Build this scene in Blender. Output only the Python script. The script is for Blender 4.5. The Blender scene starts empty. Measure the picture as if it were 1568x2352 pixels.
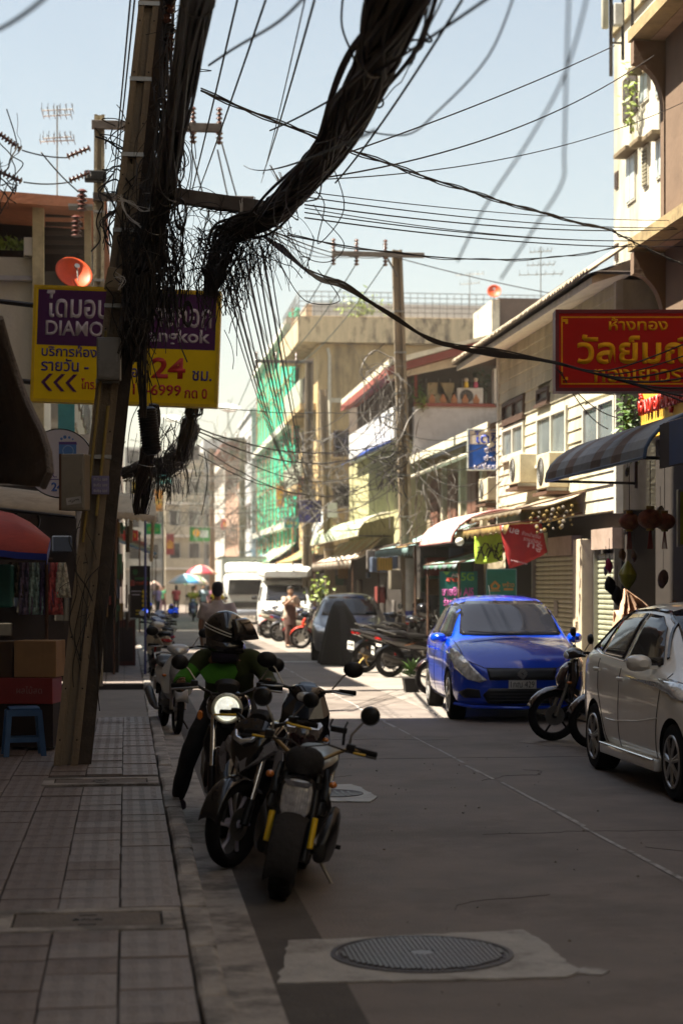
import bpy, bmesh, math, random
from mathutils import Vector, Matrix, noise
from mathutils.bvhtree import BVHTree
random.seed(11)
R = math.radians
scene = bpy.context.scene
col = scene.collection
# ---------------------------------------------------------------- camera, sky, sun, exposure
YAW = math.atan(494/4200); CY, SY = math.cos(YAW), math.sin(YAW); H = 1.7
cam_d = bpy.data.cameras.new('camera'); cam = bpy.data.objects.new('camera', cam_d); col.objects.link(cam)
cam.location = (0, 0, H); cam.rotation_euler = (R(90), 0, -YAW)
cam_d.sensor_fit = 'VERTICAL'; cam_d.sensor_height = 36; cam_d.sensor_width = 24
cam_d.lens = 36*4200/2352; cam_d.shift_y = 165/2352; cam_d.shift_x = 0
cam_d.clip_start = .1; cam_d.clip_end = 3000
cam_d.dof.use_dof = True; cam_d.dof.focus_distance = 15.5; cam_d.dof.aperture_fstop = 2.4
scene.camera = cam
SUN_EL = 61.5; SUN_DIR = Vector((-math.cos(R(SUN_EL))*.9985, -math.cos(R(SUN_EL))*.055, math.sin(R(SUN_EL))))
world = bpy.data.worlds.new('World'); scene.world = world; world.use_nodes = True
wn = world.node_tree; wn.nodes.clear()
sky = wn.nodes.new('ShaderNodeTexSky'); sky.sky_type = 'NISHITA'; sky.sun_disc = False
sky.sun_elevation = R(SUN_EL); sky.sun_rotation = math.atan2(SUN_DIR.x, SUN_DIR.y)
sky.air_density = 1.3; sky.dust_density = 1.2; sky.ozone_density = 1.0; sky.altitude = 0
bg = wn.nodes.new('ShaderNodeBackground'); bg.inputs[1].default_value = .082
wo = wn.nodes.new('ShaderNodeOutputWorld')
hs = wn.nodes.new('ShaderNodeHueSaturation'); hs.inputs['Saturation'].default_value = .80; hs.inputs['Value'].default_value = .56
wn.links.new(sky.outputs[0], hs.inputs['Color']); tint = wn.nodes.new('ShaderNodeMix'); tint.data_type = 'RGBA'; tint.blend_type = 'MULTIPLY'; tint.inputs[0].default_value = 1; tint.inputs[7].default_value = (1.06, 1, .90, 1)
wn.links.new(hs.outputs[0], tint.inputs[6]); wn.links.new(tint.outputs[2], bg.inputs[0]); wn.links.new(bg.outputs[0], wo.inputs[0])
sl = bpy.data.lights.new('sun', 'SUN'); sl.energy = 4.8; sl.angle = R(.55); sl.color = (1, .91, .75)
so = bpy.data.objects.new('sun', sl); col.objects.link(so); so.rotation_euler = SUN_DIR.to_track_quat('Z', 'Y').to_euler()
vs = scene.view_settings; vs.view_transform = 'Standard'; vs.look = 'None'; vs.gamma = 1; vs.use_curve_mapping = False; vs.exposure = 2.05
scene.render.engine = 'CYCLES'; scene.cycles.max_bounces = 7; scene.cycles.use_denoising = True
scene.cycles.caustics_reflective = False; scene.cycles.caustics_refractive = False

# ---------------------------------------------------------------- places: a line of sight meets a depth, a wall plane or the ground
def ray(x, y):
    a = (x-784)/4200; return Vector((SY + CY*a, CY - SY*a, (1341-y)/4200))
def P(x, y, d): return Vector((0, 0, H)) + ray(x, y)*d
def onX(x, y, X):
    r = ray(x, y); return Vector((0, 0, H)) + r*(X/r.x)
def onG(x, y, z=0):
    r = ray(x, y); return Vector((0, 0, H)) + r*((z-H)/r.z)
def dX(x, X): return X/ray(x, 0).x          # depth at which column x meets plane X
def YX(x, X): return onX(x, 1341, X).y

# ---------------------------------------------------------------- materials
MATS = {}
def M(name, c, rough=.6, metal=0, var=.18, scale=6, bump=0, bscale=None, c2=None, c2amt=.5, streak=0, coat=0, trans=0, emit=0, spec=.5, sss=0, ior=1.45, mask=.5):
    if name in MATS: return MATS[name]
    m = bpy.data.materials.new(name); m.use_nodes = True; n = m.node_tree.nodes; L = m.node_tree.links
    b = n['Principled BSDF']
    b.inputs['Roughness'].default_value = rough; b.inputs['Metallic'].default_value = metal
    b.inputs['Coat Weight'].default_value = coat; b.inputs['Coat Roughness'].default_value = .05
    b.inputs['Transmission Weight'].default_value = trans; b.inputs['IOR'].default_value = ior
    b.inputs['Specular IOR Level'].default_value = spec
    tc = n.new('ShaderNodeTexCoord'); mp = n.new('ShaderNodeMapping'); L.new(tc.outputs['Object'], mp.inputs[0])
    if streak: mp.inputs['Scale'].default_value = (1, 1, .12)
    nz = n.new('ShaderNodeTexNoise'); nz.inputs['Scale'].default_value = scale; nz.inputs['Detail'].default_value = 8; nz.inputs['Roughness'].default_value = .65
    L.new(mp.outputs[0], nz.inputs[0])
    cr = n.new('ShaderNodeValToRGB'); L.new(nz.outputs[0], cr.inputs[0])
    cr.color_ramp.elements[0].position = .3; cr.color_ramp.elements[1].position = .7
    cr.color_ramp.elements[0].color = [max(0, v*(1-var)) for v in c[:3]]+[1]
    cr.color_ramp.elements[1].color = [min(1, v*(1+var)) for v in c[:3]]+[1]
    out = cr.outputs[0]
    if c2 is not None:
        n2 = n.new('ShaderNodeTexNoise'); n2.inputs['Scale'].default_value = scale*.35; n2.inputs['Detail'].default_value = 10; n2.inputs['Roughness'].default_value = .7
        mp2 = n.new('ShaderNodeMapping'); L.new(tc.outputs['Object'], mp2.inputs[0])
        if streak: mp2.inputs['Scale'].default_value = (1, 1, streak)
        L.new(mp2.outputs[0], n2.inputs[0])
        r2 = n.new('ShaderNodeValToRGB'); L.new(n2.outputs[0], r2.inputs[0])
        r2.color_ramp.elements[0].position = mask; r2.color_ramp.elements[1].position = min(1, mask+.12)
        r2.color_ramp.elements[0].color = (0, 0, 0, 1); r2.color_ramp.elements[1].color = (c2amt, c2amt, c2amt, 1)
        mx = n.new('ShaderNodeMix'); mx.data_type = 'RGBA'
        L.new(r2.outputs[0], mx.inputs[0]); L.new(out, mx.inputs[6]); mx.inputs[7].default_value = (*c2, 1)
        out = mx.outputs[2]
    L.new(out, b.inputs['Base Color'])
    if emit:
        L.new(out, b.inputs['Emission Color']); b.inputs['Emission Strength'].default_value = emit
    if bump:
        bn = n.new('ShaderNodeTexNoise'); bn.inputs['Scale'].default_value = bscale or scale*4; bn.inputs['Detail'].default_value = 6
        L.new(tc.outputs['Object'], bn.inputs[0])
        bp = n.new('ShaderNodeBump'); bp.inputs['Strength'].default_value = bump; bp.inputs['Distance'].default_value = .02
        L.new(bn.outputs[0], bp.inputs['Height']); L.new(bp.outputs[0], b.inputs['Normal'])
    if rough > .12 and not trans:
        rr = n.new('ShaderNodeMapRange'); rr.inputs[3].default_value = max(.03, rough-.12); rr.inputs[4].default_value = min(1, rough+.12)
        L.new(nz.outputs[0], rr.inputs[0]); L.new(rr.outputs[0], b.inputs['Roughness'])
    MATS[name] = m; return m

black = M('black_plastic', (.010, .009, .009), .42, bump=.1, bscale=60, spec=.3)
gloss_black = M('gloss_black_paint', (.007, .006, .007), .10, coat=.6, var=.1, spec=.3)
rubber = M('tyre_rubber', (.010, .009, .009), .9, bump=.3, bscale=90, spec=.2)
chrome = M('chrome', (.75, .74, .72), .12, metal=1, var=.05)
steel = M('dull_steel', (.30, .29, .27), .38, metal=.9, bump=.1)
alloy = M('alloy_grey', (.38, .38, .38), .3, metal=.8, var=.08)
darkmetal = M('dark_metal', (.035, .03, .028), .45, metal=.5, bump=.15)
rust = M('rusty_iron', (.09, .045, .028), .8, bump=.3, c2=(.16, .09, .05))
glass = M('tinted_car_glass', (.012, .013, .018), .06, spec=.6, var=.02)
lens = M('clear_lens', (.85, .87, .88), .05, trans=.85, var=0)
mirror_glass = M('mirror_glass', (.5, .5, .5), .04, metal=1, var=0)
red_lens = M('red_lens', (.35, .012, .01), .15, coat=.8)
amber = M('amber_lens', (.55, .16, .015), .2, coat=.8)
yellow_paint = M('yellow_paint', (.75, .48, .01), .35, var=.08)
white_paint = M('white_paint', (.72, .72, .69), .4, var=.06, c2=(.42, .38, .32), c2amt=.4)
cable_m = M('black_cable', (.018, .014, .011), .6, var=.3)
cable_g = M('grey_cable', (.10, .09, .08), .55, var=.3)
cable_w = M('pale_wire', (.5, .48, .44), .4, var=.1)
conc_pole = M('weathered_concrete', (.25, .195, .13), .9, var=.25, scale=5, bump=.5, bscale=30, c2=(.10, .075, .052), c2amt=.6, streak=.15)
conc = M('concrete', (.26, .24, .21), .88, var=.2, scale=3, bump=.35, bscale=25, c2=(.13, .11, .09), c2amt=.6)
steelbar = M('painted_crossarm', (.12, .10, .085), .7, bump=.3, c2=(.05, .035, .03))
porcelain = M('brown_porcelain', (.09, .035, .022), .18, coat=.7)
skin_m = M('skin', (.33, .19, .12), .5, var=.1)
hair_m = M('black_hair', (.012, .010, .009), .5, bump=.6, bscale=80)
leaf_m = M('leaf_green', (.055, .12, .018), .5, var=.5, scale=20)
leaf_y = M('leaf_yellow_green', (.16, .22, .02), .5, var=.4, scale=20)

# ---------------------------------------------------------------- mesh building
def rough_poly(pts, step=.05, amp=.012, seed=1):
    """outline with broken, uneven edges"""
    random.seed(seed); out = []
    for i in range(len(pts)):
        a, b = Vector(pts[i]), Vector(pts[(i+1) % len(pts)]); n = max(1, int((b-a).length/step))
        for k in range(n): out.append(tuple(a.lerp(b, k/n)+Vector((random.uniform(-amp, amp), random.uniform(-amp, amp)))))
    return out
class MB:
    def __init__(s): s.v = []; s.f = []; s.m = []; s.M = None; s.mi = 0
    def add(s, vs, fs):
        o = len(s.v)
        if s.M is not None: vs = [s.M @ Vector(p) for p in vs]
        s.v += [tuple(p) for p in vs]; s.f += [tuple(o+i for i in f) for f in fs]; s.m += [s.mi]*len(fs); return s
    def box(s, x0, x1, y0, y1, z0, z1, bev=0):
        if bev:
            b = bm_box(x0, x1, y0, y1, z0, z1, bev); return s.add(*b)
        v = [(x, y, z) for z in (z0, z1) for y in (y0, y1) for x in (x0, x1)]
        return s.add(v, [(0, 2, 3, 1), (4, 5, 7, 6), (0, 1, 5, 4), (2, 6, 7, 3), (0, 4, 6, 2), (1, 3, 7, 5)])
    def quad(s, a, b, c, d): return s.add([a, b, c, d], [(0, 1, 2, 3)])
    def tube(s, pts, r, n=6, cap=True):
        pts = [Vector(p) for p in pts]; k = len(pts)
        if not hasattr(r, '__len__'): r = [r]*k
        vs = []; up = None
        for i, p in enumerate(pts):
            t = (pts[min(i+1, k-1)] - pts[max(i-1, 0)])
            t = t.normalized() if t.length > 1e-9 else Vector((0, 0, 1))
            if up is None:
                up = t.orthogonal().normalized()
            else:
                up = (up - t*up.dot(t)); up = up.normalized() if up.length > 1e-6 else t.orthogonal().normalized()
            w = t.cross(up)
            for j in range(n):
                a = 2*math.pi*j/n; vs.append(p + (up*math.cos(a) + w*math.sin(a))*r[i])
        fs = [(i*n+j, i*n+(j+1) % n, (i+1)*n+(j+1) % n, (i+1)*n+j) for i in range(k-1) for j in range(n)]
        if cap: fs += [tuple(range(n-1, -1, -1)), tuple((k-1)*n+j for j in range(n))]
        return s.add(vs, fs)
    def etube(s, pts, ra, rb, n=16):
        vs = []; k = len(pts); pts = [Vector(p) for p in pts]
        for i, p in enumerate(pts):
            t = (pts[min(i+1, k-1)]-pts[max(i-1, 0)]).normalized(); y = Vector((0, 1, 0)); y = (y-t*y.dot(t)).normalized(); f = y.cross(t)
            vs += [p+y*math.cos(2*math.pi*j/n)*ra[i]+f*math.sin(2*math.pi*j/n)*rb[i] for j in range(n)]
        return s.add(vs, [(i*n+j, i*n+(j+1) % n, (i+1)*n+(j+1) % n, (i+1)*n+j) for i in range(k-1) for j in range(n)]+[tuple(range(n-1, -1, -1)), tuple((k-1)*n+j for j in range(n))])
    def lathe(s, prof, c=(0, 0, 0), ax='Z', n=20):
        """prof: list of (r, h) along the axis"""
        vs = []; c = Vector(c)
        for r, h in prof:
            for j in range(n):
                a = 2*math.pi*j/n; u, w = r*math.cos(a), r*math.sin(a)
                vs.append(c + Vector({'Z': (u, w, h), 'X': (h, u, w), 'Y': (w, h, u)}[ax]))
        k = len(prof)
        fs = [(i*n+j, i*n+(j+1) % n, (i+1)*n+(j+1) % n, (i+1)*n+j) for i in range(k-1) for j in range(n)]
        fs += [tuple(range(n-1, -1, -1)), tuple((k-1)*n+j for j in range(n))]
        return s.add(vs, fs)
    def loft(s, secs, n=14, ex=2.4, ang=0):
        """secs: (x, y, z, half width y, half height z[, tilt]) rings across the x axis"""
        vs = []
        for q in secs:
            x, y, z, a, b = q[:5]; t = q[5] if len(q) > 5 else ang
            for j in range(n):
                th = 2*math.pi*j/n; cx, sx = math.cos(th), math.sin(th)
                py = a*abs(cx)**(2/ex)*(1 if cx > 0 else -1); pz = b*abs(sx)**(2/ex)*(1 if sx > 0 else -1)
                vs.append((x - pz*math.sin(t), y+py, z + pz*math.cos(t)))
        k = len(secs)
        fs = [(i*n+j, i*n+(j+1) % n, (i+1)*n+(j+1) % n, (i+1)*n+j) for i in range(k-1) for j in range(n)]
        fs += [tuple(range(n-1, -1, -1)), tuple((k-1)*n+j for j in range(n))]
        return s.add(vs, fs)
    def ball(s, c, rx, ry=None, rz=None, n=12, k=8):
        ry = ry or rx; rz = rz or rx; vs = []; 
        for i in range(k+1):
            ph = math.pi*i/k
            for j in range(n):
                a = 2*math.pi*j/n; vs.append((c[0]+rx*math.sin(ph)*math.cos(a), c[1]+ry*math.sin(ph)*math.sin(a), c[2]-rz*math.cos(ph)))
        return s.add(vs, [(i*n+j, i*n+(j+1) % n, (i+1)*n+(j+1) % n, (i+1)*n+j) for i in range(k) for j in range(n)])
    def torus(s, c, R0, r, ax='Y', n=24, k=8, sq=1):
        vs = []; c = Vector(c)
        for i in range(n):
            a = 2*math.pi*i/n
            for j in range(k):
                b = 2*math.pi*j/k; rr = R0 + r*math.cos(b); h = r*math.sin(b)*sq
                u, w = rr*math.cos(a), rr*math.sin(a)
                vs.append(c + Vector({'Z': (u, w, h), 'X': (h, u, w), 'Y': (u, h, w)}[ax]))
        return s.add(vs, [(i*k+j, i*k+(j+1) % k, ((i+1) % n)*k+(j+1) % k, ((i+1) % n)*k+j) for i in range(n) for j in range(k)])
    def prism(s, poly, h0, h1, ax='Z'):
        """polygon (a,b) extruded along ax: Z:(a,b,h) Y:(a,h,b) X:(h,a,b)"""
        g = {'Z': lambda a, b, h: (a, b, h), 'Y': lambda a, b, h: (a, h, b), 'X': lambda a, b, h: (h, a, b)}[ax]
        n = len(poly); vs = [g(a, b, h0) for a, b in poly]+[g(a, b, h1) for a, b in poly]
        return s.add(vs, [tuple(range(n)), tuple(range(2*n-1, n-1, -1))]+[(i, n+i, n+(i+1) % n, (i+1) % n) for i in range(n)])
    def grid(s, rows):
        m = len(rows[0]); vs = [p for r in rows for p in r]
        return s.add(vs, [(i*m+j, i*m+j+1, (i+1)*m+j+1, (i+1)*m+j) for i in range(len(rows)-1) for j in range(m-1)])
    def build(s, name, mat, parent=None, smooth=False, bev=0, solid=0, loc=None):
        me = bpy.data.meshes.new(name); me.from_pydata(s.v, [], s.f)
        mats = mat if isinstance(mat, (list, tuple)) else [mat]
        for m in mats: me.materials.append(m)
        if len(mats) > 1: me.polygons.foreach_set('material_index', s.m)
        bm = bmesh.new(); bm.from_mesh(me); bmesh.ops.recalc_face_normals(bm, faces=bm.faces); 
        if bev: bmesh.ops.bevel(bm, geom=[e for e in bm.edges if len(e.link_faces) == 2 and e.calc_face_angle(0) > .6], offset=bev, segments=1, affect='EDGES')
        bm.to_mesh(me); bm.free()
        if smooth:
            me.polygons.foreach_set('use_smooth', [True]*len(me.polygons)); me.set_sharp_from_angle(angle=R(40))
        o = bpy.data.objects.new(name, me); col.objects.link(o)
        if parent is not None: o.parent = parent
        if loc is not None: o.location = loc
        if solid:
            md = o.modifiers.new('t', 'SOLIDIFY'); md.thickness = solid; md.offset = 0
        return o
def bm_box(x0, x1, y0, y1, z0, z1, bev):
    bm = bmesh.new(); bmesh.ops.create_cube(bm, size=1)
    for v in bm.verts: v.co = Vector(((x0+x1)/2+v.co.x*(x1-x0), (y0+y1)/2+v.co.y*(y1-y0), (z0+z1)/2+v.co.z*(z1-z0)))
    bmesh.ops.bevel(bm, geom=list(bm.edges), offset=bev, segments=2, affect='EDGES', profile=.5)
    bm.verts.index_update(); r = ([tuple(v.co) for v in bm.verts], [tuple(v.index for v in f.verts) for f in bm.faces]); bm.free(); return r
def tag(o, label=None, cat=None, group=None, kind=None):
    for k, v in (('label', label), ('category', cat), ('group', group), ('kind', kind)):
        if v: o[k] = v
    return o
def thing(name, label, cat, loc=(0, 0, 0), rz=0, group=None, lean=0, pitch=0, s=1):
    o = bpy.data.objects.new(name, None); col.objects.link(o); o.location = loc; o.rotation_euler = (lean, pitch, rz)
    o.empty_display_size = .2; o.scale = (s, s, s); return tag(o, label, cat, group)
def box(name, mat, parent, x0, x1, y0, y1, z0, z1, bev=0, smooth=False):
    return MB().box(x0, x1, y0, y1, z0, z1, bev).build(name, mat, parent, smooth)
def copy_tree(o, parent=None):
    c = o.copy(); col.objects.link(c)
    if parent is not None: c.parent = parent
    for ch in [k for k in KIDS.get(o.name, ())]: copy_tree(ch, c)
    return c
KIDS = {}
def dup(o, label, loc, rz=0, group=None, lean=0):
    KIDS.clear()
    for k in scene.objects:
        if k.parent is not None: KIDS.setdefault(k.parent.name, []).append(k)
    c = copy_tree(o); c['label'] = label; c.location = loc; c.rotation_euler = (lean, 0, rz)
    if group: c['group'] = group
    return c
def struct(o): o['kind'] = 'structure'; return o
def lettering(s, w, h, mat, parent, loc=(0, 0, 0), rot=(R(90), 0, 0), depth=.004, bold=0, name='lettering', keep=False):
    """flat text fitted to w x h metres, centred on loc, reading along local x"""
    cu = bpy.data.curves.new('t', 'FONT'); cu.body = s; cu.size = 1; cu.extrude = 0; cu.offset = bold; cu.resolution_u = 3
    o = bpy.data.objects.new('t', cu); col.objects.link(o)
    bpy.context.view_layer.update()
    me = bpy.data.meshes.new_from_object(o.evaluated_get(bpy.context.evaluated_depsgraph_get()))
    bpy.data.objects.remove(o); bpy.data.curves.remove(cu)
    xs = [v.co.x for v in me.vertices]; ys = [v.co.y for v in me.vertices]
    if not xs: return None
    x0, x1, y0, y1 = min(xs), max(xs), min(ys), max(ys)
    sx = w/(x1-x0); sy = h/(y1-y0)
    if keep: sx = sy = min(sx, sy)
    for v in me.vertices: v.co = ((v.co.x-(x0+x1)/2)*sx, (v.co.y-(y0+y1)/2)*sy, 0)
    me.materials.clear(); me.materials.append(mat)
    q = bpy.data.objects.new(name, me); col.objects.link(q); q.parent = parent; q.location = loc; q.rotation_euler = rot
    md = q.modifiers.new('t', 'SOLIDIFY'); md.thickness = depth; md.offset = 0
    return q
class Board:
    """a signboard that stands where the picture columns x0..x1, rows y0..y1 meet depth d; local x right, z up, front -y"""
    def __init__(s, name, label, cat, x0, y0, x1, y1, d, mat, thick=.12, rz=0, frame=None, fw=.02, group=None, lean=0):
        s.k = d/4200; s.cx, s.cy = (x0+x1)/2, (y0+y1)/2; s.w, s.h = (x1-x0)*s.k, (y1-y0)*s.k
        s.root = thing(name, label, cat, P(s.cx, s.cy, d), -YAW+rz, group)
        s.root.rotation_euler[1] = lean
        w, h = s.w/2, s.h/2
        box('sign_box' if thick > .05 else 'sign_face', mat, s.root, -w, w, 0, thick, -h, h, bev=min(.01, thick*.2))
        if frame:
            f = MB(); e = -.012
            f.box(-w-.001, w+.001, e, thick*.9, h-fw, h+.004).box(-w-.001, w+.001, e, thick*.9, -h-.004, -h+fw).box(-w-.004, -w+fw, e-.002, thick*.8, -h+fw, h-fw).box(w-fw, w+.004, e-.002, thick*.8, -h+fw, h-fw)
            f.build('frame', frame, s.root)
    def xy(s, x, y): return ((x-s.cx)*s.k, (s.cy-y)*s.k)
    def panel(s, x0, y0, x1, y1, mat, name='panel', lift=.002):
        a, b = s.xy(x0, y1), s.xy(x1, y0); return box(name, mat, s.root, a[0], b[0], -lift, -.0005, a[1], b[1])
    def put(s, t, x0, y0, x1, y1, mat, bold=0, lift=.004):
        c = s.xy((x0+x1)/2, (y0+y1)/2); return lettering(t, (x1-x0)*s.k, (y1-y0)*s.k, mat, s.root, (c[0], -lift, c[1]), bold=bold, depth=.002)
    def poly(s, pts, mat, name='emblem', lift=.008):
        return MB().prism([s.xy(*p) for p in pts], -lift, -.001, 'Y').build(name, mat, s.root)
# ---------------------------------------------------------------- shared vehicle helpers
def wheel(parent, x, z, y, r, t, rimr, mat_rim, ax='Y', spokes=5, name='wheel', disc=False, thin=False):
    w = MB().torus((0, 0, 0), r-t, t, ax, 30, 10, sq=.9 if thin else 1.15).build('tyre', rubber, None, True)
    w.name = name; w.parent = parent; w.location = (x, y, z)
    m = MB(); m.torus((0, 0, 0), rimr, .012 if thin else .022, ax, 26, 6)
    m.lathe([(.028, -.05), (.035, -.02), (.035, .02), (.028, .05)], ax='Y', n=12)
    for i in range(spokes):
        a = 2*math.pi*i/spokes
        m.tube([(0, 0, 0), (math.cos(a)*rimr*.5, .01, math.sin(a)*rimr*.5), (math.cos(a+.12)*rimr, 0, math.sin(a+.12)*rimr)], [.016, .012, .014], 5)
    m.build('rim', mat_rim, w, True)
    if disc:
        MB().lathe([(.11, .045), (.11, .05), (.05, .05), (.05, .045)], ax='Y', n=24).build('brake_disc', steel, w, True)
    return w
def mirror(parent, base, head, r=.055, stem_mat=None, oval=1.0, face=(-1, 0)):
    m = MB().tube([base, ((base[0]+head[0])/2-.02, (base[1]+head[1])/2, (base[2]+head[2])/2+.02), head], .006, 6).build('mirror_stem', stem_mat or steel, parent, True)
    h = MB(); h.loft([(head[0]-.012, head[1], head[2], r*oval, r), (head[0], head[1], head[2], r*oval*1.02, r*1.02), (head[0]+.02, head[1], head[2], r*oval*.8, r*.8), (head[0]+.03, head[1], head[2], r*.3, r*.3)], 16, 2)
    q = h.build('mirror', black, parent, True)
    MB().loft([(head[0]-.0125, head[1], head[2], r*oval*.9, r*.9), (head[0]-.015, head[1], head[2], r*oval*.9, r*.9)], 16, 2).build('mirror_glass', mirror_glass, q)
def scooter(label, loc, rz, lean, body, accent=None, group='motorbikes parked along the street', front=True, box_=False, seat_mat=None, s=1, rimm=None, name='parked_motorbike', mirrors=True, plate=True):
    """step-through motorbike: x forward, front wheel at x=.62"""
    g = thing(name, label, 'motorbike', loc, rz, group, lean, s=s)
    accent = accent or body; rimm = rimm or alloy
    fx, rx, wr = .62, -.60, .285
    wheel(g, fx, wr, 0, wr, .042, .205, rimm, name='front_wheel', disc=True, thin=True)
    wheel(g, rx, wr, 0, wr, .05, .2, rimm, name='rear_wheel', thin=True)
    f = MB()
    for y in (-.075, .075): f.tube([(fx, y, wr), (fx-.10, y, .56), (fx-.16, y*.8, .74)], [.022, .022, .026], 8)
    f.build('fork', steel, g, True)
    # front mudguard: arched shell
    rows = []
    for i in range(9):
        a = R(20+i*17); rr = wr+.03
        rows.append([(fx+math.cos(a)*rr-.01, y*.075, wr+math.sin(a)*rr-abs(y)**2*.025) for y in (-1, -.8, -.4, 0, .4, .8, 1)])
    MB().grid(rows).build('front_mudguard', accent, g, True, solid=.004)
    # leg shield, front cowl, handlebar cowl
    MB().loft([(.40, 0, .40, .10, .02, .9), (.47, 0, .47, .17, .035, 1.0), (.46, 0, .60, .20, .05, 1.2), (.43, 0, .72, .185, .06, 1.3), (.42, 0, .82, .13, .05, 1.4), (.40, 0, .90, .07, .03, 1.5)], 14, 2.6).build('leg_shield', body, g, True)
    MB().loft([(.50, 0, .56, .05, .02, 1), (.55, 0, .62, .10, .04, 1.1), (.555, 0, .70, .11, .05, 1.2), (.51, 0, .80, .09, .04, 1.3), (.47, 0, .86, .04, .02, 1.4)], 12, 2.2).build('front_cowl', accent, g, True)
    hc = MB().loft([(.30, 0, .94, .08, .03), (.36, 0, .965, .13, .05), (.43, 0, .96, .12, .06), (.49, 0, .94, .08, .045), (.51, 0, .93, .03, .02)], 14, 2.3).build('handlebar_cowl', body, g, True)
    hl = MB().loft([(.46, 0, .94, .075, .04), (.505, 0, .935, .07, .035), (.522, 0, .93, .03, .015)], 14, 2.3).build('headlight', M('headlight_lens_silvered', (.6, .62, .62), .08, metal=.4, coat=1, var=.3, scale=60), g, True)
    for y in (-.16, .16): MB().ball((.56-abs(y)*.35, y, .66), .03, .028, .018).build('indicator', amber, g, True)
    hb = MB(); hb.tube([(.30, -.33, .99), (.35, -.2, .99), (.37, 0, .96), (.35, .2, .99), (.30, .33, .99)], .011, 8); h_ = hb.build('handlebar', darkmetal, g, True)
    for y in (-1, 1):
        MB().tube([(.335, y*.22, .99), (.30, y*.335, .99)], .018, 10).build('grip', rubber, h_, True)
        MB().tube([(.37, y*.17, .985), (.40, y*.24, .98), (.375, y*.32, .975)], [.007, .006, .005], 6).build('brake_lever', alloy, h_, True)
    if mirrors:
        for y in (-1, 1): mirror(g, (.35, y*.17, 1.0), (.33, y*.30, 1.15), .055, oval=1.25)
    # underbody, floor, engine
    MB().loft([(.38, 0, .36, .08, .05), (.2, 0, .32, .12, .045), (0, 0, .33, .13, .06), (-.12, 0, .40, .12, .10), (-.2, 0, .48, .09, .1)], 12, 3).build('floor_board', black, g, True)
    e = MB(); e.loft([(-.05, .03, .29, .10, .08), (-.25, .05, .28, .13, .11), (-.45, .07, .29, .10, .10), (-.62, .09, .29, .06, .08), (-.70, .09, .29, .03, .04)], 12, 2.6); e.build('engine', darkmetal, g, True)
    MB().tube([(-.05, -.12, .25), (-.25, -.14, .24), (-.40, -.16, .30), (-.80, -.17, .42)], [.018, .02, .05, .055], 12).build('exhaust', darkmetal, g, True)
    # tail body and seat
    MB().loft([(.06, 0, .56, .07, .09, -.4), (-.08, 0, .60, .13, .12), (-.30, 0, .62, .155, .12), (-.55, 0, .66, .14, .10), (-.78, 0, .72, .09, .06), (-.90, 0, .77, .03, .025)], 14, 2.6).build('tail_body', body, g, True)
    MB().loft([(.12, 0, .715, .06, .02), (.05, 0, .745, .12, .04), (-.15, 0, .76, .14, .045), (-.28, 0, .765, .15, .045), (-.36, 0, .80, .145, .05), (-.55, 0, .82, .13, .045), (-.72, 0, .83, .09, .03), (-.76, 0, .83, .03, .012)], 14, 2.6).build('seat', seat_mat or black, g, True)
    MB().loft([(-.80, 0, .70, .09, .03), (-.86, 0, .71, .10, .035), (-.89, 0, .72, .07, .025)], 12, 2.4).build('tail_light', red_lens, g, True)
    gr = MB(); gr.tube([(-.55, .14, .80), (-.75, .13, .86), (-.86, 0, .88), (-.75, -.13, .86), (-.55, -.14, .80)], .012, 8); gr.build('grab_rail', steel, g, True)
    MB().loft([(-.62, 0, .60, .05, .01, -.5), (-.84, 0, .50, .08, .01, -.7), (-.92, 0, .38, .07, .01, -.9)], 10, 4).build('rear_mudguard', black, g, True)
    if plate:
        p = MB().box(-.935, -.93, -.10, .10, .42, .57).build('number_plate', white_paint, g)
        lettering('กข 481', .15, .05, black, p, (-.937, 0, .51), (R(90), 0, -R(90)))
    MB().tube([(0, .08, .24), (-.06, .22, .02)], .011, 6).build('side_stand', darkmetal, g, True)
    MB().tube([(-.45, .13, .35), (-.52, .14, .62)], .018, 8).build('shock_absorber', red_lens if front else chrome, g, True)
    if box_:
        MB().box(-1.05, -.68, -.2, .2, .86, 1.16, .04).build('delivery_box', box_, g, True)
    return g

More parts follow.
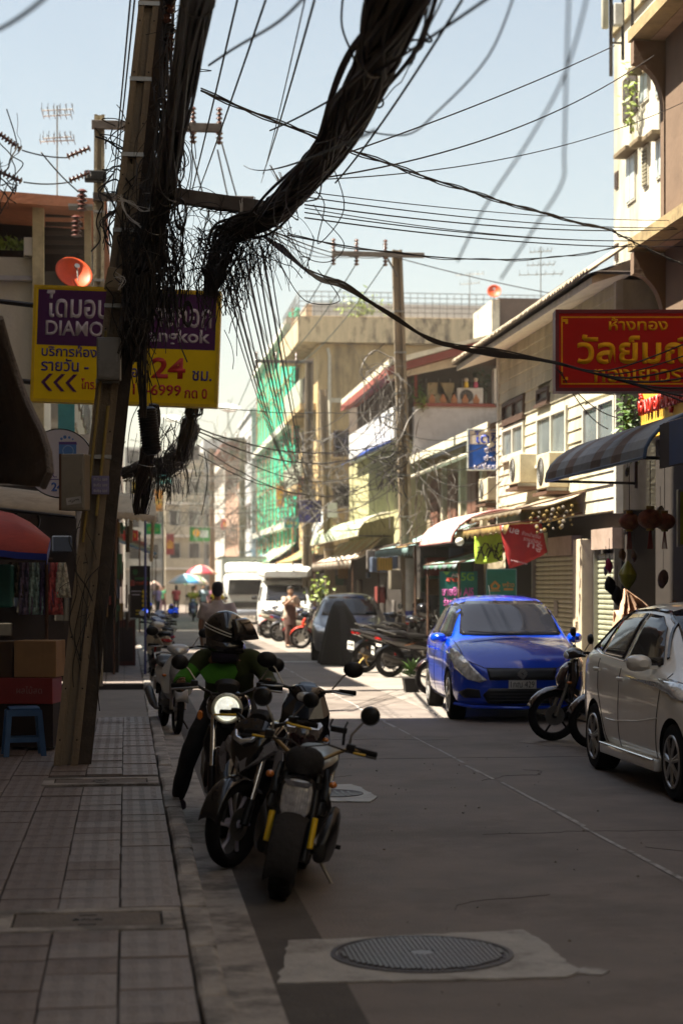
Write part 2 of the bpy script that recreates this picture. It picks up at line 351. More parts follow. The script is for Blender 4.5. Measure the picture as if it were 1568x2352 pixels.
# ---------------------------------------------------------------- cars: lofted body, cut arches, panels laid on the skin
def car_body(st, name, mat, parent, wheels, wr, width, archr=None):
    """st: stations (x, zbottom, zbelt, ztop, halfwidth, roof halfwidth)"""
    vs = []; n = None
    for x, zb, ze, zt, w, wr_ in st:
        t = zt-ze; cr = .018
        half = [(w*.80, zb), (w*.955, zb+.05), (w*.995, zb+.2), (w, zb+(ze-zb)*.55), (w*.985, ze-.06), (w*.955, ze), (wr_+(w*.93-wr_)*.5, ze+t*.5), (wr_, ze+t*.9), (wr_*.72, zt), (wr_*.35, zt+cr)]
        ring = [(x, 0, zb)]+[(x, a, b) for a, b in half]+[(x, 0, zt+cr*1.3)]+[(x, -a, b) for a, b in reversed(half)]
        n = len(ring); vs += ring
    k = len(st); fs = [(i*n+j, i*n+(j+1) % n, (i+1)*n+(j+1) % n, (i+1)*n+j) for i in range(k-1) for j in range(n)]
    fs += [tuple(range(n-1, -1, -1)), tuple((k-1)*n+j for j in range(n))]
    o = MB().add(vs, fs).build(name, [mat, black], parent, True)
    sd = o.modifiers.new('s', 'SUBSURF'); sd.levels = sd.render_levels = 2
    dg = bpy.context.evaluated_depsgraph_get(); dg.update()
    skin = bpy.data.meshes.new_from_object(o.evaluated_get(dg)); 
    bvh = BVHTree.FromPolygons([v.co.copy() for v in skin.vertices], [tuple(p.vertices) for p in skin.polygons])
    c = MB(); ar = archr or wr+.045
    for x in wheels:
        for s_ in (-1, 1):
            c.lathe([(ar, s_*(width/2+.2)), (ar, s_*(width/2-.26))], (x, 0, wr-.005), 'Y', 28)
    cut = c.build('arch_cutter', black); 
    old = o.data; o.modifiers.clear(); o.data = skin; o.parent = None; o.matrix_world = Matrix.Identity(4)
    b = o.modifiers.new('b', 'BOOLEAN'); b.operation = 'DIFFERENCE'; b.object = cut; b.solver = 'EXACT'
    dg.update(); bpy.context.view_layer.update(); dg = bpy.context.evaluated_depsgraph_get()
    res = bpy.data.meshes.new_from_object(o.evaluated_get(dg)); o.modifiers.clear(); o.data = res; o.parent = parent
    bpy.data.objects.remove(cut)
    cs = [(x, wr-.005) for x in wheels]
    for p in res.polygons:
        ce = p.center
        for x, z in cs:
            if abs(math.hypot(ce.x-x, ce.z-z)) < ar-.002 or (abs(math.hypot(ce.x-x, ce.z-z)-ar) < .012 and abs(p.normal.y) < .3): p.material_index = 1
    if len(res.materials) < 2: res.materials.append(black)
    res.polygons.foreach_set('use_smooth', [True]*len(res.polygons)); res.set_sharp_from_angle(angle=R(38))
    return o, bvh
def patch(bvh, poly, frm, mat, name, parent, lift=.006, step=.05, depth=.02, smooth=True):
    """polygon drawn in a view (frm = origin, right, up, look) laid on the skin as a shell"""
    o, rt, up, look = [Vector(q) for q in frm]; look.normalize()
    bm = bmesh.new(); bm.faces.new([bm.verts.new((a, b, 0)) for a, b in poly])
    for ax in (0, 1):
        lo = min(p[ax] for p in poly); hi = max(p[ax] for p in poly); k = int((hi-lo)/step)
        for i in range(1, k+1):
            co = [0, 0, 0]; no = [0, 0, 0]; co[ax] = lo+(hi-lo)*i/(k+1); no[ax] = 1
            bmesh.ops.bisect_plane(bm, geom=bm.verts[:]+bm.edges[:]+bm.faces[:], plane_co=co, plane_no=no, dist=1e-5)
    last = None
    for v in bm.verts:
        p = o + rt*v.co.x + up*v.co.y; hit = bvh.ray_cast(p, look, 12)
        if hit[0] is None:
            near = bvh.find_nearest(p + look*(last if last else 1)); q = near[0]; nn = near[1]
        else: q, nn = hit[0], hit[1]; last = hit[3]
        if nn.dot(look) > 0: nn = -nn
        v.co = q + nn*lift
    me = bpy.data.meshes.new(name); bm.to_mesh(me); bm.free(); me.materials.append(mat)
    if smooth: me.polygons.foreach_set('use_smooth', [True]*len(me.polygons))
    q = bpy.data.objects.new(name, me); col.objects.link(q); q.parent = parent
    md = q.modifiers.new('t', 'SOLIDIFY'); md.thickness = depth if depth < lift*1.8 else lift*1.6; md.offset = -1 if False else 0
    return q
def seam(bvh, pts, frm, parent, r=.005, mat=None, name='panel_seam'):
    o, rt, up, look = [Vector(q) for q in frm]; out = []
    for i in range(len(pts)-1):
        for k in range(8):
            t = k/8; a = pts[i][0]*(1-t)+pts[i+1][0]*t; b = pts[i][1]*(1-t)+pts[i+1][1]*t
            h = bvh.ray_cast(o+rt*a+up*b, look, 12)
            if h[0] is not None: out.append(h[0])
    if len(out) > 1: return MB().tube(out, r, 5).build(name, mat or black, parent)
SIDE = {s_: ((0, s_*3, 0), (1, 0, 0), (0, 0, 1), (0, -s_, 0)) for s_ in (-1, 1)}
FRONT = ((5, 0, 0), (0, 1, 0), (0, 0, 1), (-1, 0, 0))
TOP = ((0, 0, 5), (1, 0, 0), (0, 1, 0), (0, 0, -1))
def car_wheels(g, xs, wr, w, rimmat, spokes=5, hub=.2):
    for x in xs:
        for s_ in (-1, 1):
            t = MB().lathe([(wr*.66, s_*.10), (wr*.93, s_*.105), (wr, s_*.075), (wr, -s_*.075), (wr*.93, -s_*.10), (wr*.5, -s_*.10)], ax='Y', n=32).build('tyre', rubber, None, True)
            t.name = 'wheel'; t.parent = g; t.location = (x, s_*(w/2-.115), wr)
            m = MB(); m.torus((0, s_*.098, 0), wr*.66, .014, 'Y', 30, 6); m.lathe([(wr*.17, s_*.085), (wr*.16, s_*.112), (wr*.07, s_*.118)], ax='Y', n=16)
            for i in range(spokes):
                a = 2*math.pi*i/spokes+.3
                for da in (-.11, .11):
                    m.tube([(math.cos(a)*wr*.12, s_*.10, math.sin(a)*wr*.12), (math.cos(a+da)*wr*.65, s_*.095, math.sin(a+da)*wr*.65)], [.02, .015], 5)
            m.build('rim', rimmat, t, True)
            MB().lathe([(wr*.64, s_*.04), (wr*.64, s_*.045), (.01, s_*.045)], ax='Y', n=20).build('brake_disc', darkmetal, t)

# ---------------------------------------------------------------- people
def smooth_path(pts, k=4):
    pts = [Vector(p) for p in pts]; out = []
    for i in range(len(pts)-1):
        p0, p1, p2, p3 = pts[max(0, i-1)], pts[i], pts[i+1], pts[min(len(pts)-1, i+2)]
        for j in range(k): t = j/k; out.append(.5*((2*p1)+(p2-p0)*t+(2*p0-5*p1+4*p2-p3)*t*t+(3*p1-p0-3*p2+p3)*t**3))
    out.append(pts[-1]); return out
def fuse(o, vox=.017):
    """garment pieces melted into one continuous cloth surface"""
    md = o.modifiers.new('r', 'REMESH'); md.mode = 'VOXEL'; md.voxel_size = vox; md.use_smooth_shade = True
    sm = o.modifiers.new('s', 'SMOOTH'); sm.iterations = 4; sm.factor = .5
    p = o.parent; o.parent = None; dg = bpy.context.evaluated_depsgraph_get(); dg.update(); me = bpy.data.meshes.new_from_object(o.evaluated_get(dg)); mt = o.data.materials[0]
    o.modifiers.clear(); o.data = me; o.parent = p
    if not me.materials: me.materials.append(mt)
    rnd = 9.0
    for v in me.vertices: v.co += Vector((noise.noise(v.co*rnd), noise.noise(v.co*rnd+Vector((5, 0, 0))), 0))*.009
    return o
def skinmesh(name, pts, edges, mat, parent, root=0, sub=2):
    """pts: list of (co, radius)"""
    me = bpy.data.meshes.new(name); me.from_pydata([p[0] for p in pts], edges, [])
    o = bpy.data.objects.new(name, me); col.objects.link(o)
    o.modifiers.new('s', 'SKIN'); sk = me.skin_vertices or None
    if not me.skin_vertices:
        bm = bmesh.new(); bm.from_mesh(me); bm.verts.layers.skin.verify(); bm.to_mesh(me); bm.free()
    for i, p in enumerate(pts):
        r = p[1] if hasattr(p[1], '__len__') else (p[1], p[1])
        me.skin_vertices[0].data[i].radius = r; me.skin_vertices[0].data[i].use_root = (i == root)
    ss = o.modifiers.new('ss', 'SUBSURF'); ss.levels = ss.render_levels = sub
    dg = bpy.context.evaluated_depsgraph_get(); dg.update()
    res = bpy.data.meshes.new_from_object(o.evaluated_get(dg)); o.modifiers.clear(); o.data = res
    res.materials.clear(); res.materials.append(mat); res.polygons.foreach_set('use_smooth', [True]*len(res.polygons)); o.parent = parent
    return o
def person(label, loc, rz, J, top, bottom, group=None, shoe=None, hair='short', hip_r=.13, chest_r=.15, sleeves=.5, legs=1.0, headgear=None, look=0, skirt=False, skin=None, s=1):
    """J: joints in local metres, facing +x: pelvis chest neck head, and l/r shoulder elbow wrist hip knee ankle toe"""
    g = thing('person', label, 'person', loc, rz, group, s=s); V = lambda k: Vector(J[k]); skin = skin or skin_m
    names = ['pelvis', 'waist', 'chest', 'neck', 'skull']; J = dict(J)
    J['waist'] = tuple((V('pelvis')*.5+V('chest')*.5)); J['skull'] = tuple(V('neck')*.4+V('head')*.6)
    rad = {'pelvis': (hip_r*.75, hip_r*.8), 'waist': (chest_r*.6, chest_r*.66), 'chest': (chest_r*.72, chest_r*.68), 'neck': .052, 'skull': .055, 'shoulder': .056, 'elbow': .042, 'wrist': .027, 'palm': .032, 'hip': .07, 'knee': .058, 'ankle': .038, 'toe': .035}
    pts = []; ix = {}
    def addp(n_, co, r): ix[n_] = len(pts); pts.append((tuple(co), r))
    for n_ in names: addp(n_, J[n_], rad[n_])
    E = [(0, 1), (1, 2), (2, 3), (3, 4)]
    for sd in 'lr':
        for a in ('shoulder', 'elbow', 'wrist'): addp(sd+a, J[sd+a], rad[a])
        d = (V(sd+'wrist')-V(sd+'elbow')).normalized(); pl = V(sd+'wrist')+d*.055; addp(sd+'palm', pl, (.034, .02))
        E += [(ix['chest'], ix[sd+'shoulder']), (ix[sd+'shoulder'], ix[sd+'elbow']), (ix[sd+'elbow'], ix[sd+'wrist']), (ix[sd+'wrist'], ix[sd+'palm'])]
        side = d.cross(Vector((0, 1, 0))); side = side.normalized() if side.length > .1 else Vector((1, 0, 0)); cur = side.cross(d).normalized()
        for q in range(4):
            off = side*(-.027+.018*q); ln = (.065, .08, .075, .058)[q]
            addp(f'{sd}f{q}', pl+off+d*.03, .0085); addp(f'{sd}g{q}', pl+off+d*(.03+ln*.5)+cur*.01, .008); addp(f'{sd}h{q}', pl+off+d*(.03+ln*.85)+cur*.035, .007)
            E += [(ix[sd+'palm'], ix[f'{sd}f{q}']), (ix[f'{sd}f{q}'], ix[f'{sd}g{q}']), (ix[f'{sd}g{q}'], ix[f'{sd}h{q}'])]
        addp(sd+'t1', V(sd+'wrist')+d*.03-side*.045, .010); addp(sd+'t2', V(sd+'wrist')+d*.065-side*.055+cur*.02, .009)
        E += [(ix[sd+'wrist'], ix[sd+'t1']), (ix[sd+'t1'], ix[sd+'t2'])]
        for a in ('hip', 'knee', 'ankle', 'toe'): addp(sd+a, J[sd+a], rad[a])
        E += [(0, ix[sd+'hip']), (ix[sd+'hip'], ix[sd+'knee']), (ix[sd+'knee'], ix[sd+'ankle']), (ix[sd+'ankle'], ix[sd+'toe'])]
    skinmesh('body', pts, E, skin, g)
    # head with face
    hd = V('head'); q = MB(); q.M = Matrix.Translation(hd) @ Matrix.Rotation(look, 4, 'Z')
    q.loft([(-.085, 0, .03, .035, .05), (-.07, 0, .025, .06, .085), (-.03, 0, .015, .075, .108), (.02, 0, .0, .073, .112), (.055, 0, -.01, .064, .102), (.08, 0, -.02, .048, .085), (.09, 0, -.025, .025, .06)], 14, 2.1)
    q.loft([(.085, 0, -.0, .008, .02), (.108, 0, -.02, .016, .014), (.095, 0, -.03, .014, .006)], 8, 2)
    for y in (-1, 1): q.ball((0, y*.077, -.01), .018, .01, .03, 8, 6)
    h = q.build('head', skin, g, True)
    f = MB(); f.M = q.M; f.box(.078, .0885, -.022, .022, -.062, -.055)
    for y in (-1, 1): f.ball((.077, y*.03, .012), .01, .014, .008, 8, 6); f.box(.082, .09, y*.03-.016, y*.03+.016, .03, .036)
    f.build('face_features', hair_m, h, True)
    if hair:
        a = MB(); a.M = q.M
        lo = {'short': -.02, 'long': -.16, 'bun': -.03}[hair]
        a.loft([(-.1, 0, lo/2+.045, .05, .07-lo/3), (-.08, 0, .03+lo/3, .075, .10-lo/3), (-.03, 0, .055, .084, .085), (.03, 0, .075, .08, .06), (.075, 0, .085, .055, .03)], 14, 2.1)
        if hair == 'bun': a.ball((-.13, 0, .06), .045)
        a.build('hair', hair_m, h, True)
    if headgear: headgear(g, q.M)
    # clothes
    V2 = lambda a: Vector(a); pv = V('pelvis'); wv = V('waist'); cv_ = V('chest'); nv = V('neck')
    sh = MB(); sh.etube([pv-Vector((0, 0, .10)), pv, wv, cv_, cv_*.35+(V('lshoulder')+V('rshoulder'))*.325, nv*.8+cv_*.2, nv], [hip_r*1.25, hip_r*1.25, chest_r*1.08, chest_r*1.18, .165, .085, .062], [.135, .135, .12, .135, .11, .075, .06])
    for sd in 'lr':
        S, E_, W_ = V(sd+'shoulder'), V(sd+'elbow'), V(sd+'wrist')
        if sleeves > .6: sh.tube(smooth_path([cv_*.5+S*.5, S, E_, E_*.06+W_*.94]), [.08]*1+[.082-.0035*i for i in range(99)], 12)
        elif sleeves > 0: sh.tube([cv_*.5+S*.5, S, S*.3+E_*.7], [.085, .083, .078], 12)
    fuse(sh.build('shirt', top, g))
    if not skirt:
        tr = MB(); tr.etube([pv+Vector((0, 0, .12)), pv, pv-Vector((0, 0, .08))], [hip_r*1.0, hip_r*1.15, hip_r*.95], [.105, .125, .105])
        for sd in 'lr':
            Hh, K, A = V(sd+'hip'), V(sd+'knee'), V(sd+'ankle'); tr.tube(smooth_path([pv*.3+Hh*.7, Hh, K, K*(1-legs*.95)+A*legs*.95]), [.105-.0042*i for i in range(99)] if legs > .6 else [.105]*99, 12)
        fuse(tr.build('trousers', bottom, g))
    else:
        pv = V('pelvis'); an = min(J['lankle'][2], J['rankle'][2])
        k = MB(); k.lathe([(.15, pv.z+.08), (.18, pv.z-.05), (.19, pv.z*.6), (.21, an+.14), (.19, an+.14)], (pv.x, pv.y, 0), n=18); k.build('skirt', bottom, g, True)
    for sd in 'lr':
        A, T = V(sd+'ankle'), V(sd+'toe'); m = MB(); d = (T-A); d.z = 0; ang = math.atan2(d.y, d.x)
        m.M = Matrix.Translation((A.x, A.y, min(A.z-.045, T.z))) @ Matrix.Rotation(ang, 4, 'Z')
        m.loft([(-.06, 0, .005, .025, .025), (-.04, 0, .015, .038, .045), (.04, 0, .01, .042, .04), (.12, 0, -.005, .048, .028), (.19, 0, -.012, .035, .018), (.21, 0, -.015, .015, .01)], 12, 2.6)
        m.build('shoe', shoe or black, g, True)
    return g
def standing(step=.0, arm=0, h=1.65):
    k = h/1.7
    J = dict(pelvis=(0, 0, .93), chest=(.0, 0, 1.27), neck=(.0, 0, 1.45), head=(.02, 0, 1.58))
    for sd, y, f in (('l', 1, 1), ('r', -1, -1)):
        J[sd+'shoulder'] = (0, y*.18, 1.37); J[sd+'elbow'] = (-.03+f*step*.35+arm*.1, y*.24, 1.1); J[sd+'wrist'] = (.06+f*step*.6+arm*.2, y*.22, .87)
        J[sd+'hip'] = (0, y*.09, .86); J[sd+'knee'] = (.02-f*step*.5, y*.1, .48); J[sd+'ankle'] = (-.02-f*step, y*.1, .085+max(0, f*step)*.15); J[sd+'toe'] = (.12-f*step, y*.12, .04)
    return {a: tuple(v*k for v in b) for a, b in J.items()}
# ---------------------------------------------------------------- the vehicles
plate_m = M('number_plate_white', (.55, .54, .5), .5)
headl = M('headlight_glass', (.62, .64, .64), .07, metal=.35, coat=1, var=.55, scale=14)
dark_trim = M('dark_trim', (.015, .015, .017), .35)
blue_paint = M('blue_car_paint', (.002, .055, .62), .22, metal=.1, coat=1, var=.05)
silver_paint = M('pearl_white_paint', (.80, .77, .69), .32, metal=.05, coat=.8, var=.04)
grey_paint = M('grey_car_paint', (.10, .105, .12), .3, metal=.5, coat=1, var=.05)
def side_glass(bvh, g, polys, lift=.004):
    for s_ in (-1, 1):
        for p in polys: patch(bvh, p, SIDE[s_], glass, 'side_window', g, lift, .08)
def wing_mirror(g, x, y, z, mat, s_):
    m = MB().loft([(x-.06, s_*(y+.12), z, .085, .055), (x-.02, s_*(y+.12), z, .10, .07), (x+.05, s_*(y+.11), z, .085, .06), (x+.09, s_*(y+.10), z, .04, .03)], 14, 2.6)
    m.box(x-.03, x+.03, min(s_*(y-.06), s_*(y+.05)), max(s_*(y-.06), s_*(y+.05)), z-.05, z-.02)
    m.build('wing_mirror', mat, g, True)
def swift(label, loc, rz):
    g = thing('parked_car', label, 'car', loc, rz)
    st = [(1.90, .30, .50, .58, .45, .36), (1.86, .22, .56, .66, .62, .50), (1.72, .18, .70, .79, .79, .64), (1.50, .17, .80, .91, .84, .68), (1.18, .17, .90, .985, .85, .68), (1.0, .17, .92, 1.01, .855, .68),
          (.62, .17, .94, 1.27, .855, .64), (.30, .17, .95, 1.49, .855, .60), (-.4, .17, .96, 1.54, .855, .60), (-1.0, .17, .98, 1.52, .855, .59), (-1.45, .18, .99, 1.40, .84, .53), (-1.66, .24, .98, 1.12, .81, .60), (-1.80, .30, .90, .95, .74, .6), (-1.84, .36, .7, .75, .66, .5)]
    b, bvh = car_body(st, 'body', blue_paint, g, (1.22, -1.21), .31, 1.69)
    patch(bvh, [(-.62, 1.045), (.62, 1.045), (.65, 1.065), (.55, 1.44), (.45, 1.47), (-.45, 1.47), (-.55, 1.44), (-.65, 1.065)], FRONT, glass, 'windscreen', g, .006, .06)
    side_glass(bvh, g, [[(.70, 1.02), (.78, 1.03), (.42, 1.36), (.22, 1.43), (-.22, 1.45), (-.22, 1.01)], [(-.30, 1.0), (-.30, 1.43), (-.85, 1.40), (-1.0, 1.33), (-1.02, 1.03)]])
    for s_ in (-1, 1):
        f = ((5, s_*4, 0), (-.62*s_, .78, 0), (0, 0, 1), (-.78, -.62*s_, 0))
        fr = ((0, 0, 0), (0, 1, 0), (0, 0, 1), (-1, 0, 0))
        pl = [(s_*.43, .52), (s_*.52, .49), (s_*.66, .53), (s_*.79, .66), (s_*.835, .84), (s_*.80, .91), (s_*.72, .84), (s_*.60, .68), (s_*.50, .58)]
        FF = ((5, 0, 0), (0, 1, 0), (0, 0, 1), (-1, 0, 0))
        hl = patch(bvh, pl, FF, headl, 'headlight', g, .008, .035)
        MB().ball((1.70, s_*.635, .62), .075, .075, .07, 16, 10).build('lamp_bowl', lens, hl, True)
        MB().torus((1.745, s_*.635, .62), .06, .008, 'X', 20, 6).build('lamp_ring', chrome, hl, True)
        patch(bvh, [(s_*.50, .30), (s_*.70, .30), (s_*.76, .37), (s_*.66, .42), (s_*.52, .40)], FF, dark_trim, 'fog_lamp_recess', g, .004, .04)
        MB().lathe([(.04, 1.70), (.045, 1.76), (.03, 1.765)], (0, s_*.62, .35), 'X', 14).build('fog_lamp', lens, g, True)
        seam(bvh, [(.80, .90), (.74, .55), (.72, .28), (.62, .22), (-.25, .22), (-.27, .6), (-.26, .96)], SIDE[s_], g, .004)
        seam(bvh, [(-.26, .22), (-.85, .22), (-.95, .5), (-1.02, .96)], SIDE[s_], g, .004)
        wing_mirror(g, .60, .77, 1.0, blue_paint, s_)
        for x in (-.12, -.86): MB().loft([(x-.09, s_*.862, .84, .012, .014), (x, s_*.875, .84, .016, .018), (x+.09, s_*.862, .84, .012, .014)], 10, 2.4).build('door_handle', blue_paint, g, True)
    patch(bvh, [(-.40, .52), (.40, .52), (.43, .655), (-.43, .655)], FRONT, dark_trim, 'upper_grille', g, .008, .05)
    patch(bvh, [(-.42, .24), (.42, .24), (.48, .34), (.40, .42), (-.40, .42), (-.48, .34)], FRONT, dark_trim, 'lower_grille', g, .008, .05)
    for z in (.27, .31, .35, .39): MB().tube([(1.90, -.40, z), (1.93, 0, z), (1.90, .40, z)], .006, 5).build('grille_bar', dark_trim, g)
    MB().tube([(1.62, -.80, .22), (1.85, -.6, .19), (1.93, 0, .18), (1.85, .6, .19), (1.62, .80, .22)], [.02, .022, .02, .022, .02], 8).build('bumper_lip', blue_paint, g, True)
    # the slanted S emblem on the grille
    e = MB(); z0 = .60
    S = [(-.075, .0), (-.01, .075), (.075, .012), (.042, -.008), (.0, .028), (-.022, .008), (.022, -.03)]
    e.prism([(y*.9, z0+z) for y, z in S], 1.915, 1.93, 'X'); e.prism([(-y*.9, z0-z-.004) for y, z in S], 1.916, 1.931, 'X'); e.build('emblem', chrome, g)
    p = box('number_plate', plate_m, g, 1.92, 1.935, -.17, .17, .415, .52); lettering('1กณ 429', .29, .075, black, p, (1.938, 0, .468), (R(90), 0, R(90)))
    box('wiper', black, g, 1.07, 1.09, -.5, .1, 1.045, 1.06); 
    MB().tube([(1.06, .05, 1.06), (1.0, -.55, 1.10)], .008, 5).build('wiper', black, g)
    MB().tube([(-.95, 0, 1.52), (-1.12, 0, 1.68)], .006, 5).build('aerial', black, g)
    for s_ in (-1, 1): seam(bvh, [(.62, s_*.60), (.2, s_*.52), (-1.2, s_*.5)], TOP, g, .007, blue_paint, 'roof_moulding')
    seam(bvh, [(-.74, .985), (-.68, .76), (-.45, .665), (0, .66), (.45, .665), (.68, .76), (.74, .985)], FRONT, g, .005, name='bonnet_seam')
    box('dashboard_papers', white_paint, g, .78, .80, .1, .16, 1.06, 1.10)
    car_wheels(g, (1.22, -1.21), .31, 1.69, alloy, 5)
    return g
def hatch(label, loc, rz):
    g = thing('parked_car', label, 'car', loc, rz)
    st = [(1.93, .32, .52, .60, .45, .36), (1.90, .24, .60, .68, .64, .50), (1.74, .20, .70, .80, .79, .62), (1.45, .19, .80, .92, .84, .66), (1.12, .19, .88, 1.0, .845, .66), (.95, .19, .91, 1.04, .845, .64),
          (.5, .19, .95, 1.33, .845, .60), (.1, .19, .97, 1.50, .845, .565), (-.45, .19, .99, 1.535, .845, .56), (-1.0, .19, 1.02, 1.51, .84, .55), (-1.5, .20, 1.06, 1.40, .83, .53), (-1.75, .26, 1.06, 1.18, .80, .58), (-1.90, .30, .95, 1.0, .76, .6), (-1.95, .38, .75, .8, .68, .5)]
    b, bvh = car_body(st, 'body', silver_paint, g, (1.24, -1.26), .305, 1.69)
    patch(bvh, [(-.60, 1.06), (.60, 1.06), (.49, 1.45), (.40, 1.475), (-.40, 1.475), (-.49, 1.45)], FRONT, glass, 'windscreen', g, .006, .06)
    side_glass(bvh, g, [[(.62, 1.02), (.66, 1.04), (.30, 1.33), (.05, 1.42), (-.32, 1.44), (-.32, 1.04)], [(-.38, 1.045), (-.38, 1.44), (-.95, 1.42), (-1.10, 1.38), (-1.12, 1.07)], [(-1.17, 1.08), (-1.15, 1.36), (-1.32, 1.28), (-1.48, 1.12)]], .005)
    for s_ in (-1, 1):
        FF = FRONT
        patch(bvh, [(s_*.40, .69), (s_*.62, .70), (s_*.82, .80), (s_*.83, .93), (s_*.76, .93), (s_*.55, .80), (s_*.42, .74)], FF, headl, 'headlight', g, .008, .035)
        seam(bvh, [(.92, .98), (.84, .6), (.80, .30), (.70, .26), (-.34, .26), (-.36, .6), (-.35, 1.02)], SIDE[s_], g, .005)
        seam(bvh, [(-.35, .26), (-.78, .26), (-.93, .5), (-1.10, .75), (-1.14, 1.06)], SIDE[s_], g, .005)
        seam(bvh, [(-1.50, 1.09), (-1.3, 1.36), (-.95, 1.455), (-.35, 1.475), (.05, 1.455), (.34, 1.36), (.72, 1.05)], SIDE[s_], g, .020, M('smoked_visor', (.03, .03, .03), .1, coat=1), 'window_visor')
        seam(bvh, [(.66, 1.03), (-.35, 1.03), (-1.15, 1.06), (-1.5, 1.10)], SIDE[s_], g, .008, chrome, 'window_trim')
        seam(bvh, [(.86, .62), (.3, .555), (-.5, .50), (-.85, .50)], SIDE[s_], g, .008, silver_paint, 'door_crease')
        wing_mirror(g, .56, .79, 1.05, silver_paint, s_)
        for x, z in ((-.20, .88), (-1.02, .93)):
            MB().loft([(x-.10, s_*.862, z, .012, .016), (x, s_*.878, z, .016, .02), (x+.10, s_*.862, z, .012, .016)], 10, 2.4).build('door_handle', silver_paint, g, True)
        MB().box(-.88, .88, min(s_*.80, s_*.875), max(s_*.80, s_*.875), .19, .29, .02).build('side_skirt', silver_paint, g, True)
        MB().tube([(-.86, s_*.876, .285), (.86, s_*.876, .285)], .007, 6).build('skirt_trim', chrome, g, True)
    patch(bvh, [(-.36, .58), (.36, .58), (.40, .68), (-.40, .68)], FRONT, dark_trim, 'grille', g, .008, .05)
    for y0, z0, w_, h_, m_ in ((-.30, 1.10, .16, .22, leaf_y), (.2, 1.12, .10, .14, leaf_m)): pass
    car_wheels(g, (1.24, -1.26), .305, 1.69, alloy, 7)
    return g
def saloon(label, loc, rz, paint=None):
    g = thing('parked_car', label, 'car', loc, rz)
    st = [(2.0, .32, .5, .58, .5, .4), (1.93, .22, .6, .68, .7, .55), (1.7, .19, .72, .80, .82, .64), (1.2, .18, .84, .92, .86, .68), (.95, .18, .88, .97, .86, .68), (.45, .18, .92, 1.28, .86, .60), (.05, .18, .94, 1.46, .86, .56), (-.6, .18, .96, 1.49, .86, .56), (-1.3, .19, .97, 1.40, .85, .54), (-1.8, .24, .96, 1.02, .82, .6), (-2.05, .34, .8, .84, .74, .6)]
    b, bvh = car_body(st, 'body', paint or grey_paint, g, (1.28, -1.28), .31, 1.72)
    patch(bvh, [(-.62, 1.0), (.62, 1.0), (.50, 1.41), (-.50, 1.41)], FRONT, glass, 'windscreen', g, .006, .1)
    side_glass(bvh, g, [[(.58, .98), (.2, 1.33), (-.25, 1.40), (-.25, .99)], [(-.32, .99), (-.32, 1.40), (-.95, 1.36), (-1.1, 1.02)]])
    for s_ in (-1, 1):
        patch(bvh, [(s_*.45, .62), (s_*.7, .63), (s_*.83, .78), (s_*.8, .82), (s_*.55, .74)], FRONT, headl, 'headlight', g, .008, .06)
        wing_mirror(g, .58, .87, 1.0, paint or grey_paint, s_)
    patch(bvh, [(-.4, .5), (.4, .5), (.42, .62), (-.42, .62)], FRONT, dark_trim, 'grille', g, .008, .1)
    box('number_plate', plate_m, g, 2.0, 2.015, -.17, .17, .36, .46)
    car_wheels(g, (1.28, -1.28), .31, 1.72, alloy, 5)
    return g
def van(label, loc, rz):
    g = thing('white_van', label, 'van', loc, rz); W_ = white_paint
    st = [(2.35, .4, .66, .74, .66, .5), (2.28, .28, .78, .9, .8, .62), (2.0, .25, .95, 1.05, .86, .7), (1.75, .25, 1.02, 1.22, .88, .74), (1.35, .25, 1.08, 1.62, .88, .72), (1.1, .25, 1.1, 1.82, .88, .72), (.4, .25, 1.1, 1.88, .88, .74), (-2.0, .27, 1.1, 1.88, .88, .74), (-2.3, .3, 1.1, 1.8, .86, .7), (-2.38, .4, 1.0, 1.4, .8, .6)]
    b, bvh = car_body(st, 'body', W_, g, (1.45, -1.45), .33, 1.76)
    patch(bvh, [(-.68, 1.14), (.68, 1.14), (.6, 1.66), (-.6, 1.66)], FRONT, glass, 'windscreen', g, .006, .12)
    side_glass(bvh, g, [[(1.35, 1.12), (1.15, 1.6), (.6, 1.62), (.6, 1.12)], [(.5, 1.12), (.5, 1.62), (-.6, 1.62), (-.6, 1.12)]])
    for s_ in (-1, 1):
        patch(bvh, [(s_*.5, .74), (s_*.78, .76), (s_*.8, .92), (s_*.52, .9)], FRONT, headl, 'headlight', g, .008, .08); wing_mirror(g, 1.4, .9, 1.25, black, s_)
    patch(bvh, [(-.45, .6), (.45, .6), (.48, .85), (-.48, .85)], FRONT, M('grille_silver', (.35, .36, .36), .3, metal=.6), 'grille', g, .008, .12)
    rf = MB().loft([(1.6, 0, 2.02, .70, .10), (1.35, 0, 2.10, .86, .20), (.5, 0, 2.14, .88, .22), (-2.1, 0, 2.14, .88, .22), (-2.3, 0, 2.10, .8, .15)], 18, 5).build('high_roof', W_, g, True)
    for y in (-.3, .25): MB().tube([(1.62, y, 2.13), (1.3, y, 2.33), (-2, y, 2.38)], .02, 6).build('roof_strap', black, g)
    box('number_plate', plate_m, g, 2.37, 2.39, -.2, .2, .42, .54)
    car_wheels(g, (1.45, -1.45), .33, 1.76, alloy, 6)
    return g
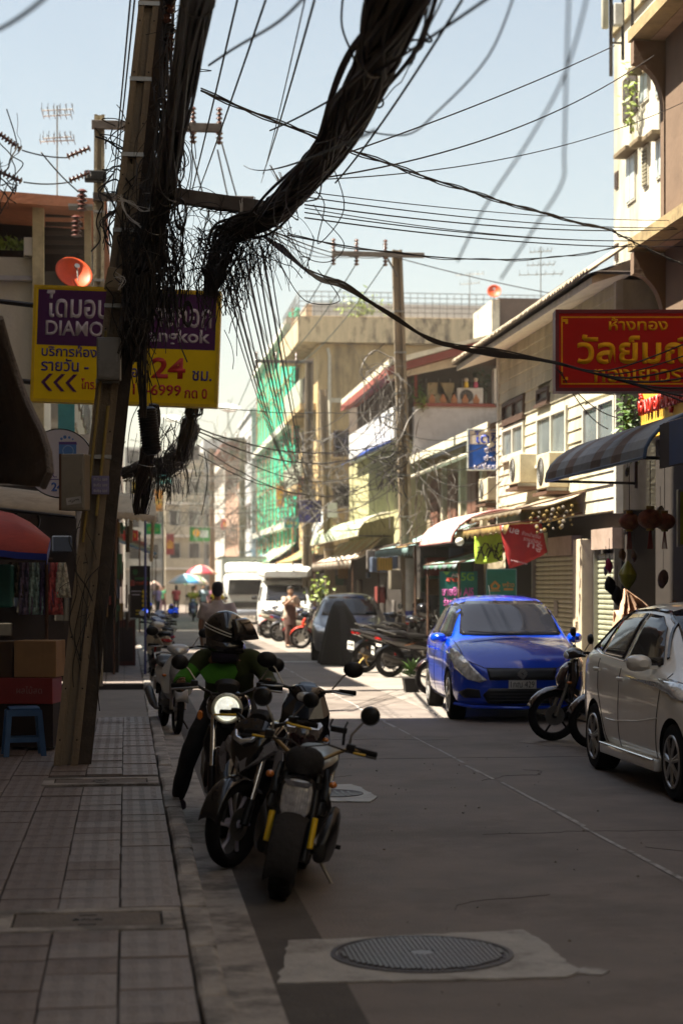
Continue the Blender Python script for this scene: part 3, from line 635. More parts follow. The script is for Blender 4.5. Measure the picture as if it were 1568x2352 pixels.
def truck(label, loc, rz):
    g = thing('box_truck', label, 'truck', loc, rz); W_ = white_paint
    MB().loft([(2.75, 0, .75, .82, .22), (2.7, 0, 1.15, .88, .62), (2.45, 0, 1.3, .89, .82), (1.5, 0, 1.32, .89, .86)], 20, 6).build('cab', W_, g, True)
    ws = MB(); ws.prism([(-.72, 1.25), (.72, 1.25), (.68, 1.88), (-.68, 1.88)], 2.69, 2.775, 'X'); ws.build('windscreen', glass, g)
    for s_ in (-1, 1):
        box('side_window', glass, g, 1.85, 2.45, s_*.895-.01, s_*.895+.01, 1.3, 1.82)
        MB().box(2.70, 2.79, s_*.62-.16, s_*.62+.16, .66, .82, .02).build('headlight', headl, g, True)
        MB().tube([(2.6, s_*.9, 1.6), (2.75, s_*1.05, 1.62), (2.75, s_*1.05, 1.3)], .015, 6).build('mirror_arm', black, g); MB().box(2.70, 2.76, s_*1.07-.09, s_*1.07+.09, 1.3, 1.62, .02).build('wing_mirror', black, g, True)
    MB().box(2.6, 2.82, -.88, .88, .38, .62, .03).build('bumper', M('truck_bumper', (.35, .38, .45), .5), g, True)
    box('grille', dark_trim, g, 2.72, 2.80, -.5, .5, .7, .95)
    MB().box(-2.6, 1.35, -.95, .95, .85, 2.85, .03).build('cargo_box', M('truck_box_white', (.5, .5, .48), .5), g)
    f = MB()
    for y in (-.96, .96):
        for z in (.86, 2.84): f.box(-2.6, 1.37, y-.02, y+.02, z-.03, z+.03)
    f.box(1.35, 1.375, -.97, .97, 2.79, 2.87); f.build('box_edging', steel, g)
    lettering('ขนส่ง', .62, .15, M('red_print', (.5, .04, .04), .6), g, (1.5, 0, 2.32), (R(90), 0, R(90)))
    MB().loft([(2.3, 0, 2.2, .75, .06), (2.0, 0, 2.28, .8, .16), (1.5, 0, 2.36, .82, .26)], 16, 5).build('roof_deflector', W_, g, True)
    box('chassis', darkmetal, g, -2.5, 2.5, -.4, .4, .5, .8)
    car_wheels(g, (2.0, -1.4), .38, 1.75, steel, 6)
    return g
# ---------------------------------------------------------------- the three big motorbikes by the kerb
gold_bar = M('tarnished_gold_metal', (.22, .15, .07), .35, metal=.8)
satin_black = M('satin_black', (.010, .009, .009), .32, coat=.15, bump=.06, bscale=90, spec=.3)
cloth_black = M('black_fabric_cover', (.014, .012, .012), .85, bump=.5, bscale=25)
silver_plastic = M('silver_plastic', (.20, .20, .23), .28, coat=.6, metal=.3)
def clamp_levers(g, hb, y, mat, z, x):
    MB().tube([(x+.03, y*.62, z-.005), (x+.05, y*.75, z-.008), (x+.04, y*.98, z-.014)], [.009, .008, .006], 6).build('brake_lever', mat, hb, True)
def small_scooter(label, loc, rz, lean):
    g = thing('parked_scooter', label, 'scooter', loc, rz, 'motorbikes parked nose to the camera at the kerb', lean, s=.92)
    r = .245
    for x, n_ in ((.60, 'front_wheel'), (-.60, 'rear_wheel')):
        w = wheel(g, x, r, 0, r, .058, .165, alloy, name=n_, disc=True)
        tr = MB()
        for i in range(40):
            a = 2*math.pi*i/40
            for y in (-.030, .030): tr.M = Matrix.Rotation(a, 4, 'Y') @ Matrix.Translation((r-.006, y, 0)); tr.box(-.006, .006, -.018, .018, -.009, .009)
        tr.build('tread_blocks', rubber, w)
    f = MB()
    for y in (-.105, .105): f.tube([(.62, y, r), (.50, y, .56), (.44, y*.9, .72)], [.026, .03, .03], 10)
    f.box(.45, .50, -.13, .13, .66, .70); f.build('fork', satin_black, g, True)
    for y in (-.128, .128): MB().tube([(.63, y, .33), (.57, y, .50)], .019, 12).build('fork_sleeve', yellow_paint, g, True)
    rows = []
    for i in range(12):
        a = R(-14+i*15.5); rr = r+.035
        rows.append([(.60+math.cos(a)*rr, y*.095, r+math.sin(a)*rr-abs(y)**2.5*.04) for y in (-1, -.85, -.5, 0, .5, .85, 1)])
    MB().grid(rows).build('front_mudguard', cloth_black, g, True, solid=.006)
    # tall ribbed headlight
    h = MB().loft([(.50, 0, .60, .10, .13), (.56, 0, .60, .105, .135), (.60, 0, .60, .098, .125)], 20, 3.4).build('headlight_shell', satin_black, g, True)
    hl = MB().loft([(.595, 0, .60, .092, .115), (.625, 0, .60, .087, .11), (.635, 0, .60, .076, .095)], 20, 3.6).build('headlight', M('ribbed_headlight_glass', (.75, .75, .78), .08, metal=.2, coat=1, var=.6, scale=20), g, True)
    rb = MB()
    for i in range(9): y = -.068+i*.017; rb.box(.634, .642, y-.002, y+.002, .505, .66)
    rb.build('headlight_ribs', M('rib_glass', (.55, .54, .6), .15, metal=.3), hl)
    MB().prism([(-.06, .675), (.06, .675), (.085, .705), (-.085, .705)], .62, .645, 'X').build('headlight_brow', silver_plastic, hl)
    for s_ in (-1, 1): MB().loft([(.42, s_*.16, .52, .02, .02), (.48, s_*.15, .56, .03, .05), (.46, s_*.15, .66, .025, .06), (.40, s_*.14, .75, .02, .03)], 10, 2.4).build('headlight_bracket', satin_black, g, True)
    # instrument pod under a cloth cap
    p = MB(); p.loft([(.34, 0, .80, .05, .04), (.38, 0, .80, .105, .085), (.45, 0, .805, .118, .095), (.51, 0, .80, .10, .085), (.545, 0, .79, .05, .05)], 16, 2.3); p.build('instrument_pod', cloth_black, g, True)
    # big bare handlebar
    hb = MB().tube([(.26, -.40, .90), (.32, -.24, .915), (.38, -.17, .88), (.41, -.08, .82), (.41, .08, .82), (.38, .17, .88), (.32, .24, .915), (.26, .40, .90)], .0125, 10).build('handlebar', gold_bar, g, True)
    for y in (-1, 1):
        MB().tube([(.30, y*.27, .913), (.26, y*.405, .90)], .0185, 12).build('grip', rubber, hb, True)
        MB().box(.28, .35, min(y*.22, y*.275), max(y*.22, y*.275), .89, .945, .008).build('switch_housing', black, hb, True)
        MB().tube([(.34, y*.24, .90), (.365, y*.30, .895), (.34, y*.41, .885)], [.009, .007, .006], 8).build('brake_lever', black, hb, True)
        MB().box(.362, .378, min(y*.27, y*.345), max(y*.27, y*.345), .893, .905, .004).build('lever_guard', yellow_paint, hb, True)
        st = MB().tube([(.31, y*.235, .93), (.31, y*.24, 1.0), (.30, y*.30, 1.09)], [.010, .007, .006], 8).build('mirror_stem', steel, g, True)
        q = MB().loft([(.285, y*.33, 1.13, .03, .03), (.295, y*.33, 1.13, .058, .058), (.31, y*.33, 1.13, .060, .060), (.33, y*.33, 1.13, .05, .05), (.34, y*.33, 1.13, .02, .02)], 22, 2).build('mirror', satin_black, g, True)
        MB().lathe([(.054, .284), (.052, .2825)], (0, y*.33, 1.13), 'X', 22).build('mirror_glass', mirror_glass, q)
    MB().tube([(.36, .24, .90), (.46, .12, .93), (.50, 0, .90), (.48, -.03, .7)], .0055, 6).build('brake_cable', cable_m, g, True)
    MB().tube([(.36, -.24, .90), (.48, -.10, .92), (.50, .02, .86), (.46, .04, .66)], .0055, 6).build('brake_cable', cable_m, g, True)
    c = MB(); c.tube([(.32, .20, .93), (.33, .195, 1.0)], .009, 8); c.box(.30, .35, .11, .21, 1.0, 1.035, .006); 
    for y, z in ((.115, 1.04), (.205, 1.04)): c.tube([(.33, y, z-.02), (.36, y-.01, z), (.35, y, z+.035)], .006, 6)
    c.build('phone_clamp', black, g, True)
    # legs of the body, tunnel, seat
    MB().loft([(.36, 0, .30, .10, .05, .7), (.40, 0, .42, .17, .04, .9), (.39, 0, .56, .20, .04, 1.2), (.37, 0, .70, .15, .03, 1.4), (.38, 0, .76, .08, .02, 1.4)], 14, 3).build('leg_shield', satin_black, g, True)
    for y in (-1, 1): MB().loft([(.30, y*.17, .26, .04, .06), (.18, y*.20, .33, .05, .14), (.0, y*.20, .36, .05, .16), (-.15, y*.19, .33, .04, .10)], 12, 2.6).build('side_panel', satin_black, g, True)
    MB().loft([(.34, 0, .28, .10, .05), (.1, 0, .26, .16, .05), (-.15, 0, .28, .16, .07)], 12, 4).build('floor_board', black, g, True)
    fr = MB()
    for y in (-.13, .13): fr.tube([(.30, y, .30), (-.10, y, .40), (-.22, y, .66), (-.80, y*.8, .72)], .018, 8)
    fr.build('frame', steel, g, True)
    MB().loft([(-.08, 0, .30, .13, .08), (-.3, .02, .32, .14, .12), (-.55, .06, .30, .10, .10), (-.68, .1, .28, .04, .05)], 12, 2.6).build('engine', darkmetal, g, True)
    MB().loft([(-.02, 0, .70, .08, .03), (-.15, 0, .72, .14, .05), (-.4, 0, .73, .15, .05), (-.7, 0, .76, .13, .05), (-.82, 0, .77, .06, .03)], 14, 3).build('seat', satin_black, g, True)
    MB().tube([(-.1, -.14, .26), (-.45, -.18, .32), (-.78, -.19, .42)], [.02, .05, .05], 12).build('exhaust', darkmetal, g, True)
    MB().box(-.90, -.84, -.1, .1, .62, .70, .01).build('tail_light', red_lens, g, True)
    MB().tube([(-.02, .12, .22), (.0, .27, .03), (.02, .30, .02)], .011, 8).build('side_stand', steel, g, True)
    MB().tube([(-.10, .16, .26), (-.10, .27, .255)], .014, 8).build('foot_peg', rubber, g, True)
    for y in (-.19, .19): MB().ball((.46, y, .70), .035, .025, .022).build('indicator', amber, g, True)
    return g
def naked_bike(label, loc, rz, lean, style, steer=0, paint=None, s=1):
    g = thing('parked_motorbike', label, 'motorbike', loc, rz, 'motorbikes parked nose to the camera at the kerb', lean, s=s)
    paint = paint or gloss_black; r = .295
    fw = thing('front_fork_assembly', None, None, (.40, 0, 0), steer); fw.parent = g
    rim_m = M('rim_pale_stripe', (.50, .48, .60), .35)
    w = wheel(fw, .30, r, 0, r, .045, .235, rim_m if style == 'v' else alloy, name='front_wheel', disc=True, spokes=6)
    f = MB()
    for y in (-.085, .085): f.tube([(.30, y, r), (.24, y, .46)], .03, 10)
    f.build('fork_leg', satin_black, fw, True)
    f = MB()
    for y in (-.085, .085): f.tube([(.24, y, .46), (.12, y, .80)], .021, 10)
    f.build('fork_tube', chrome, fw, True)
    rows = []
    for i in range(11):
        a = R(10+i*14); rr = r+.03
        rows.append([(.30+math.cos(a)*rr, y*.07, r+math.sin(a)*rr-abs(y)**2.2*.03) for y in (-1, -.8, -.4, 0, .4, .8, 1)])
    MB().grid(rows).build('front_mudguard', paint, fw, True, solid=.005)
    if style == 'round':
        s_ = MB().lathe([(.04, .10), (.08, .13), (.102, .20), (.105, .235)], (0, 0, .855), 'X', 28).build('headlight_shell', satin_black, fw, True)
        MB().torus((.24, 0, .855), .094, .013, 'X', 32, 8).build('headlight_ring', M('headlight_ring_pale', (.7, .7, .6), .25, metal=.3), fw, True)
        hl = MB().lathe([(.082, .235), (.07, .258), (.045, .272), (.01, .278)], (0, 0, .855), 'X', 28).build('headlight', M('silvered_headlight', (.85, .82, .68), .10, metal=.6, coat=1, var=.3, scale=18, emit=.25), fw, True)  # mild glow added to the lens to stand in for its glare
        MB().box(.262, .283, -.045, .045, .815, .84).build('headlight_bar', darkmetal, hl)
        for y in (-1, 1): MB().loft([(.12, y*.17, .80, .012, .012), (.16, y*.18, .80, .022, .035), (.18, y*.18, .80, .016, .026)], 12, 2.2).build('indicator', amber, fw, True)
    else:
        MB().loft([(.06, 0, .94, .10, .04), (.14, 0, .90, .15, .09), (.20, 0, .84, .15, .10), (.25, 0, .78, .11, .09), (.285, 0, .70, .05, .06), (.29, 0, .66, .02, .03)], 16, 2.4).build('nose_cowl', paint, fw, True)
        v = MB()
        for y in (-1, 1): v.add([(.20, y*.165, .86), (.19, y*.20, .80), (.305, y*.012, .635), (.315, 0, .70), (.15, y*.165, .86), (.14, y*.20, .79), (.25, y*.01, .635), (.26, 0, .70)], [(0, 1, 2, 3), (4, 7, 6, 5), (0, 4, 5, 1), (1, 5, 6, 2), (2, 6, 7, 3), (3, 7, 4, 0)])
        v.build('v_shaped_fairing', silver_plastic, fw, bev=.004)
        MB().tube([(.235, -.09, .90), (.275, -.06, .855), (.29, 0, .835), (.275, .06, .855), (.235, .09, .90)], [.012, .02, .024, .02, .012], 10).build('lamp_crescent', M('crescent_chrome', (.6, .66, .8), .12, metal=.9, var=.4, scale=30), fw, True)
        for y in (-1, 1): MB().loft([(.10, y*.20, .74, .02, .05), (.16, y*.215, .72, .03, .09), (.17, y*.20, .66, .02, .06)], 10, 2.4).build('cowl_wing', silver_plastic, fw, True)
    hb = MB().tube([(-.02, -.37, .985), (.04, -.22, 1.0), (.07, -.10, .94), (.07, .10, .94), (.04, .22, 1.0), (-.02, .37, .985)], .012, 10).build('handlebar', darkmetal, fw, True)
    for y in (-1, 1):
        MB().tube([(.015, y*.26, .995), (-.025, y*.38, .983)], .018, 12).build('grip', rubber, hb, True)
        MB().tube([(.07, y*.20, .985), (.10, y*.25, .98), (.055, y*.38, .965)], [.010, .009, .007], 8).build('brake_lever', yellow_paint if style == 'v' else alloy, hb, True)
        MB().box(0, .07, min(y*.20, y*.25), max(y*.20, y*.25), .975, 1.03, .008).build('switch_housing', black, hb, True)
        if style != 'v' or y > 0: mirror(fw, (.03, y*.21, 1.02), (.02, y*.33, 1.15), .052, oval=1.15)
    ib = MB().loft([(.02, 0, 1.0, .05, .03), (.07, 0, 1.0, .09, .05), (.11, 0, .98, .07, .04)], 14, 2.4).build('instruments', black, fw, True)
    for k in (-1, 1): MB().tube([(.06, k*.2, .98), (.15, k*.12, .96), (.14, k*.05, .82), (.06, k*.03, .7)], .006, 6).build('control_cable', cable_m, fw, True)
    wheel(g, -.66, r, 0, r, .055, .225, alloy, name='rear_wheel', disc=True, spokes=6)
    MB().loft([(.32, 0, .78, .07, .08), (.2, 0, .82, .14, .13), (.05, 0, .82, .16, .14), (-.10, 0, .78, .13, .10), (-.18, 0, .74, .07, .06)], 16, 2.4).build('fuel_tank', paint, g, True)
    MB().loft([(-.08, 0, .74, .09, .03), (-.25, 0, .75, .14, .045), (-.45, 0, .77, .14, .045), (-.68, 0, .82, .11, .04), (-.80, 0, .84, .05, .02)], 14, 2.6).build('seat', black, g, True)
    MB().loft([(-.1, 0, .62, .09, .10), (-.4, 0, .66, .12, .08), (-.7, 0, .74, .09, .06), (-.88, 0, .80, .03, .03)], 14, 2.6).build('tail_body', paint, g, True)
    fr = MB()
    for y in (-.10, .10): fr.tube([(.36, y*.4, .86), (.30, y, .50), (.16, y, .22), (-.22, y, .24), (-.30, y, .60), (.34, y*.4, .80)], .018, 8)
    fr.build('frame', satin_black, g, True)
    e = MB(); e.box(-.18, .16, -.13, .13, .24, .46, .03)
    for i in range(6): e.box(.02, .24, -.10, .10, .47+i*.028, .483+i*.028)
    e.lathe([(.10, -.16), (.115, -.14), (.115, .14), (.10, .16)], (-.06, 0, .34), 'Y', 18); e.build('engine', darkmetal, g, True)
    MB().loft([(.36, 0, .72, .12, .04, 1.2), (.34, 0, .60, .16, .03, 1.4), (.33, 0, .46, .13, .03, 1.5)], 12, 3).build('radiator_shroud', satin_black, g, True)
    MB().tube([(.20, -.07, .5), (.24, -.09, .3), (.0, -.13, .22), (-.45, -.17, .3), (-.78, -.18, .42)], [.02, .02, .025, .045, .05], 10).build('exhaust', steel, g, True)
    sw = MB(); sw.tube([(-.15, .11, .30), (-.66, .11, r)], .022, 8); sw.tube([(-.15, -.11, .30), (-.66, -.11, r)], .022, 8); sw.build('swing_arm', satin_black, g, True)
    MB().tube([(-.02, .12, .24), (-.04, .26, .02)], .011, 8).build('side_stand', darkmetal, g, True)
    MB().box(-.92, -.88, -.07, .07, .76, .82, .01).build('tail_light', red_lens, g, True)
    return g
def faceted_scooter(label, loc, rz, lean):
    g = scooter(label, loc, rz, lean, gloss_black, M('dark_red_gloss', (.03, .012, .014), .12, coat=1), 'motorbikes parked nose to the camera at the kerb', name='parked_scooter')
    m = MB().loft([(.42, 0, .60, .10, .06, .6), (.52, 0, .70, .17, .09, .8), (.50, 0, .84, .17, .09, 1.0), (.42, 0, .96, .12, .06, 1.2), (.37, 0, 1.02, .06, .03, 1.2)], 9, 2).build('faceted_nose', gloss_black, g)
    for s_ in (-1, 1):
        MB().loft([(.545, s_*.075, .70, .055, .06, .6), (.575, s_*.08, .76, .05, .05, .8)], 6, 2).build('headlight', M('scooter_headlight_glass', (.5, .46, .42), .08, metal=.6, coat=1, var=.5, scale=40), g)
        MB().loft([(.48, s_*.15, .60, .03, .05, .6), (.52, s_*.155, .66, .035, .07, .9)], 8, 2.2).build('side_lamp', lens, g, True)
    return g

# ---------------------------------------------------------------- the rider in the green jacket
green_jkt = M('green_jacket_fabric', (.035, .048, .010), .8, var=.4, scale=5, bump=.5, bscale=14, c2=(.06, .055, .03), c2amt=.7)
green_bright = M('bright_green_fabric', (.045, .20, .008), .75, var=.25, bump=.3, bscale=20)
helmet_stripe = M('pale_helmet_stripe', (.62, .6, .55), .35)
def helmet(g, MX):
    q = MB(); q.M = MX
    q.ball((-.012, 0, .035), .150, .130, .142, 26, 18)
    q.loft([(-.14, 0, -.05, .06, .05), (-.09, 0, -.07, .115, .065), (0, 0, -.085, .125, .06), (.09, 0, -.09, .10, .055), (.13, 0, -.095, .05, .035)], 18, 2.3)
    h = q.build('helmet', M('helmet_black_gloss', (.012, .010, .010), .15, coat=1, var=.3), g, True)
    p = MB(); p.M = MX
    rows = []
    for i in range(11):
        a = R(-70+14*i)
        rows.append([(.02+math.cos(a)*(.115+.10*t*(1-abs(a)*.25)), math.sin(a)*(.125+.01*t), .125-.015*t-.14*t*t-.01*abs(a)) for t in (0, .25, .5, .75, 1)])
    p.grid(rows); p.build('visor_peak', M('helmet_peak_black', (.02, .016, .014), .18, coat=1), h, True, solid=.006)
    for k in (0, 1):
        pts = []
        for i in range(21):
            a = R(62+i*11.8); q_ = Vector((math.cos(a), math.sin(a), -.42*math.cos(a)-.02-.16*k)).normalized()
            pts.append(Vector((-.012+q_.x*.1515, q_.y*.1315, .035+q_.z*.1435)))
        s = MB(); s.M = MX; s.tube(pts, .0045, 6); s.build('helmet_stripe', helmet_stripe, h, True)
    n = MB(); n.M = MX; n.loft([(-.10, 0, -.15, .07, .05), (-.02, 0, -.16, .095, .05), (.08, 0, -.155, .06, .04)], 14, 2.3); n.build('neck_warmer', M('dark_blue_cloth', (.018, .014, .03), .9, bump=.4), g, True)
# ---------------------------------------------------------------- ground, road, pavements
asphalt = M('worn_road_concrete', (.178, .150, .132), .70, var=.28, scale=1.3, bump=.5, bscale=60, c2=(.105, .083, .069), c2amt=.85)
sand = M('distant_ground', (.16, .14, .12), .9, var=.2, scale=.3)
tile_m = M('paving_tile_pink_grey', (.195, .160, .145), .62, var=.2, scale=7, bump=.5, bscale=70, c2=(.105, .085, .08), c2amt=.6)
tile_l = M('paving_tile_worn', (.25, .213, .195), .52, var=.2, scale=9, bump=.5, bscale=70, c2=(.13, .11, .105), c2amt=.5)
grout = M('dirty_grout', (.045, .037, .032), .95, bump=.5)
kerb_m = M('kerb_concrete', (.33, .30, .27), .7, var=.25, scale=6, bump=.5, bscale=40, c2=(.09, .08, .07), c2amt=.8, mask=.47)
paint_w = M('worn_line_paint', (.40, .385, .37), .8, var=.3, scale=14, c2=(.12, .11, .10), c2amt=.9, mask=.5)
g_ = struct(MB().box(-400, 400, -60, 900, -1.2, -.012).build('ground', sand))
rd = struct(MB().box(.40, 5.95, -6, 150, -.3, 0).build('road', asphalt))
# slab joints across the road and a patched strip along the gutter
j = MB()
for y in [17.6, 33, 53]:
    pts = [(.9+i*.5, y+random.uniform(-.03, .03), .0) for i in range(11)]
    j.tube(pts, .0035, 4)
jp = j.build('road_joint', M('joint_tar', (.08, .068, .06), .9), rd); jp['kind'] = 'stuff'
g2 = MB().box(.42, .93, -6, 60, 0, .004).build('gutter_strip', M('gutter_concrete', (.085, .075, .068), .85, var=.3, scale=3, bump=.5, bscale=40, c2=(.045, .038, .035)), rd)
MB().box(4.0, 5.95, 22.8, 60, .001, .005).build('parking_strip', M('pale_parking_concrete', (.24, .215, .19), .8, var=.2, scale=1.5, bump=.4, bscale=50, c2=(.15, .13, .12)), rd)
# faint broken centre line
ln = MB(); random.seed(4); y = 6.2
while y < 90:
    L_ = random.uniform(.3, 1.5); w1 = random.uniform(.010, .024); off = random.uniform(-.012, .012); off2 = off+random.uniform(-.01, .01)
    ln.quad((3.17+off-w1, y, .004), (3.17+off+w1, y, .004), (3.17+off2+w1*.7, y+L_, .004), (3.17+off2-w1*.8, y+L_, .004)); y += L_+random.choice([.02, .05, .25])
lo_ = ln.build('centre_line', paint_w); struct(lo_)
for y0, x0, x1, rz in ((52, 2.2, 3.6, .02), (39.5, 3.2, 4.6, .03), (66, 1.7, 2.9, 0)):
    q = MB().box(x0, x1, y0, y0+.35, .001, .006).build('road_marking', M('white_road_paint', (.5, .49, .46), .7, var=.2, c2=(.2, .19, .18))); struct(q)
# left pavement with kerb stones and paving tiles
XW = -3.4
sw = struct(MB().box(XW, .27, -6, 21.9, -.3, .105).box(XW, .27, 21.9, 29.2, -.3, .02).box(XW, .27, 29.2, 150, -.3, .105).build('left_pavement', grout))
for i in range(64):
    y0 = -1+i*1.0
    if 21.9 < y0+.5 < 29.2: z = .035
    else: z = .125
    k = MB().box(.275, .395, .004+random.uniform(0, .02), .992-random.uniform(0, .02), -.1, z+random.uniform(-.008, .006), random.choice([.01, .018, .025])).build('kerb_stone', kerb_m, sw, loc=(random.uniform(-.006, .006), y0, random.uniform(-.004, .004)))
MB().box(.395, .62, -6, 60, .0006, .012).build('gutter_apron', kerb_m, sw)
# tiles: 0.3 m, the nearest ones single, the rest one piece
random.seed(7)
tb = MB().box(.005, .295, .0004, .2996, .085, .117, .0015)
for i in range(3):
    for k in range(6): tb.box(.035+i*.09, .078+i*.09, .03+k*.044, .055+k*.044, .1165, .1180)
tm = tb.build('paving_tile', tile_m, sw); tmesh = tm.data; bpy.data.objects.remove(tm)
tmesh2 = tmesh.copy(); tmesh2.materials[0] = tile_l
covers = [(-.62, .26, 8.42, 8.98), (-.66, .26, 14.55, 15.05)]
cells = []
for yi in range(0, 62):
    for xi in range(11):
        x = -.03-.3*(xi-1)-.3; y = 6.3+yi*.3
        if y > 21.6: continue
        if any(a-.02 < x+.15 < b and c-.12 < y+.15 < d+.12 for a, b, c, d in covers): continue
        if x < XW or y+0 > 21.6: continue
        cells.append((x, y))
vis = [c for c in cells if -(0.0687)*(c[1])-.45 < c[0]]
vis.sort(key=lambda c: c[1]); near = vis[:290]; ns = set(near)
for x, y in near:
    worn = x > -.05 or (x > -.4 and random.random() < .8)
    o = bpy.data.objects.new('paving_tile', tmesh2 if worn else tmesh); col.objects.link(o); o.parent = sw
    o.location = (x+random.uniform(-.002, .002), y, random.uniform(-.005, .005)); o.rotation_euler = (random.uniform(-.009, .009), random.uniform(-.006, .006), random.uniform(-.006, .006))
r_ = MB()
for x, y in cells:
    if (x, y) in ns: continue
    r_.M = Matrix.Translation((x, y, random.uniform(-.002, .002))); r_.box(.004, .296, .004, .296, .085, .117)
for yi in range(60):
    for xi in range(5):
        r_.M = Matrix.Translation((-.03-.3*(xi-1)-.3, 29.3+yi*.3, random.uniform(-.002, .002))); r_.box(.004, .296, .004, .296, .085, .117)
r_.M = None; ro = r_.build('paving_tile', tile_m, sw); ro['kind'] = 'stuff'
MB().box(XW, .27, 22.0, 29.1, .019, .026).build('driveway_apron', M('driveway_concrete', (.17, .15, .135), .8, var=.2, scale=2, bump=.4, bscale=40, c2=(.10, .085, .075)), sw)
lid_m = M('concrete_lid', (.15, .125, .105), .75, var=.25, scale=5, bump=.5, bscale=50, c2=(.08, .065, .055))
for (a, b, c, d), lb in zip(covers, ('rectangular concrete drain lid in the near pavement beside the kerb', 'rectangular concrete drain lid in the pavement near the foot of the pole')):
    t = thing('drain_cover', lb, 'drain cover', ((a+b)/2, (c+d)/2, .1), 0, 'drain lids in the pavement'); w, h = (b-a)/2, (d-c)/2
    f = MB(); f.box(-w, w, -h, -h+.09, 0, .022).box(-w, w, h-.09, h, 0, .022).box(-w, -w+.09, -h+.09, h-.09, 0, .021).box(w-.09, w, -h+.09, h-.09, 0, .021); f.build('rim', kerb_m, t, bev=.004)
    MB().box(-w+.10, w-.10, -h+.10, h-.10, 0, .016, .003).build('lid', lid_m, t)
    for sx in (-1, 1): box('lifting_slot', darkmetal, t, sx*.0-.04, sx*.0+.04, sx*(h-.16)-.006, sx*(h-.16)+.006, .016, .019)
    lettering('BMA', .14, .035, darkmetal, t, (0, 0, .019), (0, 0, 0), .003)
# right pavement
rs = struct(MB().box(5.98, 12, -6, 150, -.3, .12).build('right_pavement', M('right_pavement_grey', (.20, .175, .15), .8, var=.2, scale=2, bump=.4, bscale=40, c2=(.11, .095, .08))))
for i in range(40): MB().box(5.86, 5.975, .004, 1.49, -.1, .13, .012).build('kerb_stone', kerb_m, rs, loc=(0, 6+i*1.5, 0))
# cracks and stains on the road
cr_ = MB(); random.seed(15)
for x, y, a, n_ in ((2.4, 12.2, .1, 26), (3.6, 16.4, -.2, 20), (1.7, 9.4, 1.2, 12), (2.1, 19.8, .05, 22), (4.1, 11.2, 2.6, 14), (1.2, 15.5, 1.5, 16)):
    pts = []
    for i in range(n_): pts.append((x, y, .0005)); a += random.gauss(0, .35); x += .07*math.cos(a); y += .07*math.sin(a)
    cr_.tube(pts, .0028, 3)
cr_.build('road_cracks', M('crack_dark', (.035, .028, .025), .9), rd)['kind'] = 'stuff'
for k, (x, y, q) in ((7, (4.6, 19.3, .4)), (9, (4.4, 12.6, .3))):
    pl = rough_poly([(x+q*math.cos(t_)*random.uniform(.7, 1.1), y+q*2*math.sin(t_)*random.uniform(.7, 1.1)) for t_ in [i*.52 for i in range(12)]], .08, .02, k); MB().prism(pl, .0008, .0022).build('oil_stain' if k % 2 else 'mortar_patch', M('oil_stain' if k % 2 else 'mortar_patch', (.145, .117, .098) if k % 2 else (.16, .13, .11), .55 if k % 2 else .8, var=.4, scale=6, c2=(.12, .1, .09), c2amt=.8), rd)
gv = MB(); 
for i in range(260):
    x, y, q = random.uniform(.45, 5.5), random.uniform(7, 24), random.uniform(.003, .008); gv.M = Matrix.Translation((x, y, .001)) @ Matrix.Rotation(i, 4, 'Z'); gv.box(-q, q, -q*.7, q*.7, 0, q)
gv.build('grit', M('grit_pale', (.22, .2, .17), .8), None)
bpy.data.objects['grit']['kind'] = 'stuff'; bpy.data.objects['grit']['label'] = 'scattered grit and small stones on the road'
# manholes in pale concrete pads
pad_m = M('pale_patch_concrete', (.40, .385, .36), .72, var=.2, scale=5, bump=.5, bscale=40, c2=(.16, .145, .13), c2amt=.8, mask=.52)
iron = M('cast_iron', (.075, .063, .06), .5, metal=.5, var=.3, scale=20, bump=.4)
def ring_pad(x0, x1, y0, y1): pass
a = onG(1172, 2196); b = onG(765, 2196); cx, cy, rr = (a.x+b.x)/2, (a.y+b.y)/2, (a-b).length/2
t = thing('manhole_cover', 'large round cast iron manhole with studded grid in a pale concrete pad', 'manhole', (cx, cy, 0))
pc = [onG(640, 2262), onG(660, 2165), onG(1205, 2140), onG(1250, 2170), onG(1330, 2235), onG(1300, 2248)]
MB().prism(rough_poly([(p.x-cx, p.y-cy) for p in pc], .06, .012, 3), .001, .010).build('concrete_pad', pad_m, t)
MB().prism([(p.x-cx, p.y-cy) for p in (onG(1300, 2236), onG(1345, 2222), onG(1400, 2232), onG(1380, 2242))], .001, .006).build('mortar_splash', pad_m, t)
MB().lathe([(rr*1.03, .0), (rr*1.03, .016), (rr*.975, .017), (rr*.97, .006)], n=48).build('frame_ring', iron, t, True)
MB().lathe([(rr*.955, .0), (rr*.955, .0145), (rr*.93, .0145), (rr*.925, .012)], n=48).build('cover_plate', iron, t, True)
s = MB(); k = 17
for i in range(-k, k+1):
    for jx in range(-k, k+1):
        u, v = i*rr/18, jx*rr/18
        if math.hypot(u, v) < rr*.90 and not math.hypot(u, v) < rr*.14:
            s.M = Matrix.Translation((u, v, .012)) @ Matrix.Rotation(R(45 if (i+jx) % 2 else 0), 4, 'Z'); s.box(-.0085, .0085, -.0085, .0085, 0, .008)
s.M = None; s.lathe([(rr*.13, .012), (rr*.13, .019), (rr*.11, .019)], n=24)
s.build('tread_studs', M('worn_iron_top', (.13, .11, .105), .38, metal=.7, var=.3), t)['kind'] = 'stuff'
p0 = onG(760, 1826)
t = thing('manhole_cover', 'small round slotted drain cover in a light concrete patch behind the front scooter', 'manhole', p0)
cs = [onG(650, 1842), onG(660, 1806), onG(805, 1804), onG(830, 1812), onG(868, 1834), onG(850, 1844)]
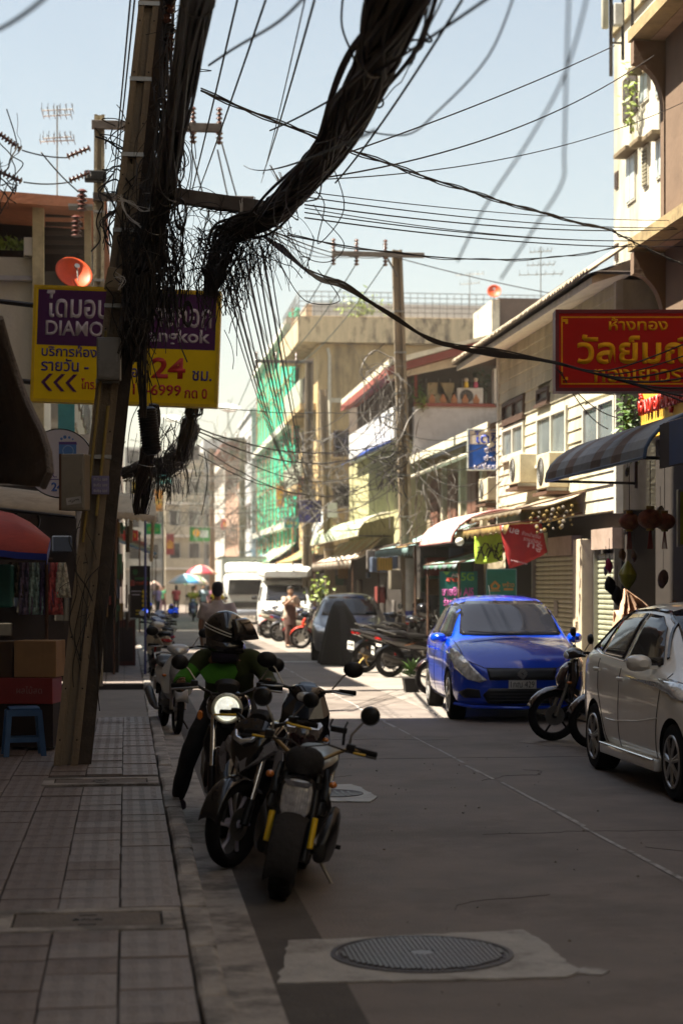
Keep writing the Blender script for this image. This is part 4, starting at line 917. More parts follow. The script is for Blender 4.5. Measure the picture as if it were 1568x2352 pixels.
MB().prism(rough_poly([(q.x-p0.x, q.y-p0.y) for q in cs], .06, .012, 5), .001, .012).build('concrete_pad', M('lighter_patch', (.42, .43, .42), .6, var=.15, bump=.4, bscale=40, c2=(.25, .24, .22)), t)
MB().lathe([(.26, 0), (.26, .018), (.235, .018), (.23, .014)], n=36).build('cover_plate', iron, t, True)
for i in range(7):
    u = -.15+i*.05; q = math.sqrt(.21**2-u*u); box('slot', darkmetal, t, u-.011, u+.011, -q, q, .0142, .0165)

# ---------------------------------------------------------------- left side: dark near block (throws the street into shade), buildings beyond the alley
plaster_d = M('stained_plaster', (.33, .29, .23), .9, var=.25, scale=1.5, bump=.4, bscale=20, c2=(.10, .08, .06), c2amt=.8, streak=.3)
plaster_w = M('peeling_white_plaster', (.52, .49, .42), .9, var=.15, scale=1.2, bump=.4, bscale=18, c2=(.10, .08, .065), c2amt=.9, streak=.5, mask=.55)
def block(label, x0, x1, y0, y1, h, mat, name='shop_building', storeys=3, win=None, face=-1, wm=None, cols=3, cat='building', street='x1'):
    """plain building: walls with recessed windows on the street side and the end that faces the camera"""
    g = thing(name, label, cat, (x0, y0, 0)); W, D = x1-x0, y1-y0
    MB().box(0, W, 0, D, -.3, h).build('wall', mat, g)
    MB().box(-.1, W+.1, -.1, D+.1, h+.001, h+.22).build('roof_parapet', mat, g)
    wm = wm or glass; sh = h/storeys
    fr = MB(); 
    for s_ in range(1, storeys):
        zc = s_*sh+sh*.5
        fr.box(-.06, W+.06, -.06, D+.06, s_*sh-.08, s_*sh+.06)
        n = max(1, int(D/2.4))
        for i in range(n):
            yc = (i+.5)*D/n; X = W if street == 'x1' else 0; sg = 1 if street == 'x1' else -1
            w_ = MB().box(min(X, X+sg*.05), max(X, X+sg*.05), yc-.55, yc+.55, zc-.65, zc+.65).build('window', M('window_frame_brown', (.12, .08, .055), .6), g)
            for k in (-1, 1): box('pane', glass, w_, min(X, X+sg*.065), max(X, X+sg*.065), yc+k*.27-.24, yc+k*.27+.24, zc-.58, zc+.58)
        n = max(1, int(W/2.6))
        for i in range(n):
            xc = (i+.5)*W/n
            w_ = MB().box(xc-.5, xc+.5, -.05, 0, zc-.6, zc+.6).build('window', M('window_frame_brown', (.12, .08, .055), .6), g)
            for k in (-1, 1): box('pane', glass, w_, xc+k*.25-.22, xc+k*.25+.22, -.065, 0, zc-.53, zc+.53)
    fr.build('floor_band', mat, g)
    return g
block('tall dark shophouse row along the near left pavement', -12, -1.75, -30, 22.2, 20, plaster_d, storeys=6)
block('unseen rear block added behind the left alley to shade it', -12, -3.2, 22.5, 29, 10.2, plaster_d, storeys=3)  # placed out of view to keep the sun off the driveway
block('unseen set back left block added to shade the road beyond the alley', -16, -4.6, 36.5, 44.5, 21.0, plaster_d, storeys=5)  # out of view, sized to throw shade across the road
block('long low left shophouse row beyond the pole', -12, -1.3, 47, 66, 8.6, plaster_d, storeys=3)
block('far left shophouse row near the street end', -12, -.9, 67, 108, 9.5, plaster_w, storeys=3)
block('unseen shophouse row added behind the camera on the right to darken the foreground', 6.7, 16, -24, 7.6, 23, plaster_d, storeys=6, street='x0')  # added to cut the sky light on the near street
block('unseen block added far behind the camera to darken the foreground', -14, 18, -48, -38, 15, plaster_d, storeys=4)  # added to close off sky light from behind the camera
# the visible left house: terrace under a brown-red roof edge, stained wall, column
XR = P(212, 480, 30).x; Yh = 30.0
g = thing('terrace_house', 'weathered left house with open dark terrace under a faded orange roof edge', 'building', (-6, Yh, 0))
def lx(px): return P(px, 700, Yh/CY).x+6
zz = lambda py, d=30.2: H+(1341-py)/4200*d
W = XR+6
MB().box(0, W-.9, .25, 6, 0, zz(600)).build('wall', plaster_w, g)
MB().box(W-.899, W, .25, 14, 0, zz(1000)).build('ground_floor_wall', plaster_w, g)
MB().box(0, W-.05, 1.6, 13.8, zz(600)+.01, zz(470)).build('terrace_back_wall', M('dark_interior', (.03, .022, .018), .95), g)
MB().prism([(-.3, zz(430)), (W+.25, zz(478)), (W+.25, zz(500)), (-.3, zz(462))], -.25, 14, 'Y').build('roof_edge', M('faded_orange_fascia', (.42, .17, .09), .75, var=.2, bump=.2), g)
for px in (92,): MB().box(lx(px)-.09, lx(px)+.09, 0, .22, zz(1000), zz(478)).build('column', M('cream_column', (.50, .43, .26), .8, c2=(.25, .2, .12)), g)
MB().box(W-.12, W-.01, 0, .2, zz(900), zz(490)).build('column', M('cream_column', (.5, .43, .26), .8), g)
for i in range(5):
    z = zz(590)+i*.15; box('shade_slat', M('dark_slat', (.06, .04, .03), .8), g, lx(105), W-.15, .5, .54, z+.05, z+.12)
box('terrace_sill', M('pale_sill', (.33, .32, .34), .7), g, 0, lx(85), .1, .24, zz(655), zz(645))
MB().box(lx(60), lx(86), .02, .245, zz(600), zz(560)).build('ledge', plaster_w, g)
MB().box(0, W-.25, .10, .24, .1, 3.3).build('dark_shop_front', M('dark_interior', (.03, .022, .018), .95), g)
random.seed(61)
for i in range(16):
    c_ = random.choice([(.07, .012, .012), (.08, .045, .012), (.022, .03, .05), (.07, .06, .045), (.012, .03, .02)]); x = random.uniform(3.6, W-.5); z = random.uniform(.3, 2.9); MB().box(x, x+random.uniform(.08, .35), -.15, .09, z, z+random.uniform(.1, .45), .01).build('shop_goods', M('dim_goods_%d' % int(c_[0]*1000), c_, .8), g)  # goods colours dimmed to carry the shade of the shop front
pl_ = thing('grass_tuft', 'spiky grass tuft growing on the ledge of the weathered left house', 'plant', P(30, 575, 29.9))
b_ = MB(); random.seed(3)
for i in range(46):
    x = random.uniform(-.35, .35); dx = random.uniform(-.25, .25); hh = random.uniform(.1, .28)
    b_.add([(x-.008, 0, 0), (x+.008, 0, 0), (x+dx*.5, .02, hh*.8), (x+dx, random.uniform(-.05, .05), hh)], [(0, 1, 2), (1, 3, 2)])
b_.build('blades', leaf_y, pl_)
box('teal_shutter', M('teal_painted_metal', (.06, .26, .27), .6), g, W-.55, W-.28, .19, .24, zz(1180), zz(925))
t = thing('satellite_dish', 'orange satellite dish above the yellow hotel sign', 'satellite dish', P(166, 636, 26), R(-70))
def dish(t, r, mat, tilt=R(55)):
    o = MB(); o.M = Matrix.Rotation(tilt, 4, 'Y')
    n = 28; rows = []
    for i in range(9):
        q = r*i/8; rows.append([(q*math.cos(2*math.pi*k/n), q*math.sin(2*math.pi*k/n), .55*q*q/r*.7) for k in range(n+1)])
    o.grid(rows); o.build('reflector', mat, t, True, solid=.01)
    a = MB(); a.M = o.M; a.tube([(r*.8, 0, .2), (0, 0, r*.9)], .012, 6); a.lathe([(.04, r*.85), (.04, r*.98)], n=10); a.build('feed_arm', steel, t)
    MB().tube([(0, 0, 0), (-.1, 0, -.1), (-.1, 0, -1.3*r-.3)], .025, 8).build('mast', steel, t)
orange = M('orange_dish_metal', (.62, .085, .02), .5, var=.12, bump=.1)
dish(t, .27, orange, R(62))

# ---------------------------------------------------------------- right side
WX = 6.9
plank_m = M('cream_weatherboard', (.53, .50, .38), .75, var=.18, scale=3, bump=.3, bscale=20, c2=(.27, .24, .16), c2amt=.6, streak=.4, mask=.48)
frame_w = M('window_frame_white', (.55, .53, .46), .55, var=.08, c2=(.45, .42, .35), c2amt=.4)
pane_g = M('hazy_window_pane', (.17, .20, .21), .18, spec=.8, coat=.5, var=.25, scale=2)
frame_b = M('window_frame_dark_brown', (.07, .04, .028), .6)
# A: boarded house
ya, yb = 25.2, YX(1145, WX)
g = thing('boarded_house', 'two storey cream weatherboard house with tiled eaves on the right', 'building', (WX, ya, 0)); D = yb-ya
MB().box(.03, 6, 0, D, 2.75, 6.0).build('wall', plank_m, g)
wins = []
def hw(px0, px1, py0, py1, fm, name='window', pn=2, pm=None):
    """window on the wall plane from picture columns/rows of its near/far edges"""
    y1, y0 = YX(px0, WX), YX(px1, WX); d0 = dX(px1, WX); z1 = H+(1341-py0)/4200*d0; z0 = H+(1341-py1)/4200*d0
    w = thing(name, None, None); bpy.data.objects.remove(w)
    a, b = y0-ya, y1-ya
    f = MB(); t_ = .07
    f.box(-.06, .03, a, b, z1-t_, z1).box(-.06, .03, a, b, z0, z0+t_)
    for k in range(pn+1): y = a+(b-a-t_)*k/pn; f.box(-.062, .03, y, y+t_, z0+t_, z1-t_)
    f.box(-.09, .0, a-.05, b+.05, z0-.05, z0-.001)
    o = f.build(name, fm, g)
    for k in range(pn):
        y = a+(b-a-t_)*k/pn+t_; box('pane', pm or pane_g, o, -.02, .02, y, y+(b-a-t_)/pn-t_, z0+t_, z1-t_)
    wins.append((a-.01, b+.01, z0-.02, z1+.01)); return o
hw(1158, 1207, 905, 955, frame_b, pn=2, pm=M('dark_pane', (.10, .085, .08), .3))
hw(1237, 1264, 885, 920, frame_b, pn=1, pm=M('dark_pane', (.10, .085, .08), .3))
hw(1158, 1207, 965, 1042, frame_w, pn=2)
hw(1238, 1306, 930, 1050, frame_w, pn=2)
hw(1344, 1418, 905, 1045, frame_w, pn=2)
hp = .19; z = 2.75; random.seed(2)
while z < 5.9:
    segs = [(0, D)]
    for a, b, z0, z1 in wins:
        if z+hp*.6 > z0 and z+hp*.4 < z1:
            ns_ = []
            for p, q in segs:
                if b <= p or a >= q: ns_.append((p, q)); continue
                if a > p: ns_.append((p, a))
                if b < q: ns_.append((b, q))
            segs = ns_
    for p, q in segs:
        if q-p < .05: continue
        m = MB().add([(.03, p, z), (.03, q, z), (.005, p, z+hp), (.005, q, z+hp), (-.028, p, z), (-.028, q, z), (-.006, p, z+hp), (-.006, q, z+hp)], [(0, 1, 5, 4), (4, 5, 7, 6), (6, 7, 3, 2), (0, 4, 6, 2), (1, 3, 7, 5)])
        m.build('weatherboard', plank_m, g, loc=(random.uniform(-.004, .004), 0, 0))
    z += hp
MB().box(-.045, .06, D-.12, D+.02, 2.7, 6.0).build('corner_post', frame_w, g)
MB().box(-.045, .06, -.02, .10, 2.7, 6.0).build('corner_post', frame_w, g)
# eave: soffit, fascia, two rows of barrel tiles
ex = -.62; ez = 5.78
MB().prism([(ex, ez), (ex, ez+.10), (.1, 6.2), (.1, 6.02)], -.9, D+1.0, 'Y').build('soffit', M('pale_soffit', (.62, .56, .46), .8, c2=(.4, .34, .25)), g)
rf = MB().add([(ex-.08, -1.0, ez+.12), (ex-.08, D+1.1, ez+.12), (3.6, D-1.5, 7.6), (3.6, 1.5, 7.6), (7.5, D+1.1, 5.9), (7.5, -1.0, 5.9)], [(0, 1, 2, 3), (3, 2, 4, 5), (0, 3, 5), (1, 4, 2)]).build('roof', M('dark_roof_tile', (.06, .045, .038), .8, bump=.6, bscale=12), g)
tile_mesh = None
for r_i, (xx, z_) in enumerate(((ex-.10, ez+.13), (ex+.10, ez+.27))):
    n = int((D+2)/.155)
    for i in range(n):
        y = -1.0+i*(D+2.05)/n
        if tile_mesh is None:
            rows = [[(.0+.34*q, .0+.07*math.sin(math.pi*(k/6-.5)), .065*math.cos(math.pi*(k/6-.5))+.22*q) for k in range(7)] for q in (0, 1)]
            o = MB().grid(rows).build('roof_tile', M('roof_tile_end', (.40, .34, .25), .7, var=.4, scale=3), g, True); tile_mesh = o.data; o.location = (xx, y, z_)
            o.modifiers.new('t', 'SOLIDIFY').thickness = .02
        else:
            o = bpy.data.objects.new('roof_tile', tile_mesh); col.objects.link(o); o.parent = g; o.location = (xx+random.uniform(-.01, .01), y, z_)
            o.modifiers.new('t', 'SOLIDIFY').thickness = .02
# ground floor of the house: shutters, posts, dark openings
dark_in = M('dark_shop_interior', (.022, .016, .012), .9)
shut_m = M('beige_roller_shutter', (.36, .32, .22), .55, var=.12, bump=.1, c2=(.22, .19, .13), c2amt=.5)
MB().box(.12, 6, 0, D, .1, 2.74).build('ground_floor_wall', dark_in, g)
def shutter(label, px0, px1, z0, z1, X=WX, mat=None, slat=.075, inn=.05):
    y1, y0 = YX(px0, X), YX(px1, X); s_ = thing('roller_shutter', label, 'shutter', (X, y0, z0)); w = y1-y0
    n = int((z1-z0)/slat); sm = MB().add([(inn, 0, 0), (inn, w, 0), (inn-.02, 0, slat*.35), (inn-.02, w, slat*.35), (inn-.02, 0, slat*.75), (inn-.02, w, slat*.75), (inn, 0, slat*.97), (inn, w, slat*.97)], [(0, 1, 3, 2), (2, 3, 5, 4), (4, 5, 7, 6)])
    o = sm.build('shutter_slat', mat or shut_m, s_)
    for i in range(1, n):
        c = bpy.data.objects.new('shutter_slat', o.data); col.objects.link(c); c.parent = s_; c.location = (random.uniform(-.003, .003), 0, i*slat)
    box('guide_rail', steel, s_, -.03, inn+.02, -.06, -.002, 0, z1-z0); box('guide_rail', steel, s_, -.03, inn+.02, w+.002, w+.06, 0, z1-z0)
    MB().box(-.06, .1, -.06, w+.06, z1-z0+.002, z1-z0+.30).build('shutter_hood', M('hood_panel', (.33, .25, .2), .7, c2=(.2, .14, .1)), s_)
    return s_
s1 = shutter('closed beige roller shutter behind the blue car', 1225, 1318, .12, 2.15)
pp = MB().box(0, .03, 0, .42, 0, .36).build('poster', M('pale_green_poster', (.40, .42, .26), .7), s1, loc=(-.09, 1.55, 2.06)); lettering('ตู้เย็น', .24, .14, black, pp, (-.003, .21, .18), (R(90), 0, -R(90)))
MB().box(0, .012, 0, .24, 0, .26).build('notice', M('grey_notice', (.25, .22, .2), .8), s1, loc=(.015, 1.2, 1.05))
MB().box(0, .18, 0, .52, 0, 2.25, .01).build('shop_pillar', M('cream_pillar', (.50, .42, .30), .8, var=.12, c2=(.2, .15, .1), c2amt=.7, mask=.6), g, loc=(-.16, YX(1358, WX)-ya, .12))
lt = lettering('เช่า', .16, .22, M('dark_marking', (.10, .06, .03), .8), g, (-.165, YX(1358, WX)-ya+.26, 1.1), (R(90), 0, -R(90)))
shutter('narrow greenish roller shutter beside the cream pillar', 1368, 1412, .12, 2.2, mat=M('greenish_shutter', (.30, .31, .22), .6, c2=(.18, .18, .12)))
# B: concrete corner building with curved wing walls (near right)
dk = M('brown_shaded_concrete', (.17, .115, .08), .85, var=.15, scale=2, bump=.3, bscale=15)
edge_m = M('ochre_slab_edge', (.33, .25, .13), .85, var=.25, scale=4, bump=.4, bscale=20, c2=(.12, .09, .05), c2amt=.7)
g = thing('balcony_building', 'brown concrete building with curved balcony brackets at the top right', 'building', (0, 0, 0))
dB = 24.0; Yw = P(1450, 60, dB).y
tipX = P(1450, 60, dB).x
for k, py in enumerate((60, 545)):
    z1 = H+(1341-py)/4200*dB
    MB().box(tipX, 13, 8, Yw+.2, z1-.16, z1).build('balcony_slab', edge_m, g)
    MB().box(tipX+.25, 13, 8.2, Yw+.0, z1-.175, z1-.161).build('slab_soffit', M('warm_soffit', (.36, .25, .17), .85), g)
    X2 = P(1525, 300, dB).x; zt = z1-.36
    zs = [zt-.001]; arc = [(X2+.0-(X2-tipX-.02)*math.cos(R(a)), zt-.28-.55*(math.sin(R(a))) ) for a in range(0, 91, 9)]
    arc = [(tipX+.02+(X2-tipX-.02)*math.sin(R(a)), zt-.12-.62*(1-math.cos(R(a)))) for a in range(0, 91, 9)]
    zb = z1-2.78 if k == 0 else 3.2
    poly = [(tipX+.02, zt+.17), (tipX+.02, zt-.12)]+arc[1:]+[(X2, zb+.0), (13, zb), (13, zt+.17)]
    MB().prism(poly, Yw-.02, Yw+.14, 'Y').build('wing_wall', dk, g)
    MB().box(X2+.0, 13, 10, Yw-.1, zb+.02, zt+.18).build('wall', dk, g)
MB().box(7.2, 13, 8, Yw-.2, 9.2, 20).build('sky_block', dk, g)  # mass added overhead to keep sky light off the foreground
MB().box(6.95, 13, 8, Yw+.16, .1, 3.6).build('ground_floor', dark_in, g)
# tall white block behind
TX = 9.6; yn, yf = YX(1600, TX), YX(1409, TX)
g = thing('white_tower_block', 'tall stained white apartment block behind the weatherboard house', 'building', (TX, yn, 0)); D = yf-yn; zt = H+(1341-85)/4200*dX(1409, TX)
MB().box(0, 6, 0, D, 0, zt).build('wall', M('tower_white_plaster', (.52, .50, .41), .85, var=.18, scale=1.2, bump=.35, bscale=16, c2=(.20, .18, .11), c2amt=.75, streak=.35, mask=.50), g)
MB().box(-.08, 6, -.05, D+.08, zt+.001, zt+.35).build('parapet', M('parapet_plaster', (.4, .34, .2), .85, c2=(.12, .1, .06), c2amt=.8), g)
def tw(px0, px1, py0, py1, hood=True, mat=None, name='window', louv=False):
    y1, y0 = YX(px0, TX)-yn, YX(px1, TX)-yn; dd = dX((px0+px1)/2, TX); z1 = H+(1341-py0)/4200*dd; z0 = H+(1341-py1)/4200*dd
    f = MB().box(-.03, .0, y0, y1, z0, z1).build(name, frame_w if mat is None else frame_b, g)
    n = 2 if not louv else 1
    if louv:
        for i in range(10): q = z0+.04+(z1-z0-.08)*i/10; box('louvre_slat', M('louvre_grey', (.22, .2, .14), .7), f, -.06, -.031, y0+.03, y1-.03, q, q+(z1-z0)*.06)
    else:
        for i in range(n): a = y0+(y1-y0)*i/n; box('pane', mat or M('pale_blue_pane', (.40, .46, .46), .3), f, -.04, -.031, a+.025, a+(y1-y0)/n-.025, z0+.04, z1-.04)
    if hood: box('window_hood', M('hood_dark', (.16, .12, .07), .8), g, -.25, -.001, y0-.12, y1+.12, z1+.03, z1+.10)
tw(1432, 1464, 170, 268, False, M('dark_pane_tower', (.05, .035, .025), .5)); tw(1472, 1490, 165, 235); tw(1508, 1524, 160, 220)
tw(1440, 1460, 358, 465); tw(1478, 1490, 335, 430, louv=True); tw(1508, 1522, 320, 410)
tw(1413, 1420, 395, 432, False, M('dark_pane_tower', (.05, .035, .025), .5), 'vent_block'); tw(1413, 1420, 560, 598, False, M('dark_pane_tower', (.05, .035, .025), .5), 'vent_block')
tw(1445, 1462, 600, 640, False, M('dark_pane_tower', (.05, .035, .025), .5), 'vent_block')
def foliage(name, label, c, sx, sy, sz, n, mat, size=.07, cat='plant', stem=None, group=None):
    t = thing(name, label, cat, c, 0, group); m = MB()
    for i in range(n):
        u = Vector((random.gauss(0, .45), random.gauss(0, .45), random.gauss(0, .45)))
        p = Vector((u.x*sx, u.y*sy, u.z*sz)); d1 = Vector((random.uniform(-1, 1), random.uniform(-1, 1), random.uniform(-.8, .8))).normalized(); d2 = d1.orthogonal().normalized(); s_ = size*random.uniform(.5, 1.3)
        m.add([p-d1*s_, p-d2*s_*.4, p+d1*s_, p+d2*s_*.4], [(0, 1, 2, 3)])
    m.build('foliage', mat, t)
    if stem:
        q = MB()
        for i in range(5): q.tube([(random.uniform(-.03, .03), 0, -sz*stem), (random.uniform(-.2, .2)*sx, random.uniform(-.2, .2)*sy, random.uniform(0, .6)*sz)], .008, 5)
        q.build('stem', M('plant_stem', (.10, .08, .03), .8), t)
    return t
random.seed(21)
cbx = onX(1447, 215, TX-.2); foliage('climbing_plant', 'yellow green climber hanging at the top window of the white block', cbx, .12, .45, .75, 130, leaf_y, .07, stem=1)
t = thing('antenna_mast', 'phone antenna mast with white panel on the white block roof edge', 'antenna', P(1402, 60, 33))
m = MB(); m.tube([(0, 0, -.9), (0, 0, 1.2)], .035, 8); m.tube([(.22, 0, -.6), (.22, 0, 1.2)], .03, 8); m.tube([(0, 0, .55), (.4, 0, .6)], .04, 8); m.tube([(.4, 0, -.2), (.4, 0, .65)], .03, 8); m.tube([(0, 0, .1), (.22, 0, .1)], .02); m.tube([(0, 0, -.3), (.22, 0, -.3)], .02); m.build('pole', darkmetal, t)
MB().box(-.17, -.05, -.05, .05, -.05, 1.1, .02).build('antenna_panel', M('antenna_panel_grey', (.4, .4, .32), .5), t, True)
MB().box(.04, .2, -.1, .05, 0, .4, .02).build('radio_unit', M('radio_grey', (.42, .42, .4), .5), t)
# ---------------------------------------------------------------- right side beyond the boarded house
red_trim = M('dull_red_trim', (.24, .06, .045), .65)
white_wall = M('white_painted_wall', (.55, .56, .56), .75, var=.1, c2=(.32, .32, .31), c2amt=.5)
yellow_wall = M('pale_yellow_wall', (.46, .44, .24), .85, var=.15, bump=.3, c2=(.25, .22, .14), c2amt=.6)
tan_wall = M('tan_stained_plaster', (.50, .37, .19), .9, var=.22, scale=1.3, bump=.4, bscale=12, c2=(.06, .045, .03), c2amt=.9, streak=.25, mask=.50)
def wn_(): pass
cream_fascia = M('pale_fascia_board', (.62, .58, .45), .7, c2=(.3, .26, .2))
def zat(py, d): return H+(1341-py)/4200*d
# low tiled house between
g = thing('low_house', 'low two storey house with long sloping pale eave beside the weatherboard house', 'building', (7.4, 34.6, 0))
MB().box(0, 6, 0, 10.2, 0, 4.75).build('wall', M('dull_cream_wall', (.36, .30, .20), .85, c2=(.18, .13, .08)), g)  # duller cream than the pilasters, with brown blotches
MB().prism([(-.55, 4.62), (-.55, 4.74), (3, 6.1), (3, 5.98)], -.4, 10.5, 'Y').build('roof', M('brown_tile_roof', (.16, .11, .075), .8, bump=.5), g)
MB().box(-.60, -.552, -.45, 10.6, 4.60, 4.78).build('fascia', cream_fascia, g)
MB().tube([(-.5, -.4, 4.35), (-.5, 10.5, 4.3)], .05, 8).build('gutter_pipe', cream_fascia, g)
for i, y in enumerate((1.2, 3.4, 5.8, 8.2)):
    w_ = MB().box(-.05, 0, y, y+1.1, 2.95, 4.2).build('window', M('brown_shutter_wood', (.13, .065, .045), .6), g); 
    for k in (0, 1): box('shutter_leaf', M('brown_shutter_leaf', (.16, .075, .05), .6), w_, -.075, -.051, y+.05+k*.52, y+.53+k*.52, 3.0, 4.15)
for y in (.2, 2.6, 5.1, 7.4): MB().box(-.1, 0, y, y+.25, 0, 4.6).build('pilaster', M('cream_pilaster', (.5, .44, .32), .8, c2=(.25, .2, .14)), g)
# white balcony building
Y0 = 45.6; d0 = 46.4; WXx = 6.9
g = thing('balcony_house', 'white balcony house with red trim, air conditioner and plants', 'building', (WXx, Y0, 0)); 
bx = lambda px: P(px, 900, d0).x-WXx
MB().box(0, 7, .01, 11, 0, zat(1012, d0)).build('lower_wall', yellow_wall, g)
MB().box(bx(943), 7, -.25, .0, zat(1055, d0), zat(938, d0)).build('balcony_parapet', white_wall, g)
MB().box(-.25, -.01, -.25, 9, zat(1012, d0)+.01, zat(938, d0)).build('balcony_parapet', white_wall, g)
MB().box(bx(943)-.02, 7, -.30, -.252, zat(938, d0), zat(930, d0)).build('red_rail', red_trim, g)
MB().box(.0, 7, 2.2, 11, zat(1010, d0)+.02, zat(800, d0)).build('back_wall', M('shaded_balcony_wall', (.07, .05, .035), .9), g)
MB().prism([(-.5, zat(856, d0)), (bx(1165), zat(772, d0)), (bx(1165), zat(790, d0)), (-.5, zat(872, d0))], -.9, 9, 'Y').build('roof', red_trim, g)
MB().prism([(-.45, zat(873, d0)), (bx(1165), zat(791, d0)), (bx(1165), zat(822, d0)), (-.45, zat(830+52, d0))], -.6, -.5, 'Y').build('roof_fascia', cream_fascia, g)
MB().prism([(-.48, zat(840, d0)), (bx(1165), zat(766, d0)), (bx(1165), zat(771, d0)), (-.48, zat(846+8, d0))], -.95, 9, 'Y').build('roof_edge', cream_fascia, g)
box('corner_post', M('white_post', (.55, .53, .48), .7), g, bx(1128), bx(1146), -.3, 0, zat(935, d0), zat(850, d0))
box('corner_post', red_trim, g, bx(945), bx(951), -.2, -.1, zat(935, d0), zat(850, d0))
bl = MB()
for i in range(14): bl.box(.3+i*.32, .33+i*.32, 2.05, 2.1, zat(930, d0), zat(850, d0))
bl.build('window_bars', M('bar_grey', (.2, .17, .14), .6), g)
for i in range(5):
    zz0 = zat(930, d0); c_ = MB().prism([(-.07, 0), (.07, 0), (.085, .10), (.05, .14), (.03, .2), (0, .24), (-.03, .2), (-.05, .14), (-.085, .10)], -.26, -.2, 'Y'); c_.build('baluster', M('orange_baluster', (.4, .17, .07), .6), g, loc=(bx(985)+i*.28, .02, zz0))
m = MB(); a, b_ = bx(985), bx(1045); z0, z1 = zat(925, d0), zat(878, d0)
m.prism([(a, z0), (b_-.1, z0), (b_, z1-.1), (b_, z1), (b_-.42, z1), (b_-.45, z1-.25), (a+.35, z1-.25), (a+.3, z1), (a, z1)], .3, .5, 'Y'); m.build('cream_screen', M('cream_screen', (.55, .46, .28), .7), g)
def aircon(label, loc, rz, w=.78, h=.55, dp=.3, mat=None, group='air conditioner units on the right-hand walls'):
    t = thing('air_conditioner', label, 'air conditioner', loc, rz, group)
    MB().box(-w/2, w/2, 0, dp, 0, h, .015).build('case', mat or M('aircon_white', (.60, .60, .57), .5, c2=(.4, .38, .33), c2amt=.4), t)
    MB().lathe([(h*.40, -.012), (h*.40, -.001)], (-w*.14, 0, h/2), 'Y', 24).build('fan_opening', M('fan_dark', (.03, .028, .026), .6), t)
    f = MB()
    for r_ in (.12, .2, .28, .36): f.torus((-w*.14, -.018, h/2), r_*h, .004, 'Y', 24, 4)
    f.build('fan_grille', M('grille_grey', (.25, .25, .24), .5), t)
    box('foot', steel, t, -w/2+.05, -w/2+.1, -.01, dp+.02, -.05, -.001); box('foot', steel, t, w/2-.1, w/2-.05, -.01, dp+.02, -.05, -.001)
    return t
aircon('white air conditioner on the red-trimmed balcony with a round black fan', P(1079, 929, 46.1), -YAW, .65, .42)
for i, (px, c_) in enumerate(((1070, yellow_paint), (1092, M('pink_doll', (.5, .08, .15), .5)))):
    t = thing('figurine', ('yellow', 'pink')[i]+' figurine standing on the balcony air conditioner', 'figurine', P(px, 890, 46.1))
    MB().lathe([(.06, 0), (.05, .12), (.02, .15)], n=12).build('base', c_, t, True); MB().ball((0, 0, .19), .055).build('head', M('doll_head', (.6, .5, .4), .5), t, True)
random.seed(5)
foliage('balcony_plant', 'leafy plant at the left corner of the red-trimmed balcony', P(962, 905, 46), .28, .25, .38, 150, leaf_m, .06, stem=.9)
foliage('balcony_plant', 'yellow green plant low behind the balcony rail', P(968, 925, 45.7), .2, .2, .2, 90, leaf_y, .05, stem=.9)
foliage('balcony_plant', 'tall dark bush by the back of the balcony', P(1105, 872, 47.2), .35, .3, .4, 140, M('dark_leaf', (.02, .045, .01), .6), .07, stem=1)
# blue mini awning and cables front of the yellow wall
MB_ = thing('small_awning', 'small bright blue awning on the corner of the yellow wall', 'awning', (6.85, 46.0, zat(1012, 47)))
MB().prism([(-.75, -.30), (-.75, -.26), (0, .04), (0, 0)], 0, 6, 'Y').build('sheet', M('bright_blue_sheet', (.03, .10, .55), .5), MB_)
# tan corner building
Yt = 66.0; dt = Yt/.99
g = thing('corner_shophouse', 'tan stained three storey shophouse with rooftop fence', 'building', (6.9, Yt, 0))
tx = lambda px: P(px, 900, dt).x-6.9
MB().box(0, 12, 0, 7.2, 0, zat(792, dt)).build('wall', tan_wall, g)
MB().box(-.75, 12, -.3, 7.4, zat(790, dt), zat(732, dt)).build('parapet', M('stained_parapet', (.50, .40, .25), .9, var=.2, c2=(.08, .06, .045), c2amt=.9, streak=.4, mask=.5, bump=.3), g)
MB().box(-.6, .0, .5, 7.2, zat(930, dt)-.15, zat(925, dt)).build('balcony_slab', tan_wall, g); MB().box(-.6, -.5, .5, 7.2, zat(925, dt)+.001, zat(895, dt)+.4).build('balcony_wall', M('green_grey_wall', (.36, .38, .30), .85), g)
MB().box(-.6, .0, .5, 7.2, zat(1110, dt)-.15, zat(1105, dt)).build('balcony_slab', tan_wall, g); MB().box(-.6, -.5, .5, 7.2, zat(1105, dt)+.001, zat(1075, dt)+.3).build('balcony_wall', M('green_grey_wall', (.36, .38, .30), .85), g)
for zc in (880, 1010, 1150):
    for y in (1.5, 4.2): box('opening', dark_in, g, -.03, .01, y, y+1.6, zat(zc+30, dt), zat(zc-45, dt))
for x_, z_, h_ in ((1.1, 1010, 40), (3.2, 1010, 40), (1.1, 1130, 36), (3.2, 1130, 36), (2.2, 880, 26)):
    w_ = MB().box(x_-.55, x_+.55, -.05, 0, zat(z_+h_/2+20, dt), zat(z_-h_/2, dt)).build('window', frame_b, g); box('pane', glass, w_, x_-.45, x_+.45, -.065, -.051, zat(z_+h_/2+14, dt), zat(z_-h_/2+5, dt)); box('sill', tan_wall, g, x_-.65, x_+.65, -.14, -.001, zat(z_+h_/2+25, dt), zat(z_+h_/2+20, dt)-.01)
MB().tube([(.35, -.08, zat(790, dt)-.2), (.42, -.08, zat(820, dt)), (.42, -.08, zat(1120, dt))], .06, 8).build('drain_pipe', M('pale_pipe', (.5, .47, .38), .6), g)
MB().box(.2, 4.6, -.04, -.001, zat(926, dt), zat(916, dt)).build('ledge', cream_fascia, g)
MB().box(4.6, 12, -.001-.05, -.001, zat(1200, dt), zat(1120, dt)).build('lower_panel', cream_fascia, g)
